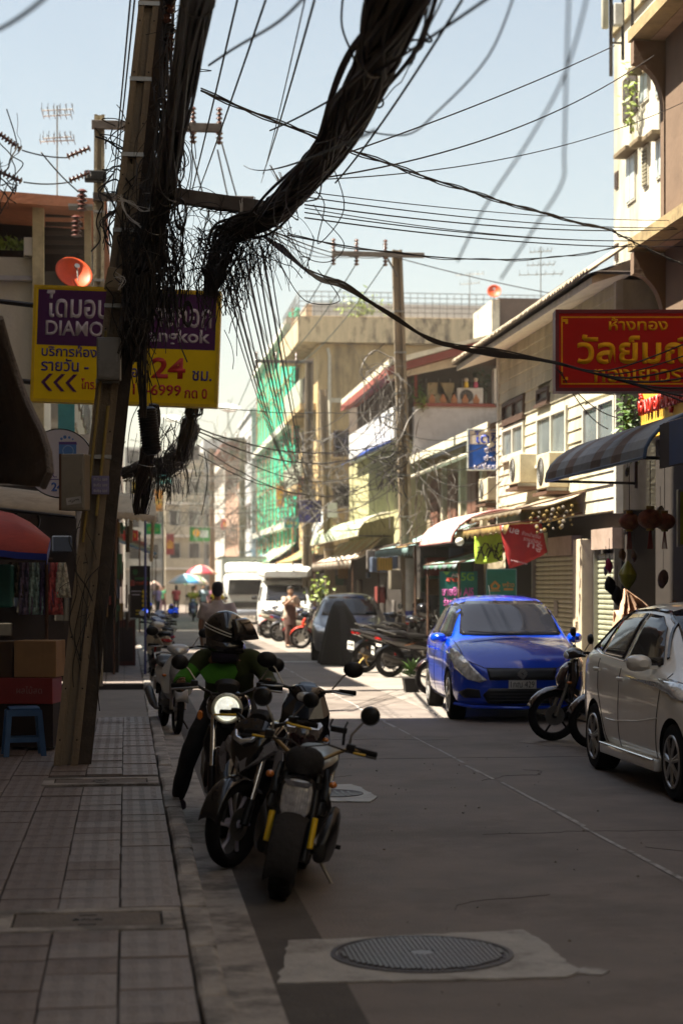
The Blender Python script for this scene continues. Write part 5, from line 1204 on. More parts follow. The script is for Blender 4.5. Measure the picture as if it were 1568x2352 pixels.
f = MB(); z0, z1 = zat(732, dt)+.01, zat(675, dt)
for i in range(34):
    x = -.7+i*.27; f.tube([(x, -.25, z0), (x+.0, -.25, z1)], .012, 4)
for y in range(14): f.tube([(-.7, -.25+y*.5, z0-.4), (-.7, -.25+y*.5, z1 if y > 2 else z1-.3)], .014, 4)
for k in range(5): z = z0+(z1-z0)*(k+1)/5; f.tube([(-.7, -.25, z), (8.5, -.25, z)], .016, 4); f.tube([(-.7, -.25, z), (-.7, 7, z)], .016, 4)
f.build('roof_fence', M('grey_fence', (.13, .12, .11), .6), g)['kind'] = 'stuff'
MB().box(0, 9, 2.0, 2.05, z0+.35, z1-.05).build('roof_sheet', M('grey_roof_sheet', (.33, .34, .37), .6), g)
foliage('roof_plants', 'yellow green shrubs behind the rooftop fence', P(830, 705, dt+.6), .8, .4, .55, 200, leaf_y, .10, stem=1)
# brown roofs behind the eave
g = thing('rear_house', 'dark brown wall with pale trim rising behind the balcony house', 'building', P(1145, 785, 58))
MB().box(0, 6.5, 0, 4, -10, zat(684, 58)-zat(785, 58)).build('wall', M('dark_brown_wall', (.10, .065, .05), .85), g); MB().box(-.25, 0, -.1, 3, -10, zat(690, 58)-zat(785, 58)).build('corner_pier', cream_fascia, g)
t = thing('satellite_dish', 'small orange dish on the rooftop pier behind the balcony house', 'satellite dish', P(1134, 671, 57.8), R(-100)); dish(t, .22, orange, R(70))
g = thing('roof_shed', 'pale green corrugated roof shed above the weatherboard eave', 'building', P(1250, 700, 44))
MB().prism([(0, -1), (0, .05), (.66, .55), (1.65, .38), (1.65, -1)], 0, 3, 'Y').build('wall', M('pale_green_sheet', (.38, .42, .36), .6), g); MB().prism([(-.05, .06), (.66, .60), (1.7, .42), (1.7, .48), (.66, .68), (-.05, .12)], -.1, 3, 'Y').build('roof', M('dark_sheet_roof', (.08, .065, .05), .7), g)
def tv_aerial(label, p, h, w=.9, bars=((1, 1),)):
    t = thing('tv_aerial', label, 'aerial', p, random.uniform(-.4, .4), 'tv aerials on the roofs')
    MB().tube([(0, 0, -h), (0, 0, .1)], .014, 6).build('mast', steel, t)
    m = MB()
    for k, (zz_, sc) in enumerate(bars):
        m.tube([(-w*sc/2, 0, -zz_), (w*sc/2, 0, -zz_+.04)], .011, 5)
        for i in range(6): x = -w*sc/2+w*sc*i/5; L_ = .18+.04*i; m.tube([(x, -L_, -zz_+.01*i), (x, L_, -zz_+.01*i)], .007, 4); m.tube([(x, 0, -zz_), (x, 0, -zz_+.14)], .006, 4)
    m.build('crossbars', steel, t)
random.seed(9)
tv_aerial('tall double tv aerial above the weathered left house', P(132, 255, 33), 2.4, .55, ((0, 1), (.1, .9), (.50, .9), (.56, 1.1)))
tv_aerial('tv aerial on the roofs left of the red gold shop sign', P(1241, 575, 48), 1.6, .7, ((.05, .8), (.4, 1), (.65, 1.6)))
tv_aerial('faint tv aerial beside the rooftop pier with orange dish', P(1078, 632, 60), 1.2, .9, ((0, 1), (.3, .7)))
# green netted scaffold building and the far right row
net = M('green_scaffold_net', (.02, .45, .28), .7, var=.4, scale=2.2, streak=1, c2=(.2, .3, .2), c2amt=.35, mask=.62, bump=.5, bscale=6)
g = thing('netted_building', 'tall building wrapped in torn green scaffold netting', 'building', (6.9, 73.4, 0))
MB().box(.3, 12, 0, 20, 0, 13.0).build('wall', M('pinkish_wall', (.42, .31, .22), .85, c2=(.2, .15, .1), c2amt=.6), g)
for py, s_ in ((800, 0), (935, 1), (1090, 2)): MB().box(-.5, .299, 0, 20, 12.2-s_*4.1, 12.45-s_*4.1).build('balcony_slab', M('white_slab_edge', (.55, .53, .46), .8), g)
rows = []; random.seed(8)
for zi in range(26):
    z = 3.2+zi*.38; rows.append([(-.08-.10*math.sin(y*2.1+zi*.13)+random.uniform(-.04, .04)-(.10*math.sin(y*5.3)), y*20/64, z+.25*math.sin(y*.37)+.08*math.sin(y*1.1)) for y in range(65)])
MB().grid(rows).build('scaffold_net', net, g, True)
sc_ = MB()
for i in range(11): sc_.tube([(-.26, i*2, 0), (-.24, i*2, 12.8)], .035, 6)
for k in range(6): sc_.tube([(-.26, 0, 2+k*2.05), (-.26, 20, 2+k*2.05)], .03, 6)
sc_.build('scaffold_poles', M('orange_pole', (.42, .22, .11), .7), g)
for i in range(5): MB().box(.0, .29, 2+i*3.8, 3.6+i*3.8, 4.4, 6.4).build('opening', dark_in, g)
far = [(94, 104, 10.5, (.42, .43, .44), 'blue grey'), (105, 119, 9.2, (.40, .25, .18), 'brown roofed'), (120, 134, 10.8, (.50, .47, .42), 'pale plaster')]
for y0, y1, h, c, nm in far:
    gg = block(f'distant {nm} shophouse on the right side of the street', 6.4, 14, y0, y1, h, M('far_'+nm.replace(' ', '_'), c, .85, var=.12, c2=tuple(v*.5 for v in c), c2amt=.5), storeys=3, street='x0')
    if nm == 'brown roofed': MB().prism([(-1, h+.2), (-1, h+.5), (3, h+2), (8, h+.5), (8, h+.2)], -.5, y1-y0+.5, 'Y').build('roof', M('red_brown_roof', (.16, .07, .05), .8), gg)
# blocks closing the street
ends = [(-14, -.2, 150, 13.5, (.42, .32, .27), 'pinkish'), (-.1, 3.0, 152, 13.0, (.42, .43, .41), 'pale grey'), (3.1, 6.2, 147, 12.2, (.34, .29, .21), 'ochre'), (6.3, 20, 151, 13.6, (.38, .39, .4), 'grey white')]
for x0, x1, y0, h, c, nm in ends:
    gg = thing('apartment_block', f'distant {nm} apartment block closing the end of the street', 'building', (x0, y0, 0)); W_ = x1-x0
    m_ = M('end_'+nm.replace(' ', '_'), c, .85, var=.1, c2=tuple(v*.6 for v in c), c2amt=.5)
    MB().box(0, W_, 0, 10, 0, h).build('wall', m_, gg)
    for s_ in range(4):
        z = 3.0+s_*2.6
        MB().box(-.02, W_+.02, -.7, -.001, z-.15, z).build('balcony_slab', M('balcony_pale', (.6, .56, .5), .8), gg); MB().box(.05, W_-.05, -.72, -.66, z+.001, z+.75).build('balcony_wall', m_, gg)
        n = max(2, int(W_/1.25))
        for i in range(n):
            w_ = MB().box((i+.5)*W_/n-.45, (i+.5)*W_/n+.45, -.06, 0, z+.55, z+2.0).build('window', M('far_window_frame', (.35, .33, .3), .6), gg); box('pane', glass, w_, (i+.5)*W_/n-.38, (i+.5)*W_/n+.38, -.08, -.061, z+.62, z+1.93)
for px, py, dd, nm in ((393, 968, 128, 'pale mesh dish high on the far roofs left of the wires'), (524, 945, 112, 'grey mesh dish on the brown roofed building')):
    t = thing('satellite_dish', nm, 'satellite dish', P(px, py, dd), R(-80)); dish(t, .75, M('mesh_grey', (.42, .43, .4), .6), R(20))
bb = Board('shop_sign', 'green billboard with orange circle hanging over the far street', 'sign', 436, 1210, 482, 1243, 95, M('green_sign', (.05, .25, .05), .5), frame=M('green_frame', (.03, .2, .04), .5))
bb.poly([(451+8*math.cos(R(a)), 1224+9*math.sin(R(a))) for a in range(0, 360, 24)], M('orange_print', (.75, .3, .02), .5), 'circle'); bb.panel(459, 1218, 479, 1235, M('pale_print', (.55, .5, .45), .5))

SG = [('red', (.45, .03, .02)), ('yellow', (.6, .42, .03)), ('blue', (.03, .08, .35)), ('white', (.6, .6, .56)), ('green', (.03, .25, .08)), ('orange', (.5, .18, .03)), ('teal', (.03, .25, .25)), ('maroon', (.15, .03, .03))]
for i, (nm, c) in enumerate(SG):
    for sd, (px, py, dd) in (('right', (525+i*24, (1205, 1160, 1190, 1100, 1225, 1140, 1200, 1120)[i], 118-i*8)), ('left', (300+i*13, (1230, 1130, 1180, 1080, 1215, 1150, 1100, 1250)[i], 50+i*9))):
        w, h = (9, 24) if i % 2 else (17, 12)
        b = Board('far_shop_sign', f'small {nm} {"upright" if i % 2 else "wide"} shop sign jutting over the {sd} side of the far street', 'sign', px-w, py-h, px+w, py+h, dd, M('far_sign_'+nm, c, .6, var=.2), .12, group='small signs along the far street')
        b.put(('ยา', 'เสื้อ', 'ทอง', 'ก๋วยเตี๋ยว', 'ข้าว', 'ผ้า', 'ร้าน', 'เปิด')[i], px-w*.7, py-h*.4, px+w*.7, py+h*.4, (M('far_sign_yellow', (.6, .42, .03), .6) if nm != 'yellow' else M('far_sign_red', (.45, .03, .02), .6)))
for i, (px, py, dd, nm, c) in enumerate(((300, 1225, 60, 'dull green', (.08, .22, .13)), (318, 1250, 72, 'faded red', (.35, .08, .06)), (335, 1262, 84, 'pale cream', (.5, .45, .34)), (345, 1272, 96, 'blue', (.1, .2, .38)))):
    t = thing('far_awning', f'{nm} awning over the left pavement far beyond the leaning pole', 'awning', P(px, py, dd), 0, 'awnings on the far left pavement')
    MB().prism([(-1.6, .7), (-1.6, .75), (.35, .04), (.35, 0)], 0, 6, 'Y').build('sheet', M('far_awning_'+nm.replace(' ', '_'), c, .8), t); MB().tube([(.3, .1, 0), (.3, .1, -P(px, py, dd).z+.1)], .03, 5).build('post', rust, t)
# ---------------------------------------------------------------- awnings and stalls along the right pavement
def curved_awning(label, y0, y1, xw, xe, zt, zb, mats, corr=.06, amp=.012, name='curved_awning', valance=None, n=9):
    t = thing(name, label, 'awning', (xw, y0, 0), 0, 'awnings over the right pavement'); L_ = y1-y0; W_ = xw-xe; Hh = zt-zb
    k = max(8, int(L_/corr)*2); rows = []; 
    for i in range(n+1):
        a = R(90*i/n); base = (-W_*math.sin(a), zt-Hh*(1-math.cos(a))) if True else None
        rows.append([(base[0]-(amp*(j % 2)*math.sin(a)), j*L_/k, base[1]+(amp*(j % 2)*math.cos(a))) for j in range(k+1)])
    m = MB().grid(rows)
    if len(mats) > 1: m.m = [int(((q % k)/k*L_)/.42*1.0) % len(mats) for q in range(len(m.f))]
    m.build('awning_sheet', mats if len(mats) > 1 else mats[0], t, solid=.008)
    e = MB(); pts = [(-W_*math.sin(R(a)), -.01, zt-Hh*(1-math.cos(R(a)))) for a in range(0, 91, 10)]
    e.tube(pts, .02, 6); e.tube([(x, L_+.01, z) for x, y, z in pts], .02, 6); e.tube([(-W_, 0, zb), (-W_, L_, zb)], .02, 6); e.build('awning_frame', valance or darkmetal, t)
    for y in (0.05, L_-.05): MB().tube([(-W_, y, zb), (-.02, y, zb-.02)], .018, 6).build('support_arm', darkmetal, t)
    return t
def flat_awning(label, y0, y1, xw, xe, zt, zb, mat, sag=.08, fringe=.12, name='canvas_awning', post=True, stripes=None):
    t = thing(name, label, 'awning', (xw, y0, 0), 0, 'awnings over the right pavement'); L_ = y1-y0; W_ = xw-xe; ny = max(6, int(L_/.22)); rows = []
    for i in range(9):
        u = i/8; rows.append([(-W_*u, j*L_/ny, zt+(zb-zt)*u-sag*math.sin(math.pi*u)*(.6+.4*math.sin(j*.9))+random.uniform(-.012, .012)) for j in range(ny+1)])
    if fringe: rows.append([(-W_-.02, j*L_/ny, zb-fringe*(1 if j % 2 else .65)+random.uniform(-.01, .01)) for j in range(ny+1)])
    m = MB().grid(rows)
    if stripes: m.m = [(q % ny)//2 % 2 for q in range(len(m.f))]
    m.build('canvas', [mat, stripes] if stripes else mat, t, True, solid=.006)
    fr = MB().tube([(-W_, 0, zb), (-W_, L_, zb)], .016, 6)
    for y in (0.0, L_): fr.tube([(-W_, y, zb), (0, y, zt)], .014, 6)
    fr.build('awning_frame', rust, t)
    if post:
        for y in (.1, L_-.1): MB().tube([(-W_+.05, y, zb), (-W_+.05, y, .12)], .022, 6).build('post', rust, t)
    return t
random.seed(31)
ba = M('awning_blue_grey', (.27, .30, .33), .45, metal=.2, var=.2, c2=(.28, .27, .24), c2amt=.6); bb_ = M('awning_brown_grey', (.19, .155, .14), .5, metal=.2, var=.2)
yA, yB = YX(1478, 5.2), YX(1253, 5.2)
aw = curved_awning('blue grey corrugated curved awning over the dark corner shop', yA, yB, 6.35, 5.2, 3.55, 2.98, [ba, ba, bb_, ba, bb_], .055, .014, valance=M('blue_edge', (.08, .13, .22), .5))
MB().box(-.02, .02, yB-yA-.02, yB-yA, 2.9, 3.5).build('end_panel', bb_, aw)
t = thing('side_awning', 'dark corrugated awning with a blue stripe at the right edge', 'awning', (5.35, 12.5, 0))
sm = MB(); 
rows = [[(u*1.6, j*.06, 3.30+.5*u-.0+(.012 if j % 2 else 0)) for j in range(int((yA-12.55)/.06))] for u in (0, .5, 1)]
MB().grid(rows).build('awning_sheet', bb_, t, solid=.008)
MB().box(-.02, 0, 0, yA-12.6, 2.86, 3.30).build('valance', M('dark_valance', (.07, .06, .06), .7), t)
for i in range(3): MB().box(-.026, -.021, (yA-12.6)-.95-i*1.5, (yA-12.6)-.35-i*1.5, 2.87, 3.30).build('blue_stripe', M('valance_blue', (.05, .09, .22), .6), t)
curved_awning('pink scalloped curved awning over the phone stalls', 31.0, 34.4, 6.6, 5.55, 2.98, 2.42, [M('faded_pink_canvas', (.55, .38, .36), .8, c2=(.4, .3, .28))], .2, .02, valance=M('maroon_edge', (.14, .03, .03), .6))
flat_awning('ragged yellow brown tarpaulin stretched above the banners', 27.2, 31.6, 6.9, 5.75, 2.78, 2.62, M('ochre_tarp', (.42, .28, .10), .85, var=.4, c2=(.2, .13, .07)), .06, .16, post=False)
flat_awning('grey brown sagging tarpaulin below the air conditioners', 27.0, 33.5, 6.9, 5.9, 3.10, 2.84, M('grey_brown_tarp', (.33, .28, .20), .85, var=.4, c2=(.15, .12, .09)), .10, .10, post=False)
flat_awning('pale blue canvas awning with green edge above the 5G banner', 30.2, 33.6, 6.6, 5.5, 2.35, 2.05, M('pale_blue_canvas', (.36, .44, .48), .8), .08, .1, stripes=M('mint_canvas', (.20, .42, .32), .8))
flat_awning('light turquoise canvas awning left of the main pole', 35.5, 41, 6.9, 5.6, 2.9, 2.45, M('turquoise_canvas', (.30, .46, .46), .8), .12, .2)
flat_awning('wooden edged yellow brown canvas beside the main pole', 34.6, 36.2, 6.9, 5.35, 2.75, 2.45, M('wood_yellow', (.42, .3, .14), .8), .02, .05, post=False)
curved_awning('pale green striped curved awning further along the pavement', 47, 59, 6.85, 5.95, 3.55, 2.95, [M('pale_green_canvas', (.46, .50, .37), .8), M('green_canvas', (.33, .40, .26), .8)], .25, .02, valance=cream_fascia)
flat_awning('white sagging canvas awning with patched stripes', 48, 58, 6.8, 5.9, 3.0, 2.35, M('white_canvas', (.60, .56, .48), .8, c2=(.4, .33, .25)), .2, .25, stripes=M('peach_canvas', (.55, .42, .32), .8))
flat_awning('blue and white striped tent roof above the stalls', 60, 64, 6.85, 6.1, 4.3, 3.2, M('white_canvas', (.6, .56, .48), .8), .1, .2, stripes=M('grey_blue_stripe', (.28, .36, .44), .8))
flat_awning('orange and green striped canvas far down the pavement', 64, 72, 6.8, 5.8, 3.0, 2.5, M('orange_canvas', (.5, .27, .10), .8), .1, .2, stripes=M('green_stripe', (.10, .3, .14), .8))
flat_awning('green and white far awning under the scaffold netting', 73, 84, 6.8, 5.7, 3.4, 2.6, M('dark_green_canvas', (.05, .26, .13), .8), .1, .2, stripes=M('white_canvas', (.6, .56, .48), .8))
flat_awning('blue far awning at the end of the right row', 85, 98, 6.8, 5.6, 3.2, 2.5, M('sky_blue_canvas', (.2, .34, .45), .8), .1, .2)
# dark shop openings with goods under the awnings
sh = thing('shop_row', 'dark shop openings with hanging goods under the right-hand awnings', 'shop', (6.62, 34.6, 0))
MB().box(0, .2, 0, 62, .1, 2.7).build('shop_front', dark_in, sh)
random.seed(77)
cols_ = [(.30, .05, .04), (.35, .2, .05), (.12, .16, .25), (.35, .3, .22), (.05, .15, .08), (.25, .22, .2), (.1, .07, .05)]
for i in range(60):
    c = random.choice(cols_); y = random.uniform(0, 34); z = random.uniform(.2, 2.1); w = random.uniform(.15, .5); h = random.uniform(.15, .5)
    MB().box(-random.uniform(.05, .5), -.01, y, y+w, z, z+h, .02).build('hanging_goods', M('goods_%d' % cols_.index(c), tuple(v*.55 for v in c), .7), sh)
yc = thing('yellow_crate', 'yellow cage box hanging under the turquoise awning', 'crate', P(883, 1310, 38)); MB().box(-.15, .15, -.1, .1, 0, .26, .01).build('box', M('yellow_crate', (.55, .33, .05), .6), yc)
for i in range(6): box('bar', darkmetal, yc, -.15+i*.055, -.143+i*.055, -.106, -.1005, .01, .25)
# ---------------------------------------------------------------- air conditioners on the boarded house
acm = M('cream_aircon', (.58, .52, .38), .55, c2=(.35, .28, .18), c2amt=.6)
for i, (px, py, pb, lb) in enumerate(((1180, 1045, 1112, 'cream air conditioner under the far window of the weatherboard house'), (1245, 1042, 1122, 'cream air conditioner with round fan above the curled awning end'), (1120, 1078, 1135, 'low cream air conditioner left of the weatherboard house corner'))):
    X = 6.55; y = YX(px, X); d_ = dX(px, X); h = (pb-py)/4200*d_
    if i == 2: X = 7.0; y = 35.6
    t = aircon(lb, (X, y, zat(pb, d_)), R(-90), .85, h, .32, acm)
    MB().box(-.5, .5, -.05, .38, -.11, -.06).build('wall_bracket', rust, t)

# ---------------------------------------------------------------- signs
purple = M('sign_purple', (.075, .02, .09), .6, spec=.2, var=.08); syel = M('sign_yellow', (.78, .56, .004), .6, spec=.2, var=.05)
swhite = M('sign_white_print', (.50, .47, .52), .5); snavy = M('sign_navy_print', (.04, .03, .22), .5); sred = M('sign_red_print', (.45, .025, .02), .5)
b = Board('hotel_sign', 'large purple and yellow hotel lightbox sign behind the cable pole', 'sign', 75, 662, 503, 928, 21.3, syel, .22, frame=M('sign_yellow_frame', (.62, .42, .01), .45), fw=.03, lean=R(2.0))
b.panel(85, 671, 494, 798, purple, 'purple_panel')
b.put('ไดมอนด์', 104, 672, 285, 735, swhite, .02); b.put('บางกอก', 330, 704, 484, 748, swhite, .015)
b.put('DIAMOND', 104, 741, 300, 776, swhite, .02); b.put('Bangkok', 318, 752, 482, 792, swhite, .02)
b.put('บริการห้องพัก', 97, 797, 262, 824, snavy, .02); b.put('รายวัน -', 97, 828, 206, 858, snavy, .02); b.put('เดือน', 285, 838, 332, 866, snavy, .02)
b.put('24', 350, 818, 428, 866, sred, .03); b.put('ชม.', 444, 846, 489, 869, snavy, .02); b.put('โทร.', 190, 872, 225, 897, sred, .02); b.put('02-216-6999', 238, 880, 420, 906, sred, .02); b.put('กด 0', 428, 886, 480, 910, sred, .02)
for i in range(3):
    x = 98+i*28; b.poly([(x, 884), (x+18, 864), (x+27, 864), (x+9, 884), (x+27, 904), (x+18, 904)], purple, 'chevron')
ar = MB().tube([(-1.6, .15, .5), (-1.05, .12, .45)], .03, 6).tube([(-1.6, .15, -.4), (-1.05, .12, -.45)], .03, 6).tube([(-1.6, .15, .5), (-1.6, .15, -.4)], .03, 6); ar.build('wall_bracket', darkmetal, b.root)
gred = M('gold_shop_red', (.52, .014, .008), .6, spec=.2, var=.06); gyel = M('gold_shop_yellow', (.9, .42, .006), .6, spec=.2)
b = Board('gold_shop_sign', 'red gold shop sign with yellow letters jutting from the right', 'sign', 1275, 712, 1700, 898, 20, gred, .3, frame=M('gold_shop_maroon', (.16, .012, .015), .45), fw=.035)
for x0, y0, x1, y1 in ((1290, 727, 1700, 730), (1290, 880, 1700, 883), (1288, 727, 1291, 883)): b.panel(x0, y0, x1, y1, gyel, 'border_line')
for yy, s_ in ((735, 1), (875, -1)): b.poly([(1291, yy-2), (1303, yy-2), (1303, yy+s_*9), (1297, yy+s_*9), (1297, yy+s_*4), (1291, yy+s_*4)], gyel, 'corner_scroll')
b.put('ห้างทอง', 1397, 728, 1532, 759, gyel, .02); b.put('วัลย์มณี', 1324, 768, 1596, 836, gyel, .025); b.put('ทองเยาวราช', 1364, 848, 1610, 878, gyel, .02)
MB().tube([(.9, .15, .3), (2.2, .15, .3)], .03, 6).build('bracket', darkmetal, b.root)
# yellow fascia with red letters
ys = thing('shop_fascia_sign', 'yellow fascia board with upright red letters above the blue awning', 'sign', (6.82, YX(1600, 6.82), 3.62)); L_ = YX(1471, 6.82)-ys.location.y
MB().box(0, .08, 0, L_, 0, .98).build('sign_board', M('bright_yellow_board', (.70, .44, .06), .55, var=.1), ys)
lettering('ห้างขายทองรูปพรรณ', L_*.98, .38, M('red_letter', (.48, .03, .02), .4), ys, (-.03, L_/2, .42), (R(90), 0, -R(90)), .04, .01)
lettering('ทองเยาวราช', L_*.7, .14, M('red_letter', (.48, .03, .02), .4), ys, (-.03, L_*.6, .84), (R(90), 0, -R(90)), .03, .01)
b = Board('hanging_sign', 'blue and white shop sign at the corner of the weatherboard house', 'sign', 1073, 985, 1205, 1080, 35.0, M('sign_blue', (.012, .09, .42), .4), .12, frame=M('sign_pale_edge', (.55, .6, .55), .5), fw=.02)
b.panel(1078, 989, 1202, 1020, M('sign_white_panel', (.6, .56, .5), .5)); b.put('ไดชิน', 1088, 990, 1168, 1018, M('sign_blue_print', (.02, .05, .35), .5), .02); b.put('ศูนย์บริการ', 1112, 1026, 1190, 1041, swhite, .02); b.put('จำหน่าย', 1110, 1044, 1180, 1060, swhite, .02); b.put('เครื่องคอม', 1088, 1064, 1180, 1077, swhite, .02)
b = Board('banner_stand', 'teal roll-up banner reading 5G beside the blue car', 'banner', 1008, 1311, 1097, 1470, 31.5, M('banner_teal', (.01, .14, .12), .6), .02, frame=darkmetal, fw=.01)
pk = M('banner_pink', (.55, .12, .40), .6); gn = M('banner_green', (.15, .35, .06), .6)
b.put('5G', 1058, 1315, 1088, 1334, gn, .03); b.put('AIS', 1036, 1316, 1053, 1325, swhite, .02); b.put('สด', 1024, 1327, 1052, 1336, M('banner_red', (.5, .05, .03), .6), .05); b.put('ขายซิม AIS', 1014, 1349, 1087, 1369, pk, .03); b.put('รับเติมเงิน', 1018, 1373, 1082, 1392, pk, .03); b.poly([(1016, 1313), (1034, 1313), (1025, 1321)], gn)
b = Board('banner_stand', 'plain teal roll-up banner with small orange house emblem', 'banner', 1116, 1307, 1185, 1470, 31.0, M('banner_green_teal', (.02, .19, .15), .6), .02, frame=M('pale_blue_frame', (.2, .4, .45), .6), fw=.01)
og = M('banner_orange', (.5, .25, .06), .6)
b.poly([(1124, 1345), (1136, 1333), (1148, 1345), (1144, 1354), (1128, 1354)], og); b.poly([(1130, 1346), (1136, 1340), (1142, 1346), (1140, 1350), (1132, 1350)], M('banner_green_teal', (.02, .19, .15), .6), lift=.012); b.panel(1124, 1356, 1148, 1358, og); b.put('พร้าว', 1153, 1336, 1180, 1348, og, .02); b.panel(1156, 1351, 1178, 1356, og); b.put('ศูนย์บริการ', 1124, 1378, 1176, 1388, swhite, .01)
# hanging banners
def cloth(label, pts, d, mat, name='hanging_banner', wave=.05, n=12, m=10, group=None):
    """cloth sheet between four picture corners (tl, tr, br, bl) hung at depth d"""
    tl, tr, br, bl = [P(x, y, d) for x, y in pts]; c = (tl+tr)/2; t = thing(name, label, 'banner', c, 0, group); rows = []
    for i in range(m+1):
        u = i/m; a = tl.lerp(bl, u); b = tr.lerp(br, u); rows.append([tuple(a.lerp(b, j/n)-c+Vector((0, wave*math.sin(j*1.3+i*.5)*(.3+u*.7), -.03*math.sin(math.pi*j/n)*u))) for j in range(n+1)])
    MB().grid(rows).build('cloth', mat, t, True, solid=.004); return t, c
t, c = cloth('red banner hanging askew reading true under the ragged awning', ((1146, 1208), (1238, 1186), (1257, 1268), (1168, 1306)), 28.2, M('banner_red_cloth', (.36, .02, .02), .7), wave=.02)
def onb(px, py, s_, w, h, m_, rot=R(-13)): lettering(s_, w*28.1/4200, h*28.1/4200, m_, t, tuple(P(px, py, 28.1)-c+Vector((-.0, -.03, 0))), (R(90), -rot*1.0, -YAW), .003, .02)
pw = M('banner_pale_print', (.5, .32, .32), .6)
onb(1170, 1216, 'true', 42, 15, M('banner_white_print', (.62, .55, .55), .6)); onb(1218, 1228, 'จำหน่ายซิม', 44, 10, pw); onb(1220, 1241, 'รายเดือน', 40, 9, pw); onb(1226, 1257, 'ทรู', 34, 18, pw); onb(1190, 1291, 'trueshop', 40, 6, pw)
t, c = cloth('lime green cloth with black zigzag print beside the red banner', ((1089, 1232), (1150, 1222), (1155, 1286), (1089, 1294)), 30.3, M('lime_cloth', (.42, .62, .06), .75), wave=.03)
z_ = MB(); 
for k in range(4):
    pts = [P(1094+i*8, 1240+k*3+(random.uniform(4, 40)), 30.2)-c+Vector((0, -.05, 0)) for i in range(8)]
    z_.tube(pts, .012, 4)
z_.build('zigzag_print', black, t)
# round laundry sign
rsn = thing('round_sign', 'round white laundry sign with a blue washing machine picture', 'sign', P(137, 1064, 17.6), -YAW); rr_ = 80/4200*17.6
MB().lathe([(rr_, 0), (rr_, .12), (rr_*.97, .125)], ax='Y', n=48).build('drum', M('black_rim', (.02, .018, .02), .4), rsn, True)
MB().lathe([(rr_*.965, -.004), (rr_*.965, -.0005)], ax='Y', n=48).build('face', M('round_sign_face', (.75, .72, .74), .5, var=.05), rsn)
def rp(x, y): return ((x-137)/4200*17.6, (1064-y)/4200*17.6)
lb_ = M('laundry_blue', (.12, .28, .62), .5); lp = M('laundry_purple', (.14, .08, .30), .5)
MB().prism([rp(136, 1018), rp(176, 1018), rp(176, 1052), rp(136, 1052)], -.009, -.004, 'Y').build('washer_print', lb_, rsn); MB().prism([rp(136, 1015), rp(176, 1015), rp(178, 1021), rp(136, 1021)], -.010, -.004, 'Y').build('washer_top', lp, rsn)
MB().torus((rp(157, 1036)[0], -.008, rp(157, 1036)[1]), .05, .006, 'Y', 24, 6).build('washer_door', M('laundry_pale', (.3, .45, .7), .5), rsn)
for x, y, q in ((142, 1008, 3), (150, 1004, 4), (160, 1005, 3), (168, 1009, 2)): MB().lathe([(q/4200*17.6, -.009), (q/4200*17.6, -.004)], (*rp(x, y)[:1], 0, rp(x, y)[1]), 'Y', 12).build('bubble_print', lb_, rsn)
lettering('MR. P', 50/4200*17.6, .055, lp, rsn, (rp(124, 1090)[0], -.007, rp(150, 1090)[1]), bold=.01); lettering('24', .11, .085, M('laundry_blue2', (.08, .18, .5), .5), rsn, (rp(132, 1118)[0], -.007, rp(132, 1118)[1]), bold=.03)
MB().prism([rp(98, 1101), rp(176, 1099), rp(176, 1101), rp(98, 1103)], -.008, -.004, 'Y').build('underline', lp, rsn)
MB().tube([(-.3, .08, .2), (-.8, .08, .2)], .02, 6).build('bracket', darkmetal, rsn)
rsn2 = thing('round_sign', 'smaller dim round laundry sign under the cream awning', 'sign', P(62, 1196, 21.5), -YAW); MB().lathe([(.15, 0), (.15, .08)], ax='Y', n=32).build('drum', M('dim_sign', (.2, .17, .15), .5), rsn2, True); MB().torus((0, -.001, 0), .15, .012, 'Y', 32, 6).build('rim', black, rsn2); MB().tube([(-.15, .04, 0), (-.4, .04, 0)], .015, 6).build('bracket', darkmetal, rsn2)
# shop board on the left pavement
b = Board('menu_board', 'tall dark menu board with yellow discs on the left pavement', 'sign', 299, 1300, 345, 1420, 37, M('menu_dark', (.03, .022, .015), .5), .05, frame=darkmetal, fw=.015)
for i in range(4): b.poly([(332+6*math.cos(R(a)), 1359+i*10.5+4.6*math.sin(R(a))) for a in range(0, 360, 30)], M('menu_yellow', (.6, .42, .02), .5), 'disc')
b.panel(312, 1401, 338, 1404, M('menu_yellow', (.6, .42, .02), .5)); b.panel(312, 1409, 336, 1412, M('menu_yellow', (.6, .42, .02), .5)); b.put('กาแฟสด', 310, 1334, 341, 1344, M('menu_red', (.4, .06, .02), .5), .03); b.panel(310, 1326, 342, 1332, M('menu_green', (.04, .12, .04), .5)); b.poly([(311+6*math.cos(R(a)), 1314+7*math.sin(R(a))) for a in range(0, 360, 30)], M('menu_green', (.04, .12, .04), .5), 'disc'); b.panel(302, 1357, 325, 1359, swhite); b.panel(304, 1365, 322, 1367, swhite)
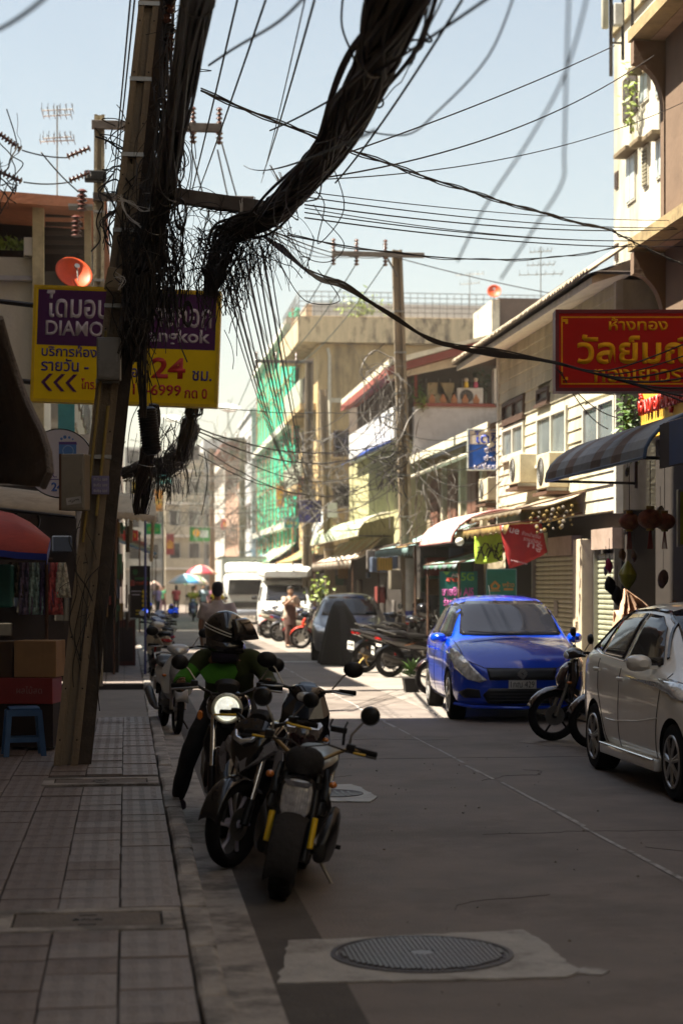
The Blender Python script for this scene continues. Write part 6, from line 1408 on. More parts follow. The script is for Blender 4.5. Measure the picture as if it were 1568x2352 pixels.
# ---------------------------------------------------------------- poles
def pole(label, base, top, w0, w1, group='concrete utility poles along the street', rz=0, bands=4, name='utility_pole', mat=None):
    """H-section tapered concrete pole from base to top"""
    t = thing(name, label, 'utility pole', base, rz, group); T = Vector(top)-Vector(base); T = Matrix.Rotation(-rz, 3, 'Z') @ T
    def sec(w, c, dz):
        a = w/2; b = w*.42; n_ = w*.13; e = .4*a
        return [(-a, -b), (-e, -b), (-e, -n_), (e, -n_), (e, -b), (a, -b), (a, b), (e, b), (e, n_), (-e, n_), (-e, b), (-a, b)]
    m = MB(); k = 9; n = 12; vs = []
    for i in range(k):
        u = i/(k-1); c = T*u; w = w0+(w1-w0)*u
        vs += [(c.x+x, c.y+y, c.z) for x, y in sec(w, c, 0)]
    fs = [(i*n+j, i*n+(j+1) % n, (i+1)*n+(j+1) % n, (i+1)*n+j) for i in range(k-1) for j in range(n)]+[tuple(range(n-1, -1, -1)), tuple((k-1)*n+j for j in range(n))]
    m.add(vs, fs); m.build('shaft', mat or conc_pole, t)
    h = MB()
    for i in range(int(T.length/.45)):
        u = (i+.5)*.45/T.length; c = T*u; w = (w0+(w1-w0)*u)*.70; h.lathe([(w*.055, 0), (w*.055, .003)], (c.x-w*.5, c.y-(w0+(w1-w0)*u)*.42-.003, c.z), 'Y', 8); h.lathe([(w*.055, 0), (w*.055, .003)], (c.x+w*.5, c.y-(w0+(w1-w0)*u)*.42-.003, c.z), 'Y', 8)
    h.build('bolt_holes', black, t)
    for i in range(bands):
        u = .35+.6*i/max(1, bands); c = T*u; w = (w0+(w1-w0)*u)/2+.006
        MB().box(c.x-w, c.x+w, c.y-w*.86, c.y+w*.86, c.z-.018, c.z+.018).build('steel_band', steel, t)
    return t
def insulator(parent, p, up=1, n=4, r=.055, mat=None):
    m = MB(); prof = []
    for i in range(n): z = i*.07*up; prof += [(r*.45, z), (r, z+.012*up), (r*.75, z+.035*up), (r*.4, z+.05*up)]
    m.lathe(prof, p, 'Z', 12); m.build('insulator', mat or porcelain, parent, True)
def crossarm(t, c, w, h=.10, dp=.1, ins=(), brace=None, mat=None):
    MB().box(c[0]-w[0], c[0]+w[1], c[1]-dp, c[1], c[2]-h/2, c[2]+h/2, .006).build('crossarm', mat or steelbar, t)
    for x in ins: insulator(t, (c[0]+x, c[1]-dp/2, c[2]+h/2)); insulator(t, (c[0]+x, c[1]-dp/2, c[2]-h/2), -1, 3, .06)
# main leaning pole: two shafts strapped together
d = 16.0; base = P(152, 1748, d); base.z = .118; top = P(372, -260, d)
pm = pole('big leaning concrete pole buried in cables on the near left pavement', base, top, .21, .17, bands=7)
b2 = P(188, 1748, d+.10); t2 = P(400, -260, d+.10)
MBm = MB(); k = 8; vs = []
for i in range(k):
    u = i/(k-1); c = b2.lerp(t2, u)-base; c.z = c.z if i else 0; w = .085-.012*u
    vs += [(c.x-w*.9, c.y-.08, c.z), (c.x+w, c.y-.08, c.z), (c.x+w, c.y+.10, c.z), (c.x-w*.9, c.y+.10, c.z)]
MBm.add(vs, [(i*4+j, i*4+(j+1) % 4, (i+1)*4+(j+1) % 4, (i+1)*4+j) for i in range(k-1) for j in range(4)]+[(3, 2, 1, 0), (28, 29, 30, 31)]); MBm.build('second_shaft', M('dark_stained_concrete', (.07, .055, .042), .9, var=.3, bump=.5, bscale=30, c2=(.03, .024, .02)), pm)
def onpole(py, off=0, dd=d): # point on the pole axis at picture row py
    u = (1748-py)/(1748+260); return base.lerp(top, u)+Vector((off, -.12, 0))
MB().tube([onpole(y, .03)-base for y in (1180, 1060, 930)], .014, 8).build('yellow_conduit', M('dull_yellow_pipe', (.30, .22, .06), .6), pm)
MB().tube([onpole(y, -.06)-base for y in (1240, 1000, 760)], .012, 8).build('yellow_conduit', M('dull_yellow_pipe', (.30, .22, .06), .6), pm)
c = onpole(1105, 0)-base; q_ = MB().box(c.x-.04, c.x+.11, c.y-.02, c.y-.014, c.z-.10, c.z+.06); q_.build('purple_notice', M('purple_notice', (.20, .18, .32), .6), pm)
for i in range(3): lettering('รับซื้อ 089', .12, .03, swhite, pm, (c.x+.035, c.y-.024, c.z+.03-i*.05), bold=.02)
# street-side poles
poles = []
p1b = P(941, 1500, 38); p1b.z = .12
p1 = pole('grey brown pole with three-insulator crossarm behind the parked bikes', p1b, P(911, 575, 38), .27, .20, bands=6)
zt = (P(911, 588, 38)-p1b); crossarm(p1, (zt.x, -.05, zt.z), (1.37, .55), ins=(-1.34, -.86, -.26))
MB().tube([(zt.x-.26, -.1, zt.z), (zt.x, -.1, zt.z-.45)], .02, 6).build('arm_brace', steelbar, p1)
MB().lathe([(.135, .35), (.14, .36), (.14, 2.0), (.135, 2.01)], (0, -.02, .1), n=16).build('poster_wrap', M('white_wrap', (.55, .55, .52), .6), p1, True)
MB().lathe([(.142, .0), (.142, .16)], (0, -.02, .62), n=16).build('poster_stripe', M('red_wrap', (.5, .05, .04), .6), p1, True); MB().lathe([(.142, .0), (.142, .22)], (0, -.02, .80), n=16).build('poster_stripe', M('blue_wrap', (.04, .06, .3), .6), p1, True)
p2b = P(703, 1460, 60); p2b.z = .12; p2 = pole('brown pole with left crossarm in front of the green netting', p2b, P(711, 822, 60), .33, .25)
zt = P(711, 832, 60)-p2b; crossarm(p2, (zt.x, -.05, zt.z), (1.8, .1), ins=(-1.75, -1.1, -.45))
p3b = P(762, 1460, 56); p3b.z = .12; p3 = pole('shorter dark pole just right of the netting pole', p3b, P(742, 895, 56), .30, .24)
p4b = P(556, 1440, 95); p4b.z = .12; p4 = pole('distant pole beside the white truck', p4b, P(557, 1005, 95), .36, .28); zt = P(557, 1008, 95)-p4b; crossarm(p4, (zt.x, -.05, zt.z), (1.6, .1), ins=(-1.5, -.9, -.3))
p5b = P(488, 1430, 112); p5b.z = .12; p5 = pole('far thin pole left of the white truck', p5b, P(487, 1030, 112), .36, .28)
# back-left pole with transformer gear
p6b = P(222, 1560, 28.5); p6b.z = .11; p6 = pole('pale concrete pole behind the cable pole carrying a crossarm', p6b, P(229, 265, 28.5), .20, .16, bands=5, mat=M('pale_concrete', (.34, .29, .19), .85, var=.2, bump=.4, c2=(.2, .16, .1), c2amt=.6))  # paler concrete than the other poles
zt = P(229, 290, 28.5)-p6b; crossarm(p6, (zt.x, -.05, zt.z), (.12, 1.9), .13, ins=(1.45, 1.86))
crossarm(p6, (zt.x, -.05, P(0, 455, 28.5).z-p6b.z), (.1, 2.4), .12)
MB().box(-.18, .16, -.3, -.1, P(0, 412, 28.5).z-p6b.z-.08, P(0, 412, 28.5).z-p6b.z+.08, .02).build('fuse_box', black, p6)
for px, py in ((189, 460), (176, 520)):
    c = P(px, py, 28)-p6b; ins_m = M('rust_red_porcelain', (.085, .026, .02), .3, coat=.3); insulator(p6, (c.x, c.y, c.z-.16), 1, 5, .085, ins_m)
MB().box(-.42, -.05, -.5, -.2, P(0, 490, 28.5).z-p6b.z, P(0, 484, 28.5).z-p6b.z).build('gear_shelf', steel, p6)
# strings of strain insulators at the left edge
for k, (x0, y0, x1, y1) in enumerate(((0, 308, 52, 345), (0, 395, 55, 418), (155, 360, 212, 338), (160, 415, 212, 395))):
    a, b_ = P(x0, y0, 26), P(x1, y1, 26); t = thing('insulator_string', ('upper left', 'lower left', 'upper right', 'lower right')[k]+' string of strain insulators on the wires at the left edge', 'insulators', a, 0, 'strain insulators on the left wires')
    m = MB(); dd = (b_-a); L_ = dd.length; mt = dd.to_track_quat('Z', 'Y').to_matrix().to_4x4(); m.M = mt; pr = []
    nn = int(L_/.055)
    for i in range(nn): z = i*L_/nn; pr += [(.02, z), (.055, z+.012), (.045, z+.025), (.02, z+.035)]
    m.lathe(pr, n=10); m.build('discs', porcelain, t, True)
# boxes on the main pole
def pbox(label, x0, y0, x1, y1, dd, mat, dp=.14, rz=.0, cat='electrical box', name='electrical_box'):
    c = P((x0+x1)/2, (y0+y1)/2, dd); t = thing(name, label, cat, c, -YAW+rz); w, h = (x1-x0)/8400*dd, (y1-y0)/8400*dd
    MB().box(-w, w, 0, dp, -h, h, .01).build('case', mat, t); MB().box(-w+.012, w-.012, -.008, -.0005, -h+.02, h-.02, .003).build('door', mat, t)
    MB().box(w-.03, w-.02, -.018, -.0085, -.03, .03).build('latch', steel, t); return t, w, h
gm = M('box_grey_metal', (.23, .22, .20), .5, metal=.2, var=.1, c2=(.12, .11, .10), c2amt=.5)
t, w, h = pbox('grey metal meter box strapped high on the cable pole', 222, 774, 276, 872, 15.75, gm, .12); vents = [box('vent_slot', darkmetal, t, -w+.02, -w+.026, -.0095, -.0085, h-.1-i*.02, h-.09-i*.02) for i in range(6)]
t, w, h = pbox('grey cabinet with a scribbled sticker left of the cable pole', 136, 1042, 196, 1172, 15.6, M('box_olive_metal', (.27, .24, .19), .5, metal=.2, var=.1, c2=(.15, .13, .1), c2amt=.4), .16, R(-10))
MB().box(-w-.001, -w+.02, -.012, .0, -h, h).build('edge_rail', rust, t); st = box('sticker', M('sticker_white', (.42, .4, .38), .6), t, -.07, .06, -.011, -.0085, -h+.05, -h+.11); st.rotation_euler[1] = R(-8)
random.seed(12); sc = MB(); sc.tube([(-.05+i*.0085, -.0115, -h+.08+random.uniform(-.014, .014)) for i in range(12)], .0022, 4); sc.tube([(-.05+i*.0085, -.0115, -h+.085+random.uniform(-.012, .012)) for i in range(12)], .002, 4); sc.build('scribble', black, st)
t, w, h = pbox('tilted ochre junction box high on the cable pole beside white wires', 243, 615, 285, 668, 15.7, M('ochre_box', (.28, .21, .12), .6), .06); t.rotation_euler[1] = R(12)
# ---------------------------------------------------------------- cables
def cat(a, b, sag, n=14, jit=0):
    a, b = Vector(a), Vector(b); return [a.lerp(b, i/n)+Vector((random.uniform(-jit, jit), random.uniform(-jit, jit), -sag*4*(i/n)*(1-i/n)+random.uniform(-jit, jit))) for i in range(n+1)]
def wire(label, pts, r, mat=None, group='overhead wires across the sky', n=5):
    o = MB().tube(pts, r, n).build('overhead_wire', mat or cable_m, None, True); return tag(o, label, 'cable', group)
def smooth(pts, k=6):
    pts = [Vector(p) for p in pts]; out = []
    for i in range(len(pts)-1):
        p0, p1, p2, p3 = pts[max(0, i-1)], pts[i], pts[i+1], pts[min(len(pts)-1, i+2)]
        for j in range(k):
            t = j/k; out.append(.5*((2*p1)+(p2-p0)*t+(2*p0-5*p1+4*p2-p3)*t*t+(3*p1-p0-3*p2+p3)*t**3))
    out.append(pts[-1]); return out
bundle_m = M('dusty_black_cable', (.026, .020, .016), .55, var=.5, scale=3, c2=(.06, .047, .035), c2amt=.6)
def bundle(label, pts, R0, n, r, seed=1, name='cable_bundle', loose=0, mat=None, group=None):
    """rope of n wandering cables about a smooth path; R0 radius (number or list)"""
    random.seed(seed); path = smooth(pts, 8); k = len(path); g_ = []
    rad = R0 if hasattr(R0, '__len__') else [R0]*len(pts)
    def rr(i): u = i/(k-1)*(len(rad)-1); a = int(min(u, len(rad)-2)); return rad[a]+(rad[a+1]-rad[a])*(u-a)
    t = thing(name, label, 'cable bundle', path[0], 0, group); o = path[0]; m = MB()
    for q in range(n):
        ph = random.uniform(0, 6.28); rate = random.uniform(-.25, .25); rd = math.sqrt(random.random()); w2 = random.uniform(.1, .5); out = []
        lo = random.random() < loose
        for i, p in enumerate(path):
            T = (path[min(i+1, k-1)]-path[max(0, i-1)]).normalized(); u = T.cross(Vector((0, 0, 1))); u = u.normalized() if u.length > .2 else Vector((1, 0, 0)); v = T.cross(u)
            a = ph+rate*i; e = rd*rr(i)*(1+.12*math.sin(i*w2+ph))*(1.0+(.5*abs(math.sin(i*.21+ph)) if lo else 0)); out.append(p-o+u*math.cos(a)*e+v*math.sin(a)*e)
        m.tube(out, r*random.uniform(.6, 1.25), 5)
    m.build('cables', mat or bundle_m, t, True)
    f = MB(); random.seed(seed+500)
    for q in range(max(6, n//4)):
        ph = random.uniform(0, 6.28); rate = random.uniform(-.5, .5); out = []; a0 = random.randint(0, k-4); a1 = min(k-1, a0+random.randint(5, 22))
        for i in range(a0, a1+1):
            p = path[i]; T = (path[min(i+1, k-1)]-path[max(0, i-1)]).normalized(); u = T.cross(Vector((0, 0, 1))); u = u.normalized() if u.length > .2 else Vector((1, 0, 0)); v = T.cross(u)
            a = ph+rate*(i-a0); e = rr(i)*(1.02+.35*math.sin((i-a0)/max(1, a1-a0)*math.pi)*random.uniform(.7, 1.1)); out.append(p-o+u*math.cos(a)*e+v*math.sin(a)*e+Vector((0, 0, -.05*math.sin((i-a0)/max(1, a1-a0)*math.pi))))
        f.tube(smooth(out, 3), r*random.uniform(.22, .6), 4)
    f.build('loose_strands', (cable_m, cable_g)[seed % 2], t, True)
    for i in range(4, k-3, 9):
        T = (path[i+1]-path[i-1]).normalized(); b_ = MB(); b_.M = Matrix.Translation(path[i]-o) @ T.to_track_quat('Z', 'Y').to_matrix().to_4x4(); b_.torus((0, 0, 0), rr(i)*1.06, .004, 'Z', 18, 4); b_.build('cable_tie', steel, t, True)
    return t, path
def tangle(label, c, sx, sy, sz, n, r=.005, seed=1, drop=0, step=.25, mat=None, k=9, parent=None, wig=.24):
    random.seed(seed); m = MB(); 
    for q in range(n):
        p = Vector((random.gauss(0, .5)*sx, random.gauss(0, .5)*sy, random.gauss(0, .5)*sz)); dv = Vector((random.uniform(-1, 1), random.uniform(-1, 1), random.uniform(-1, 1))); pts = []
        for i in range(k):
            pts.append(p.copy())
            if i > 2 and p.z < -sz*(.7+.5*random.random()): break
            dv = (dv*.75+Vector((random.gauss(0, wig), random.gauss(0, wig), random.gauss(0, wig)-drop))).normalized(); p = p+dv*step*random.uniform(.6, 1.2)
            for ax, s_ in enumerate((sx, sy, sz)):
                if abs(p[ax]) > s_*1.3 and ax < 2: dv[ax] *= -.5; p[ax] *= .96
        if len(pts) > 1: m.tube(smooth(pts, 4), r*random.uniform(.5, 1.4), 4)
    o = m.build('cable_tangle', mat or cable_m, parent, True, loc=c)
    if parent is None: tag(o, label, 'cable tangle', None, 'stuff')
    return o
# bundle 1: from the pole overhead towards the camera
bundle('thick dark cable bundle rising from the pole to the top left', [P(300, 740, 15.7), P(335, 620, 15.7), P(368, 480, 15.4), P(385, 400, 14.5), P(412, 250, 11.5), P(455, 0, 8.6), P(510, -300, 6.3)], [.06, .08, .08, .08, .072, .076, .08], 62, .012, 3)
# bundle 2: the big one from upper right
b2_, path2 = bundle('massive sagging cable bundle sweeping from top centre to the crossarm tip', [P(1060, -330, 6.0), P(905, 30, 7.8), P(850, 170, 9.2), P(770, 320, 11.2), P(690, 425, 13.2), P(620, 492, 14.8), P(560, 520, 15.4), P(510, 545, 15.6)], [.10, .11, .10, .085, .10, .10, .10, .04], 110, .0115, 5, loose=.10)
bundle('frayed cable tail hanging from the crossarm tip', [P(560, 515, 15.5), P(515, 545, 15.6), P(500, 610, 15.6), P(482, 680, 15.6)], [.08, .10, .08, .03], 50, .009, 8, loose=.4)
bundle('thick cable run down the front of the leaning pole', [P(400, 250, 15.7), P(368, 480, 15.7), P(335, 640, 15.65), P(318, 760, 15.65), P(312, 830, 15.7)], [.03, .08, .11, .07, .015], 70, .010, 9, loose=.3)
bundle('cables clinging to the back of the leaning pole from the top', [P(392, -60, 15.9), P(384, 120, 15.8), P(372, 300, 15.7), P(345, 500, 15.7), P(328, 700, 15.7), P(330, 960, 15.8)], [.05, .05, .06, .09, .07, .015], 16, .009, 10, loose=.4)
bundle('cable strands hanging behind the hotel sign right end', [P(480, 690, 22.2), P(465, 800, 22.2), P(440, 950, 22.2), P(415, 1060, 22.2)], [.05, .04, .09, .04], 50, .009, 12, loose=.3)
bundle('brown cable loom hanging below the hotel sign', [P(352, 928, 18.5), P(345, 1010, 18.6), P(330, 1100, 18.7), P(322, 1180, 18.8)], [.04, .06, .10, .05], 45, .009, 14, loose=.3)
bundle('low horizontal cable loom behind the leaning pole', [P(280, 1090, 24), P(340, 1075, 24), P(400, 1060, 24), P(450, 975, 24.3)], [.06, .10, .14, .05], 70, .010, 15, loose=.4)
bundle('cables dropping to the crossarm from the pole mid height', [P(330, 440, 15.8), P(420, 452, 15.8), P(500, 470, 15.7), P(590, 478, 15.6)], [.05, .045, .04, .05], 40, .011, 16)
arm = tag(MB().box(0, 1.0, -.06, .06, -.06, .06, .006).build('cable_crossarm', steelbar, None), 'dark wooden crossarm on the leaning pole carrying the cable bundles', 'crossarm'); arm.location = P(340, 440, 15.75); v_ = P(610, 480, 15.6)-arm.location; arm.rotation_euler = v_.to_track_quat('X', 'Z').to_euler(); arm.scale = (v_.length, 1, 1)
tangle('dense tangle of thin cables clinging to the leaning pole', P(345, 540, 15.7), .16, .13, .62, 150, .0055, 21, .6, .20)
tangle('loose wire loops between pole and hanging cable tail', P(402, 560, 15.7), .24, .15, .36, 80, .0035, 22, .35, .22)
tangle('fringe of wire ends below the big cable bundle', P(580, 540, 15.4), .36, .15, .20, 120, .0035, 23, .4, .14)
tangle('tangled cables around the frayed tail', P(508, 600, 15.6), .10, .1, .34, 80, .0045, 24, .3, .14)
tangle('wire snarl over the hotel sign corner', P(318, 715, 15.9), .10, .1, .26, 40, .005, 25, .5, .18)
tangle('hanging wires and coils under the hotel sign', P(385, 985, 21), .36, .2, .22, 30, .0055, 26, 1.1, .3)
tangle('thin leaf-like wire scraps at the pole top', P(392, 230, 15.9), .07, .1, .9, 34, .004, 27, .2, .2)
tangle('wire ends fraying along the low cable loom', P(370, 1075, 23.5), .36, .2, .12, 80, .0055, 28, 1.4, .13)
tangle('insulator clutter and wires left of the leaning pole', P(268, 430, 16.2), .07, .12, .5, 26, .006, 29, .1, .14)
tangle('wires trailing down the lower leaning pole', P(225, 1300, 16.0), .14, .06, .75, 26, .0045, 30, .9, .26)
tangle('mess of grey wires on the grey brown pole', P(890, 880, 37.5), .30, .2, .8, 38, .008, 41, .3, .3, cable_g)
tangle('black cable coils on the grey brown pole', P(897, 1075, 37.5), .15, .2, .26, 30, .012, 42, .1, .22)
tangle('tangled cables at the base of the netting poles', P(715, 1130, 57), .6, .3, 1.3, 60, .011, 43, .2, .5, cable_g)
tangle('dark cable coils on the netting pole', P(690, 1075, 58), .3, .3, .4, 24, .014, 44, .1, .4)
tangle('far tangle of wires across the street end', P(490, 1110, 88), 2.2, 2, 2.1, 90, .013, 45, .1, .9, cable_g)
tangle('cables looping in front of the low house', P(975, 1130, 36), .45, .3, .7, 22, .009, 46, .3, .35, cable_g)
tangle('distant wires above the far awnings', P(620, 1180, 75), 1.3, 1, 1.3, 45, .011, 47, .1, .7, cable_g)
tangle('wiry tangle over the awnings beyond the main pole', P(800, 1110, 50), 1.2, .8, 1.2, 36, .009, 48, .1, .6, cable_g)
t = thing('insulator_chain', 'string of dark insulators and clamps hanging between the leaning pole and cable bundle', 'insulators', P(384, 30, 15.8)); random.seed(71)
for i in range(16): py = 10+i*22; c_ = P(392-py*.06+random.uniform(-5, 5), py, 15.8)-t.location; MB().lathe([(.02, 0), (.035, .015), (.05, .03), (.025, .05), (.04, .07), (.015, .08)], c_, 'Z', 8).build('insulator', porcelain if i % 3 else darkmetal, t, True)
# coils
for i, (px, py, rr_, lb) in enumerate(((415, 490, .085, 'coil of black cable hung under the crossarm beside the pole'), (1080 if 0 else 432, 720, .06, 'small cable coil at the hotel sign top edge'))):
    o = MB()
    for k in range(6): o.torus((0, k*.008, 0), rr_+random.uniform(-.01, .01), .008, 'Y', 24, 5)
    o = o.build('cable_coil', cable_m, None, True, loc=P(px, py, 15.5)); o.scale = (.6, 1, 1.5); tag(o, lb, 'cable coil')
# pale wire wraps
for s_, pts in ((1, [(275, 455), (300, 470), (330, 485), (355, 478)]), (2, [(278, 450), (290, 490), (320, 520)]), (3, [(268, 632), (285, 645), (270, 660)]), (4, [(622, 385), (645, 430), (655, 470), (662, 462), (640, 400)]), (5, [(556, 460), (554, 520), (570, 560)])):
    random.seed(s_)
    o = MB()
    for k in range(5): o.tube(smooth([P(x+random.uniform(-6, 6), y+random.uniform(-8, 8), 15.35) for x, y in pts]), .003, 4)
    tag(o.build('tie_wire', cable_w, None), ('pale tie wire wrapped across the leaning pole', 'pale wire strands trailing on the leaning pole', 'white wires curling round the ochre box', 'pale strap round the big cable bundle', 'thin white wire loop on the hanging cable tail')[s_-1], 'wire')
# splice closure hanging under the sign
t = thing('cable_closure', 'ribbed black cable closure hanging below the hotel sign', 'cable closure', P(343, 985, 17.5)); m = MB(); pr = []
for i in range(16): pr += [(.085, -.22+i*.026), (.095, -.215+i*.026), (.095, -.205+i*.026), (.085, -.20+i*.026)]
m.lathe([(.05, -.25)]+pr+[(.06, .21)], n=18); m.M = None; m.build('ribbed_body', black, t, True); t.rotation_euler = (0, R(-7), 0)
for x in (-.05, 0, .05): MB().tube([(x, 0, .2), (x*1.2, 0, .55)], .006, 5).build('hanger_wire', cable_m, t)
# overhead wires (picture ends with depths)
twn = [0]
CNT = ('first', 'second')
def w2(x0, y0, d0, x1, y1, d1, sag, r, lb, mat=None, tw=0, grp='overhead wires across the sky'):
    random.seed(x0*7+y1); pts = cat(P(x0, y0, d0), P(x1, y1, d1), sag, 22, 0.0)
    wire(lb, pts, r, mat, grp)
    if tw:
        for k in range(tw):
            p2 = [p+Vector((math.sin(i*.8+k*2)*r*2.0, 0, math.cos(i*.7+k*2)*r*2.0)) for i, p in enumerate(cat(P(x0, y0, d0), P(x1, y1, d1), sag*1.02, 44, 0))]; wire(CNT[k]+' thin strand wound round the '+{462: 'sloping twisted wire', 1400: 'end of the twisted wire', 660: 'slack wire at slab level'}[x0], p2, r*.7, mat, grp)
w2(462, 208, 15.5, 1400, 528, 22, .10, .010, 'twisted black wire sloping from the pole down to the right building', tw=2)
w2(1400, 528, 22, 1600, 620, 22, .02, .010, 'end of the twisted wire passing in front of the right balcony', tw=1)
for i, (y0, y1, sg) in enumerate(((440, 505, .08), (452, 512, .10), (470, 520, .12), (478, 535, .14), (488, 545, .12), (500, 555, .1))):
    w2(700, y0, 14.5, 1640, y1+8*(i % 2), 24, sg, .0045+.001*(i % 3), ('first', 'second', 'third', 'fourth', 'fifth', 'sixth')[i]+' from the top of the thin wires fanning to the right balcony')
w2(660, 540, 15, 1500, 545, 25, .25, .007, 'slack wire running level to the right balcony slab', tw=1)
w2(700, 385, 14, 1410, 105, 22, .05, .007, 'upper straight wire rising to the antenna mast'); w2(720, 412, 14, 1500, 128, 22, .22, .007, 'lower straight wire rising to the right building'); w2(740, 412, 14, 1568, 235, 22, .18, .005, 'long slack wire rising to the tower windows')
w2(560, 380, 30, 860, 300, 5.5, .1, .006, 'thin wire climbing behind the big bundle'); w2(905, 590, 37.5, 1300, 680, 40, .05, .010, 'wire from the main crossarm down to the tiled roof')
# bunch crossing low in the middle: from the bundle to the red sign
for k in range(7):
    random.seed(50+k); pts = [P(600+k*8, 540+k*4, 15.5), P(690+k*6, 610+k*5, 17), P(790, 655+random.uniform(-8, 8), 18.5), P(900, 725+random.uniform(-5, 5), 19), P(1000, 785+random.uniform(-7, 7), 19.3), P(1130, 800+k*3, 19.6), P(1270, 832+random.uniform(-4, 4), 19.7), P(1400+k*20, 850+k*9, 19.4), P(1620, 770+k*30, 19)]
    wire(('lowest', 'second', 'third', 'middle', 'fifth', 'sixth', 'uppermost')[k]+' strand of the slack cable bunch crossing to the red gold shop sign', smooth(pts, 6), random.uniform(.006, .011))
for k, (a, b_) in enumerate((((1280, 850), (1420, 960)), ((1275, 845), (1440, 905)), ((1290, 860), (1395, 985)))):
    wire(('left', 'upper', 'right')[k]+' short strand hanging from the bunch over the weatherboard house', cat(P(a[0], a[1], 19.8), P(b_[0], b_[1], 22), .1), .006)
# power lines down the left side, from the back pole arm to the camera and away
for i, (x0, x1, xe) in enumerate(((290, 50, 0), (300, 70, 0), (310, 85, 0))):
    pass
for i, (xa, ya, da, xb, yb, db, lb) in enumerate(((252, 500, 26, 318, -200, 9, 'leftmost straight wire rising beside the leaning pole'), (258, 480, 26, 330, -200, 9.3, 'second straight wire rising beside the leaning pole'), (545, 0, 10, 400, 600, 27, 'straight wire crossing behind the dark bundle'), (610, 0, 9, 432, 500, 27, 'thin straight wire right of the dark bundle'), (700, 0, 8.5, 600, 420, 25, 'thin wire dropping from the top left of the big bundle'), (722, 0, 8.2, 604, 400, 26, 'thicker wire dropping beside the thin one to the big bundle'), (1060, 0, 7.0, 770, 420, 14, 'wire crossing the sky right of the big bundle'), (1200, -60, 5.6, 620, 300, 14, 'blurred wire sweeping across the top right sky'))):
    w2(xa, ya, da, xb, yb, db, .04, .0065 if i != 4 else .004, lb)
# far spans running down the right poles
for i, (a, b_, sg, lb) in enumerate(((P(440, 345, 26), P(600, 830, 60), .5, 'outer'), (P(500, 345, 28), P(640, 832, 60), .6, 'middle'), (P(510, 330, 28), P(690, 832, 60), .6, 'inner'))):
    wire(f'{lb} power line running from the back pole down to the netting pole', cat(a, b_, sg), .013, grp_ if False else None)
for i, px in enumerate((760, 815, 880)):
    wire(('left', 'middle', 'right')[i]+' power line from the main pole insulators to the netting pole', cat(P(px, 610, 37.8), P(590+i*48, 835, 60), .25), .012, M('greenish_wire', (.02, .05, .045), .5))
    wire(('left', 'middle', 'right')[i]+' power line from the crossarm tip to the main pole insulators', cat(P(560+i*20, 500+i*10, 15.8), P(px, 590, 37.8), .12), .007)
    wire(('left', 'middle', 'right')[i]+' power line beyond the netting pole', cat(P(590+i*48, 832, 60), P(500+i*25, 1010, 95), .3), .014)
for k in range(10):
    random.seed(80+k); x0 = 505+k*3; wire(('1st', '2nd', '3rd', '4th', '5th', '6th', '7th', '8th', '9th', '10th')[k]+' cable from the left in the fan sloping to the netting pole', cat(P(505+k*12, 640-k*9, 16), P(660+k*7, 1075+k*9, 56), .25+.09*(k % 4)), (.007+.0025*(k % 3)))
for k, (ya, yb, sg) in enumerate(((985, 998, .35), (990, 1000, .5), (932, 938, .1), (1000, 1040, .6), (1020, 1060, .7), (1045, 1090, .5))):
    wire(('top', 'second', 'highest', 'fourth', 'fifth', 'lowest')[k]+' of the level cables crossing the street to the main pole', cat(P(455, ya, 24), P(925, yb, 37.5), sg, 20, .01), .011 if k < 2 else .007)
for k in range(5): wire(('first', 'second', 'third', 'fourth', 'fifth')[k]+' drooping cable between main pole and low house eave', cat(P(930, 995+k*12, 37.6), P(1150, 965+k*35, 33), .25+.1*k, 16, .008), .009)
for k in range(9): random.seed(90+k); wire(('1st', '2nd', '3rd', '4th', '5th', '6th', '7th', '8th', '9th')[k]+' sagging cable, counted downwards, between netting pole and main pole', cat(P(715, 990+k*22, 57), P(925, 800+k*38, 38), .35+.12*(k % 4)), .011, cable_g if k % 2 else None)
for k in range(8): random.seed(190+k); wire(('1st', '2nd', '3rd', '4th', '5th', '6th', '7th', '8th')[k]+' cable, counted downwards, crossing the far street in front of the grey blocks', cat(P(300, 1010+k*24, 70), P(700, 1000+k*26, 60), .4+.1*(k % 3)), .013, cable_g if k % 2 else None)
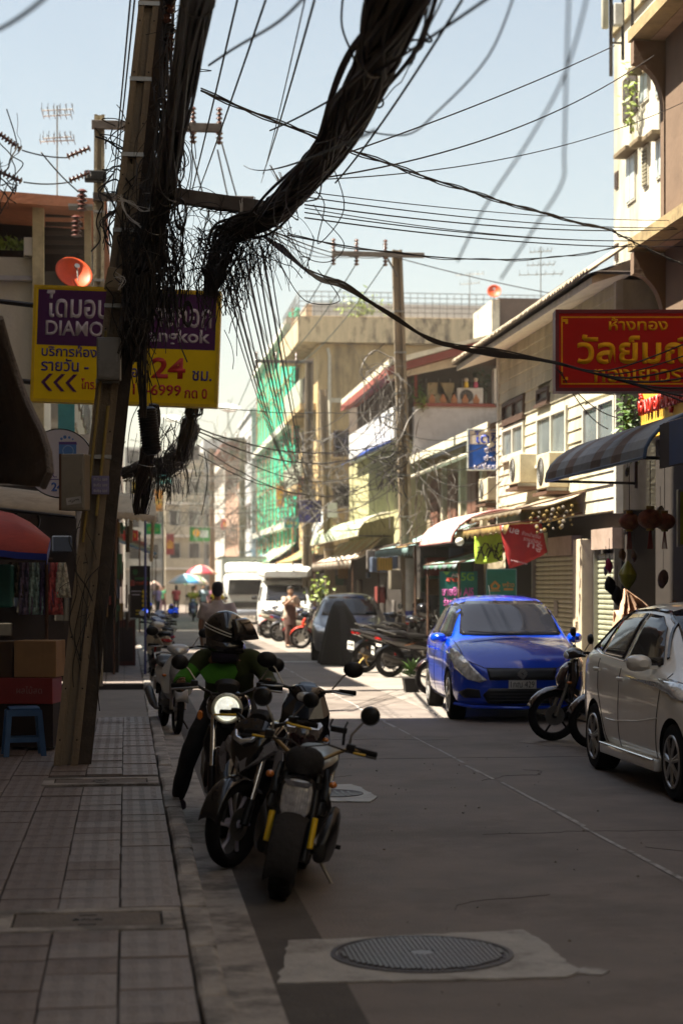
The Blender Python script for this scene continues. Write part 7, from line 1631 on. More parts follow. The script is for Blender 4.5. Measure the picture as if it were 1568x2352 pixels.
# blurred loose strands close to the lens at the right
wire('long loose strand drifting down the sky at the right', smooth([P(1310, -120, 4.4), P(1300, 160, 4.6), P(1295, 350, 4.9), P(1290, 420, 5.0), P(1235, 510, 5.2), P(1150, 640, 5.6)]), .0035, cable_g)
wire('second loose strand crossing the first one at the right', smooth([P(1360, -60, 4.4), P(1300, 160, 4.7), P(1215, 320, 5.1), P(1110, 480, 5.6), P(1050, 600, 6)]), .0035, cable_g)
wire('loose strand curving over the top right of the sky', smooth([P(1190, -40, 6), P(1120, 130, 6.4), P(1000, 260, 7), P(930, 310, 8), P(830, 300, 9.5)]), .004, cable_g)
wire('blurred strand curving across the top centre sky', smooth([P(720, -30, 6), P(640, 50, 6.6), P(540, 110, 7.6), P(480, 150, 9)]), .006)
for k, (pts, dd) in enumerate((([(985, -30), (975, 60), (990, 95), (940, 95), (870, 160), (800, 300)], 8), ([(790, -30), (785, 60), (815, 150), (790, 210), (800, 300)], 8.4), ([(860, 190), (880, 235), (865, 245), (840, 200)], 9.6), ([(760, 370), (790, 480), (730, 560), (745, 470), (715, 430)], 13), ([(640, 520), (700, 590), (760, 600), (790, 560), (740, 500), (720, 470)], 14.8), ([(610, 540), (640, 600), (700, 690), (780, 690), (730, 620)], 15.3))):
    wire(('long loose strand beside the big bundle at top right', 'upright loose strand left of the big bundle top', 'small wire loop on the right of the big bundle', 'loop of wire under the middle of the big bundle', 'wide loop of wire under the bundle bend', 'sagging loop of wire below the crossarm tip')[k], smooth([P(x, y, dd+i*.15) for i, (x, y) in enumerate(pts)]), .0055 if k < 3 else .004)
wire('dark blurred wire end at the very top left corner', cat(P(-20, 75, 5), P(120, -20, 4.4), .01), .006)
for k, (a, b_) in enumerate((((52, 345), (158, 362)), ((55, 418), (162, 418)), ((95, 350), (180, 440)), ((40, 420), (-20, 520)))): wire(('upper wire between the left insulator strings', 'lower wire between the left insulator strings', 'wire curving from the insulator string to the red insulator', 'wire dropping from the left insulator string')[k], cat(P(*a, 26), P(*b_, 27), .03), .011)
random.seed(33)
tangle('small hardware tangle at the left edge insulators', P(8, 400, 25.5), .14, .1, .25, 14, .008, 52, .0, .15)
# ---------------------------------------------------------------- vehicles in place
hatch('pale pearl white hatchback at the right edge, its side towards the road', (5.08, 15.15, 0), R(-90.5))
swift('bright blue hatchback facing the camera at the right kerb', (4.93, 23.9, 0), R(-93.5))
saloon('dark grey hatchback parked behind the covered motorbike', (5.05, 41.5, 0), R(-96))
van('white high-roofed van parked on the right beyond the parked bikes', (5.25, 61, 0), R(-93))
truck('white box truck with red writing on its cargo box far down the street', (4.98, 79, 0), R(-91))
small_scooter('black fat-tyred scooter with yellow fork sleeves, nearest of the parked bikes', (.92, 10.37, 0), R(-101), R(-10))
naked_bike('black sporty motorbike with a grey V-shaped nose, second of the parked bikes', (.80, 11.45, 0), R(-97), R(-6), 'v', R(-28), s=.9)
faceted_scooter('glossy black scooter with a faceted nose between the two naked bikes', (1.15, 12.9, 0), R(-95), R(-7))
naked_bike('black motorbike with a round headlight carrying the seated rider', (.70, 13.05, 0), R(-96), R(-2), 'round', R(4))
# rider astride the round-headlight bike (local frame faces +x, which points to the camera)
J = dict(pelvis=(-.02, 0, .86), chest=(.17, .01, 1.10), neck=(.27, .0, 1.22), head=(.33, 0, 1.33),
         lshoulder=(.20, .19, 1.15), lelbow=(.33, .31, .98), lwrist=(.54, .30, .99), rshoulder=(.20, -.19, 1.15), relbow=(.30, -.33, .97), rwrist=(.50, -.32, .99),
         lhip=(-.02, .10, .82), lknee=(.32, .20, .58), lankle=(.12, .21, .30), ltoe=(.26, .21, .25),
         rhip=(-.02, -.10, .82), rknee=(.20, -.26, .50), rankle=(.04, -.38, .10), rtoe=(.10, -.52, .05))
rd_ = person('rider in a green jacket and black striped helmet sitting on the motorbike', (.76, 13.62, 0), R(-96), J, green_jkt, M('black_trousers', (.012, .011, .012), .85, bump=.4), sleeves=1, hair=None, headgear=helmet, look=R(82), chest_r=.165, hip_r=.15, shoe=M('dark_sneaker', (.09, .06, .08), .7))
ch = MB()
ch.loft([(.300, -.04, 1.11, .10, .016, .5), (.322, -.06, 1.06, .14, .018, .5), (.318, -.05, .99, .10, .016, .3)], 14, 2.4); ch.build('bright_green_chest_panel', green_bright, rd_, True)
MB().tube([(.29, -.25, 1.09), (.345, -.325, .99), (.42, -.325, .985)], [.06, .064, .055], 12).build('bright_green_sleeve_panel', green_bright, rd_, True)
# white scooter behind the rider, facing the camera
scooter('white and grey scooter facing the camera behind the rider', (.50, 21.3, 0), R(-84), R(-3), M('white_scooter_paint', (.50, .50, .47), .3, coat=.8, var=.06), M('grey_scooter_paint', (.22, .22, .22), .35, coat=.5), 'motorbikes parked along the left kerb')
sc1 = scooter('cream and grey motorbike seen from behind with a number plate, at the left kerb', (.55, 33.0, 0), R(97), R(4), M('cream_scooter_paint', (.40, .35, .26), .35, coat=.6), M('dark_grey_paint', (.04, .04, .045), .3, coat=.6), 'motorbikes parked along the left kerb', box_=None)
dk2 = scooter('dark blue motorbike just beyond the cream one at the left kerb', (.62, 35.6, 0), R(100), R(5), M('dark_blue_scooter', (.03, .035, .09), .2, coat=1), M('red_scooter_accent', (.35, .02, .02), .3, coat=.8), 'motorbikes parked along the left kerb')
for i, (x, y, r_) in enumerate(((.60, 38.2, 98), (.75, 41.0, 94), (.72, 44.2, 92), (.85, 47.8, 95))):
    dup(dk2, ('third motorbike of the left kerb row beside the menu board', 'fourth motorbike of the left kerb row under the pale awning', 'fifth motorbike of the left kerb row', 'farthest motorbike of the left kerb row')[i], (x, y, 0), R(r_), 'motorbikes parked along the left kerb', R(4))
# bikes on the right
bka = scooter('black motorbike with red decals parked nose in between the two cars', (5.20, 19.45, 0), R(184), R(-6), M('black_red_paint', (.014, .010, .011), .25, coat=1), M('dark_maroon_paint', (.03, .010, .010), .25, coat=1), 'motorbikes parked on the right', rimm=darkmetal)
d_ = MB().prism([(0, 0), (.22, .05), (.10, .012)], -.17, -.165, 'Y'); d_.build('orange_decal', amber, bka, loc=(-.4, 0, .6))
dup(bka, 'black motorbike half hidden by the rear of the white car', (5.40, 18.5, 0), R(186), 'motorbikes parked on the right', R(-6))
mx = scooter('long dark maxi scooter with bronze wheels parked nose in by the main pole', (5.10, 35.0, 0), R(28), R(5), M('maxi_scooter_paint', (.012, .011, .011), .15, coat=1), M('maxi_dark', (.02, .02, .022), .2, coat=1), 'motorbikes parked on the right', rimm=M('bronze_rim', (.28, .18, .05), .4, metal=.6), s=1.08)
MB().loft([(-.95, -.02, .78, .02, .01, .2), (-.5, -.17, .70, .012, .03, .2), (0, -.20, .52, .012, .03, .3), (.3, -.18, .42, .01, .02, .3)], 8, 2.4).build('side_trim', silver_plastic, mx, True)
dup(mx, 'second maxi scooter just beyond the one with bronze wheels', (5.75, 36.6, 0), R(40), 'motorbikes parked on the right', R(4))
dup(bka, 'black motorbike behind the blue car beside the potted plant', (5.25, 27.6, 0), R(186), 'motorbikes parked on the right', R(-5))
gb = dup(bka, 'dark motorbike standing beside the teal 5G banner', (5.35, 33.0, 0), R(8), 'motorbikes parked on the right', R(5))
for i in range(9):
    y = 50.2+i*1.05; src = (sc1, dk2, bka)[i % 3]
    dup(src, ('first', 'second', 'third', 'fourth', 'fifth', 'sixth', 'seventh', 'eighth', 'ninth')[i]+' motorbike of the right kerb row between the grey car and the van', (5.15+.12*(i % 3)-.03*i, y, 0), R(random.uniform(170, 205) if i % 2 else random.uniform(-10, 25)), 'motorbikes parked on the right', R(5))
red_b = scooter('motorbike with a bright red mudguard behind the standing woman', (5.15, 47.6, 0), R(175), R(-4), M('black_red_paint', (.014, .01, .011), .25), M('bright_red_guard', (.6, .04, .02), .3, coat=.6), 'motorbikes parked on the right', front=False)
# covered motorbike
cv = thing('covered_motorbike', 'motorbike hidden under a black tarpaulin tent in front of the grey car', 'covered motorbike', (4.55, 38.3, 0), 0)
random.seed(14); rows = []; nn = 40
for i in range(13):
    u = i/12; z = 1.33*(1-u)+.0; row = []
    for j in range(nn+1):
        a = 2*math.pi*j/nn; ex_ = (.10+.62*u**.8)*(1+.17*math.sin(a*7+1.3)*u+.06*math.sin(a*13)); ey = (.06+.95*u**.55)*(1+.06*math.sin(a*9)*u)
        row.append((-.10+.16*u+ex_*.78*math.cos(a), ey*math.sin(a)-.0, max(.02, z+.12*math.cos(2*a)*u*(1-u)*2+(.02*math.sin(a*7) if u > .9 else 0))))
    rows.append(row)
MB().grid(rows).build('tarpaulin', M('black_tarpaulin', (.009, .008, .009), .6, spec=.2, bump=.5, bscale=6), cv, True, solid=.01)
# hanging helmet on the maxi scooter mirror
hm = thing('hanging_helmet', 'black glossy helmet resting above the maxi scooter handlebar', 'helmet', P(972, 1400, 34.5)); MB().ball((0, 0, 0), .14, .13, .13, 18, 12).build('shell', gloss_black, hm, True); MB().box(-.08, .08, -.135, -.12, -.05, .0).build('visor', glass, hm)
# potted plant by the blue car
random.seed(6); pt = onG(944, 1590)
pp = thing('potted_plant', 'small leafy plant in a black square pot on the road by the blue car', 'potted plant', pt)
MB().add([(-.10, -.10, 0), (.10, -.10, 0), (.10, .10, 0), (-.10, .10, 0), (-.13, -.13, .22), (.13, -.13, .22), (.13, .13, .22), (-.13, .13, .22)], [(3, 2, 1, 0), (0, 1, 5, 4), (1, 2, 6, 5), (2, 3, 7, 6), (3, 0, 4, 7), (4, 5, 6, 7)]).build('pot', black, pp)
lf = MB()
for i in range(90):
    a = random.uniform(0, 6.28); el = random.uniform(.2, 1.4); L_ = random.uniform(.12, .30); b_ = Vector((0, 0, .24+random.uniform(0, .12))); dv = Vector((math.cos(a)*math.cos(el), math.sin(a)*math.cos(el), math.sin(el))); sd = dv.cross(Vector((0, 0, 1))).normalized()*.02
    lf.add([b_, b_+dv*L_*.5+sd, b_+dv*L_-Vector((0, 0, .03)), b_+dv*L_*.5-sd], [(0, 1, 2, 3)])
lf.build('leaves', leaf_m, pp)
for k, (px, py, dd, lb, mt) in enumerate(((735, 1360, 50, 'bright green bush in a pot beside the parked van', leaf_y), (1380, 1530, 27, 'dusty plant at the foot of the narrow shutter', leaf_m), (1440, 965, 24.6, 'leafy shrub growing beside the yellow fascia board', leaf_m))):
    foliage('street_plant', lb, P(px, py, dd), (.35, .15, .14)[k], .2, (.45, .40, .42)[k], (130, 90, 240)[k], mt, (.08, .05, .06)[k], stem=1)

# ---------------------------------------------------------------- people down the street
gshirt = M('grey_shirt', (.42, .36, .32), .85, bump=.3, bscale=12)
khaki = M('khaki_cloth', (.25, .2, .14), .85); brownc = M('brown_cloth', (.10, .055, .045), .85, bump=.3)
person('man in a loose grey shirt walking away beyond the rider', (1.30, 26.2, 0), R(88), standing(.12, 0, 1.72), gshirt, M('dark_shorts', (.03, .027, .03), .85), chest_r=.185, hip_r=.17, legs=.4, sleeves=.5)
J = standing(.05, 0, 1.62); J['relbow'] = (.1, -.22, 1.12); J['rwrist'] = (.2, -.05, 1.30); J['lelbow'] = (.08, .25, 1.1); J['lwrist'] = (.22, .05, 1.12)
wm = person('woman in brown standing with her hand raised near the white van', (4.32, 48.4, 0), R(-70), J, M('cream_blouse', (.48, .38, .3), .8), brownc, hair='bun', sleeves=.3, hip_r=.15)
MB().lathe([(.17, .62), (.165, .85), (.15, 1.0), (.16, 1.15)], n=16).build('apron', brownc, wm, True)
def moto_rider(label, loc, rz, shirt, paint, group='people on motorbikes far down the street'):
    b = scooter(label.replace('rider', 'motorbike under the rider'), loc, rz, 0, paint, None, 'ridden motorbikes down the street', name='ridden_motorbike')
    J = dict(pelvis=(-.12, 0, .84), chest=(-.06, 0, 1.16), neck=(-.03, 0, 1.33), head=(0, 0, 1.45), lshoulder=(-.04, .18, 1.25), lelbow=(.08, .26, 1.04), lwrist=(.28, .28, 1.02), rshoulder=(-.04, -.18, 1.25), relbow=(.08, -.26, 1.04), rwrist=(.28, -.28, 1.02),
             lhip=(-.1, .1, .80), lknee=(.28, .17, .70), lankle=(.2, .15, .36), ltoe=(.34, .15, .32), rhip=(-.1, -.1, .80), rknee=(.28, -.17, .70), rankle=(.2, -.15, .36), rtoe=(.34, -.15, .32))
    p = person(label, loc, rz, J, shirt, M('dark_trousers', (.03, .03, .045), .85), group, hair='short', sleeves=.6); return p
yel = M('yellow_shirt', (.42, .36, .06), .8); moto_rider('rider in a yellow shirt coming down the middle of the street', (3.05, 84, 0), R(-92), yel, M('blue_dark_scooter', (.03, .03, .12), .2, coat=1))
moto_rider('rider in a bright yellow vest beside the white truck', (3.55, 72, 0), R(-80), M('bright_yellow_vest', (.65, .5, .01), .8), M('black_scooter', (.02, .02, .02), .2, coat=1))
for k, (px, dd, h, tc, lb, rz) in enumerate(((405, 104, 1.6, (.35, .08, .08), 'person in a red shirt walking near the far umbrellas', 90), (468, 92, 1.65, (.35, .42, .5), 'person in a light blue shirt left of the truck', -90), (478, 97, 1.6, (.42, .16, .24), 'person in a pink shirt left of the truck', 80), (362, 98, 1.6, (.30, .22, .42), 'person in a purple shirt at the far left stalls', -60), (375, 110, 1.6, (.05, .2, .1), 'person in a green shirt at the far left stalls', 40), (448, 112, 1.6, (.5, .45, .4), 'person in a white shirt under the blue umbrella', 0))):
    q = P(px, 1400, dd); person(lb, (q.x, q.y, 0), R(rz), standing(.1, 0, h), M(f'shirt_{k}', tc, .85), M(f'bottoms_{k}', (.04+.05*(k % 3), .04, .06), .85), 'people far down the street', hair='short' if k % 2 else 'long')
# umbrellas of the far market
def umbrella(label, p, r, mats, h=2.2):
    t = thing('market_umbrella', label, 'umbrella', (p.x, p.y, 0), 0, 'market umbrellas at the street end'); z = p.z
    n = 16; rows = []
    for i in range(6):
        u = i/5; rows.append([(r*u*math.cos(2*math.pi*j/n), r*u*math.sin(2*math.pi*j/n), z-.55*u*u*(1+.04*(j % 2))) for j in range(n+1)])
    m = MB().grid(rows); m.m = [(q % n)//2 % len(mats) for q in range(len(m.f))]; m.build('canopy', mats if len(mats) > 1 else mats[0], t, True, solid=.01)
    MB().tube([(0, 0, 0), (0, 0, z+.1)], .03, 6).build('pole', steel, t); return t
umbrella('sky blue and white market umbrella at the street end', P(428, 1318, 105), 1.05, [M('umb_blue', (.10, .35, .65), .6), M('umb_white', (.6, .6, .58), .6), M('umb_pale', (.3, .5, .6), .6)])
umbrella('red and white market umbrella near the truck', P(462, 1298, 112), 1.0, [M('umb_red', (.45, .05, .08), .6), M('umb_cream', (.6, .45, .38), .6)])
umbrella('small pale market umbrella left of the blue one', P(355, 1335, 108), .55, [M('umb_cream', (.6, .45, .38), .6)])
umbrella('green market umbrella right of the blue one', P(452, 1322, 118), .8, [M('umb_green', (.2, .4, .2), .6), M('umb_white', (.6, .6, .58), .6)])
# ---------------------------------------------------------------- left pavement: stall, boxes, stool, awnings
tk = thing('market_stall', 'street stall with hanging printed fabrics under a red canopy', 'stall', (P(60, 1500, 18.6).x, 18.6, .117))
sx = lambda px, dd: P(px, 1500, dd).x-tk.location.x
MB().box(-1.1, sx(112, 18.6), -.3, .5, .0, .62).build('counter', M('stall_counter', (.06, .04, .03), .8), tk)
fr = MB()
for x in (-1.0, sx(112, 18.6)): fr.tube([(x, -.2, 0), (x, -.2, 2.0)], .018, 6)
fr.tube([(-1.0, -.2, 1.85), (sx(125, 18.6), -.2, 1.83)], .014, 6); fr.build('frame', rust, tk)
t = thing('stall_canopy', 'red canopy with a blue hem over the street stall', 'canopy', P(20, 1190, 17.6))
rows = []; 
def cp(x, y, dd): return P(x, y, dd)-t.location
rows = [[cp(-120, 1120, 18.5), cp(-40, 1165, 18.5), cp(30, 1180, 18.5), cp(70, 1200, 18.6)], [cp(-120, 1160, 17.8), cp(-40, 1195, 17.6), cp(40, 1205, 17.5), cp(116, 1238, 17.5)], [cp(-120, 1235, 16.9), cp(-40, 1258, 16.8), cp(40, 1268, 16.8), cp(108, 1272, 16.8)]]
MB().grid(rows).build('canvas', M('red_canvas', (.42, .06, .04), .75, var=.2, bump=.3), t, True, solid=.008)
MB().grid([rows[2], [p-Vector((0, 0, .06)) for p in rows[2]]]).build('blue_hem', M('blue_hem', (.02, .04, .28), .7), t, solid=.008); MB().grid([[rows[1][3], rows[2][3]], [rows[1][3]-Vector((0, 0, .08)), rows[2][3]-Vector((0, 0, .1))]]).build('blue_hem', M('blue_hem', (.02, .04, .28), .7), t, solid=.008)
fab = [((.10, .09, .16), 55), ((.16, .24, .30), 78), ((.05, .04, .09), 103), ((.22, .05, .05), 122), ((.08, .07, .06), 32), ((.30, .25, .2), 140)]
random.seed(19)
for k, (c, px) in enumerate(fab):
    t = thing('hanging_fabric', ('dark violet', 'pale blue', 'black and gold', 'dark red', 'dark olive', 'beige')[k]+' printed fabric roll hanging in the street stall', 'fabric', P(px, 1292, 18.2), 0, 'printed fabrics hanging in the stall'); rows = []
    for i in range(8):
        u = i/7; rows.append([((.05+.025*u)*(j/6-.5)*2+.03*u, .02*math.sin(j*2+i), -u*(.52 if k < 4 else .35)) for j in range(7)])
    MB().grid(rows).build('cloth', M('fabric_%d' % k, tuple(v*2.4 for v in c), .8, var=.7, scale=30, c2=(.35, .33, .3), c2amt=.5, mask=.55), t, True, solid=.01)
t = thing('teal_crate', 'teal plastic box at the left edge under the stall canopy', 'crate', P(8, 1395, 17.9)); MB().box(-.3, .09, -.1, .3, 0, .42, .02).build('box', M('teal_plastic', (.03, .16, .15), .5), t)
def carton(label, x0, y0, x1, y1, dd, mat, tape=True, dp=.4):
    b_ = P((x0+x1)/2, y1, dd); w, h = (x1-x0)/8400*dd, (y1-y0)/4200*dd; t = thing('cardboard_box', label, 'box', b_, -YAW+R(-4)); MB().box(-w, w, 0, dp, 0, h, .006).build('carton', mat, t)
    if tape: box('tape', M('brown_tape', (.25, .17, .08), .35), t, -w-.001, w+.001, dp*.45, dp*.55, h-.002, h+.0015)
    return t, w, h
cbm = M('cardboard', (.34, .20, .09), .85, var=.12, c2=(.16, .09, .04), c2amt=.4)
carton('large plain cardboard box on top of the red carton by the pole', 32, 1472, 130, 1556, 17.4, cbm)
carton('dark cardboard box beside the plain one at the left edge', -60, 1474, 30, 1556, 17.5, M('dark_cardboard', (.10, .06, .035), .85))
t, w, h = carton('flat red carton with white print under the cardboard box', -10, 1558, 122, 1617, 17.35, M('red_carton', (.24, .028, .025), .6), False); lettering('ผลไม้สด', w*.9, .07, M('carton_print', (.40, .2, .18), .6), t, (.05, -.003, h*.55))
MB().box(-w, w, .02, .38, -.41, -.002).build('shelf_leg_panel', M('dark_shelf', (.03, .02, .016), .85), t)
st = thing('plastic_stool', 'blue square plastic stool with an open back on the pavement', 'stool', (P(55, 1725, 16.9).x, P(55, 1725, 16.9).y, .117), R(8)); bl_ = M('blue_plastic', (.04, .11, .24), .45)
MB().box(-.14, .14, -.13, .13, .42, .45, .012).build('seat', bl_, st)
MB().box(-.15, .15, -.145, -.13, .37, .425).box(-.15, .15, .13, .145, .37, .425).build('apron', bl_, st)
for sx_ in (-1, 1):
    for sy_ in (-1, 1): MB().add([(sx_*.17-.025, sy_*.15-.015, 0), (sx_*.17+.025, sy_*.15-.015, 0), (sx_*.17+.025, sy_*.15+.015, 0), (sx_*.17-.025, sy_*.15+.015, 0), (sx_*.135-.028, sy_*.125-.015, .42), (sx_*.135+.02, sy_*.125-.015, .42), (sx_*.135+.02, sy_*.125+.015, .42), (sx_*.135-.028, sy_*.125+.015, .42)], [(3, 2, 1, 0), (0, 1, 5, 4), (1, 2, 6, 5), (2, 3, 7, 6), (3, 0, 4, 7), (4, 5, 6, 7)]).build('leg', bl_, st)
MB().box(-.155, .155, -.15, -.135, .13, .17).box(-.155, .155, .135, .15, .13, .17).build('crossbar', bl_, st)
# big dark drooping awning close to the lens, top left
t = thing('drooping_awning', 'big dark brown drooping awning fabric at the left edge', 'awning', P(20, 900, 10.5)); rows = []
ed = [(0, 730), (18, 790), (38, 850), (58, 910), (78, 960), (98, 1000), (112, 1040), (116, 1080), (100, 1112)]
for k in range(8):
    u = k/7; rows.append([P(x-u*260, y+u*(1112-y)*.35+6*math.sin(i+u*5), 10.5+1.3*math.sin(u*3.1)+.25*math.sin(i*.7))-t.location for i, (x, y) in enumerate(ed)])
MB().grid(rows).build('fabric', M('dark_brown_fabric', (.11, .085, .072), .9, var=.3, scale=8, bump=.6, bscale=40), t, True, solid=.02)
MB().tube([r_ for r_ in rows[0]], .022, 7).build('rolled_edge', M('frayed_grey_edge', (.16, .13, .11), .9, bump=.8, bscale=60), t, True)
# cream awnings on the left
t = thing('cream_awning', 'cream curved awning under the round sign on the left', 'awning', P(60, 1150, 20.5)); rows = []
for i in range(8):
    a = R(90*i/7); rows.append([P(px+18*math.sin(a)*((px+60)/210), 1118+52*(1-math.cos(a))+(px)*.12, 21.6-1.6*math.sin(a))-t.location for px in range(-60, 160, 12)])
MB().grid(rows).build('canvas', M('cream_canvas', (.42, .35, .25), .8, c2=(.25, .2, .14)), t, True, solid=.008)
MB().tube([rows[7][0], rows[7][-1]], .02, 6).build('front_bar', darkmetal, t)
t = thing('scalloped_awning', 'small cream scalloped awning beyond the leaning pole', 'awning', P(310, 1160, 31.5)); rows = []
for i in range(6):
    u = i/5; rows.append([P(258+(98+4*u)*j/16, 1132+(44*u)+(10*(j/16)**2)*(1), 33-1.6*u)-t.location for j in range(17)])
rows.append([P(258+102*j/16, 1190+(5 if j % 2 else 0)+8*(j/16)**2, 31.35)-t.location for j in range(17)])
MB().grid(rows).build('canvas', M('cream_canvas', (.42, .35, .25), .8, c2=(.25, .2, .14)), t, True, solid=.008)
MB().tube([P(352, 1195, 31.6)-t.location, P(348, 1290, 31.6)-t.location], .03, 8).build('rolled_curtain', M('beige_roll', (.28, .22, .14), .85), t, True)
MB().tube([P(334, 1192, 32)-t.location, P(334, 1552, 32)-t.location], .022, 6).build('post', M('blue_post', (.04, .05, .16), .6), t)
MB().tube([P(268, 1192, 32)-t.location, P(262, 1560, 32)-t.location], .022, 6).build('post', rust, t)
# shop goods behind the pole on the left pavement
t = thing('shop_shelves', 'dark shop shelving with hanging goods beyond the leaning pole', 'shop display', (P(250, 1500, 33).x-.6, 32.5, .11))
MB().box(-.5, .78, .4, 5, 0, 2.9).build('cabinet', M('dark_shelving', (.022, .017, .014), .9), t)
random.seed(23)
for i in range(46):
    c = random.choice(cols_); y = random.uniform(-.3, .38); x = random.uniform(.05, 1.0); z = random.uniform(.6, 2.5); h = random.uniform(.1, .5)
    MB().box(x, x+random.uniform(.03, .1), y, y+.06, z, z+h, .01).build('hanging_goods', M('goods_%d' % cols_.index(c), tuple(v*.55 for v in c), .7), t)
t = thing('wooden_cabinet', 'small dark red cabinet standing on the far left pavement', 'cabinet', P(288, 1530, 35.5)); MB().box(-.18, .2, -.1, .3, -.12, .9, .01).build('case', M('dark_red_wood', (.07, .022, .016), .6), t); MB().box(-.13, .15, -.112, -.1, .1, .75).build('door', M('dark_panel', (.03, .02, .018), .5), t); box('top_trim', steel, t, -.19, .21, -.12, .3, .901, .93)
t = thing('plastic_bucket', 'teal bucket standing on the far left pavement', 'bucket', P(256, 1500, 34.5)); MB().lathe([(.10, -.0), (.14, .28), (.15, .29), (.13, .285), (.09, .02)], n=20).build('pail', M('teal_plastic', (.03, .16, .15), .5), t, True)
t = thing('lamp_bulb', 'small glowing bulb in the dark shop behind the pole', 'lamp', P(246, 1328, 31.5)); MB().ball((0, 0, 0), .03, .03, .045).build('bulb', M('warm_bulb', (1, .6, .12), .5, emit=4), t, True); MB().tube([(0, 0, .04), (0, 0, .3)], .006, 5).build('flex', cable_m, t)
# ---------------------------------------------------------------- right dark shop: lanterns and hanging things
def lantern(label, p, r, mat):
    t = thing('paper_lantern', label, 'lantern', p, random.uniform(0, 1), 'paper lanterns under the blue grey awning'); m = MB(); n = 26; rows = []
    for i in range(11):
        ph = R(18+144*i/10); rows.append([(r*math.sin(ph)*math.cos(2*math.pi*j/n)*(1+.035*(j % 2)), r*math.sin(ph)*math.sin(2*math.pi*j/n)*(1+.035*(j % 2)), r*.82*math.cos(ph)) for j in range(n+1)])
    m.grid(rows); m.build('shade', mat, t, True); gd = M('lantern_gold', (.42, .28, .07), .4, metal=.3)
    MB().lathe([(r*.33, r*.76), (r*.33, r*1.05), (r*.2, r*1.05)], n=16).build('cap', gd, t, True); MB().lathe([(r*.33, -r*.95), (r*.33, -r*.76)], n=16).build('base_ring', gd, t, True)
    MB().tube([(0, 0, r), (0, 0, r+.5)], .004, 4).build('string', cable_m, t)
    q = MB()
    for i in range(14): a = i*.45; q.tube([(.01*math.cos(a), .01*math.sin(a), -r*.95), (.03*math.cos(a), .03*math.sin(a), -r*.95-.2)], .003, 4)
    q.build('tassel', M('tassel_red', (.25, .03, .02), .7), t); return t
random.seed(44)
lm = M('lantern_red_gold', (.30, .09, .05), .6, var=.5, scale=16, c2=(.4, .25, .12), c2amt=.6)
lantern('round red paper lantern, left of the hanging pair', P(1444, 1198, 20.3), .115, lm); lantern('round red paper lantern, larger and right of the hanging pair', P(1492, 1192, 20), .135, lm); lantern('half hidden paper lantern behind the larger one', P(1525, 1198, 20.9), .12, lm)
gl = M('yellow_green_bag', (.36, .38, .03), .35, coat=.4, var=.4)
t = thing('hanging_bag', 'shiny yellow green bag hanging in the dark shop', 'bag', P(1440, 1320, 21)); MB().loft([(0, 0, .14, .02, .02), (0, 0, .1, .05, .03), (0, 0, 0, .1, .05), (0, 0, -.08, .07, .04), (0, 0, -.16, .01, .01)], 10).build('loop', black, t); 
m = MB(); m.lathe([(.01, .16), (.05, .11), (.11, .0), (.09, -.07), (.02, -.17)], n=14); m.build('bag', gl, t, True)
for k, (px, py, c, lb, sz) in enumerate(((1398, 1300, (.40, .02, .12), 'pink ribbon toy hanging at the shop corner', .09), (1390, 1312, (.25, .25, .4), 'pale violet trinket hanging at the shop corner', .05), (1400, 1345, (.02, .018, .02), 'black bag hanging at the shop corner', .12), (1416, 1368, (.03, .025, .03), 'dark umbrella bundle under the black bag', .13), (1428, 1275, (.30, .18, .10), 'brown soft toy hanging beside the pink ribbon', .08), (1455, 1278, (.24, .15, .10), 'second brown soft toy nearer the lanterns', .07), (1522, 1330, (.22, .14, .12), 'pinkish garment hanging deep in the dark shop', .12), (1545, 1400, (.3, .10, .03), 'orange garment hanging at the right edge', .12), (1515, 1180, (.28, .24, .16), 'pale folded lampshade behind the lanterns', .1), (1440, 1085, (.3, .27, .2), 'small pale lamp fixed under the awning', .05))):
    t = thing('hanging_item', lb, 'hanging goods', P(px, py, 21.2+.1*k), random.uniform(0, 3), 'goods hanging in the dark corner shop'); m = MB(); 
    m.loft([(-sz*.5, 0, 0, sz*.2, sz*.4), (-sz*.2, 0, .02, sz*.5, sz*.8), (sz*.2, .01, -.01, sz*.45, sz*.9), (sz*.5, 0, 0, sz*.2, sz*.4)], 10, 2); m.build('item', M('hang_%d' % k, c, .6, var=.4, scale=25), t, True); MB().tube([(0, 0, sz*.8), (0, 0, sz*.8+.25)], .003, 4).build('string', cable_m, t)
t, c = cloth('pale peach cloth draped in sunlight behind the white car', ((1433, 1352), (1436, 1352), (1520, 1420), (1405, 1500)), 23.75, M('peach_cloth', (.62, .40, .27), .85), 'draped_cloth', .10, 16, 12); t['category'] = 'cloth'
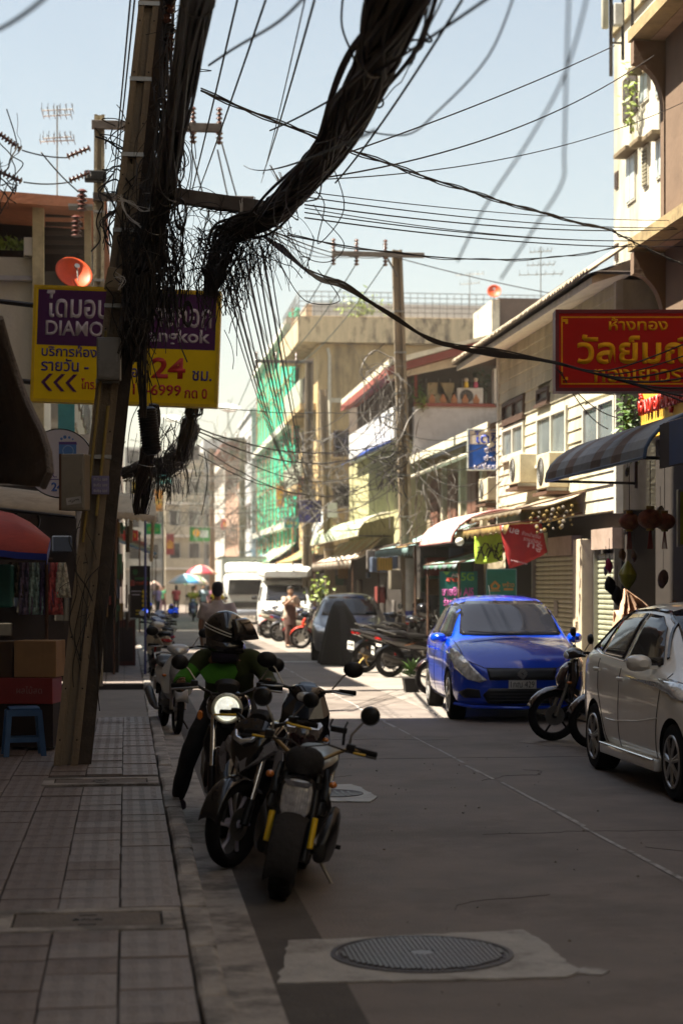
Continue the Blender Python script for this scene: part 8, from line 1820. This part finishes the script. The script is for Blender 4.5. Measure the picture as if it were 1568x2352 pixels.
t, c = cloth('lower part of the peach cloth hanging to the pavement', ((1408, 1402), (1470, 1400), (1500, 1560), (1404, 1560)), 23.9, M('peach_cloth', (.62, .40, .27), .85), 'draped_cloth', .08, 16, 12); t['category'] = 'cloth'
b = Board('lit_sign', 'tall yellow green sign edge at the right border', 'sign', 1556, 1125, 1640, 1255, 19, M('yellow_green_sign', (.36, .36, .02), .5), .1, frame=steel)
# string of garlands under the ragged awning
for k in range(7):
    p = P(1225+k*14, 1180-k*3, 27.3); t = thing('hanging_garland', ('1st', '2nd', '3rd', '4th', '5th', '6th', '7th')[k]+' garland from the left hanging under the ragged tarpaulin', 'garland', p, 0, 'garlands hanging under the ragged tarpaulin'); m = MB()
    for i in range(5): m.ball((random.uniform(-.05, .05), random.uniform(-.03, .03), -i*.07), random.uniform(.018, .035), n=8, k=6)
    m.build('blooms', M('garland_%d' % (k % 2), ((.16, .11, .03), (.15, .13, .1))[k % 2], .8, var=.4, scale=20), t, True)
t = thing('hanging_bulb', 'white lamp globe hanging below the pink awning', 'lamp', P(1055, 1244, 30.6)); MB().ball((0, 0, 0), .075, .075, .07, 16, 10).build('globe', M('globe_white', (.7, .7, .66), .3), t, True); MB().tube([(0, 0, .06), (0, 0, .3)], .006, 5).build('flex', cable_m, t)
b = Board('street_banner', 'dark blue banner between the two netting poles', 'banner', 686, 1150, 738, 1200, 58, M('navy_banner', (.03, .03, .16), .7), .03)
b = Board('utility_cabinet', 'grey cabinet fixed on the shorter dark pole', 'cabinet', 752, 1155, 774, 1188, 55.4, M('cabinet_grey', (.3, .31, .29), .5), .3)

# ---------------------------------------------------------------- thin warm haze in the street air
hz = bpy.data.materials.new('haze_air'); hz.use_nodes = True; hn = hz.node_tree.nodes; hn.clear()
pv_ = hn.new('ShaderNodeVolumePrincipled'); pv_.inputs['Color'].default_value = (.95, .86, .76, 1); pv_.inputs['Density'].default_value = .0010; pv_.inputs['Anisotropy'].default_value = .1
ho = hn.new('ShaderNodeOutputMaterial'); hz.node_tree.links.new(pv_.outputs[0], ho.inputs['Volume'])
haze = MB().box(-405, 405, -65, 905, -2.3, 26).build('haze', hz); haze['kind'] = 'stuff'; haze['label'] = 'thin pale haze in the street air'
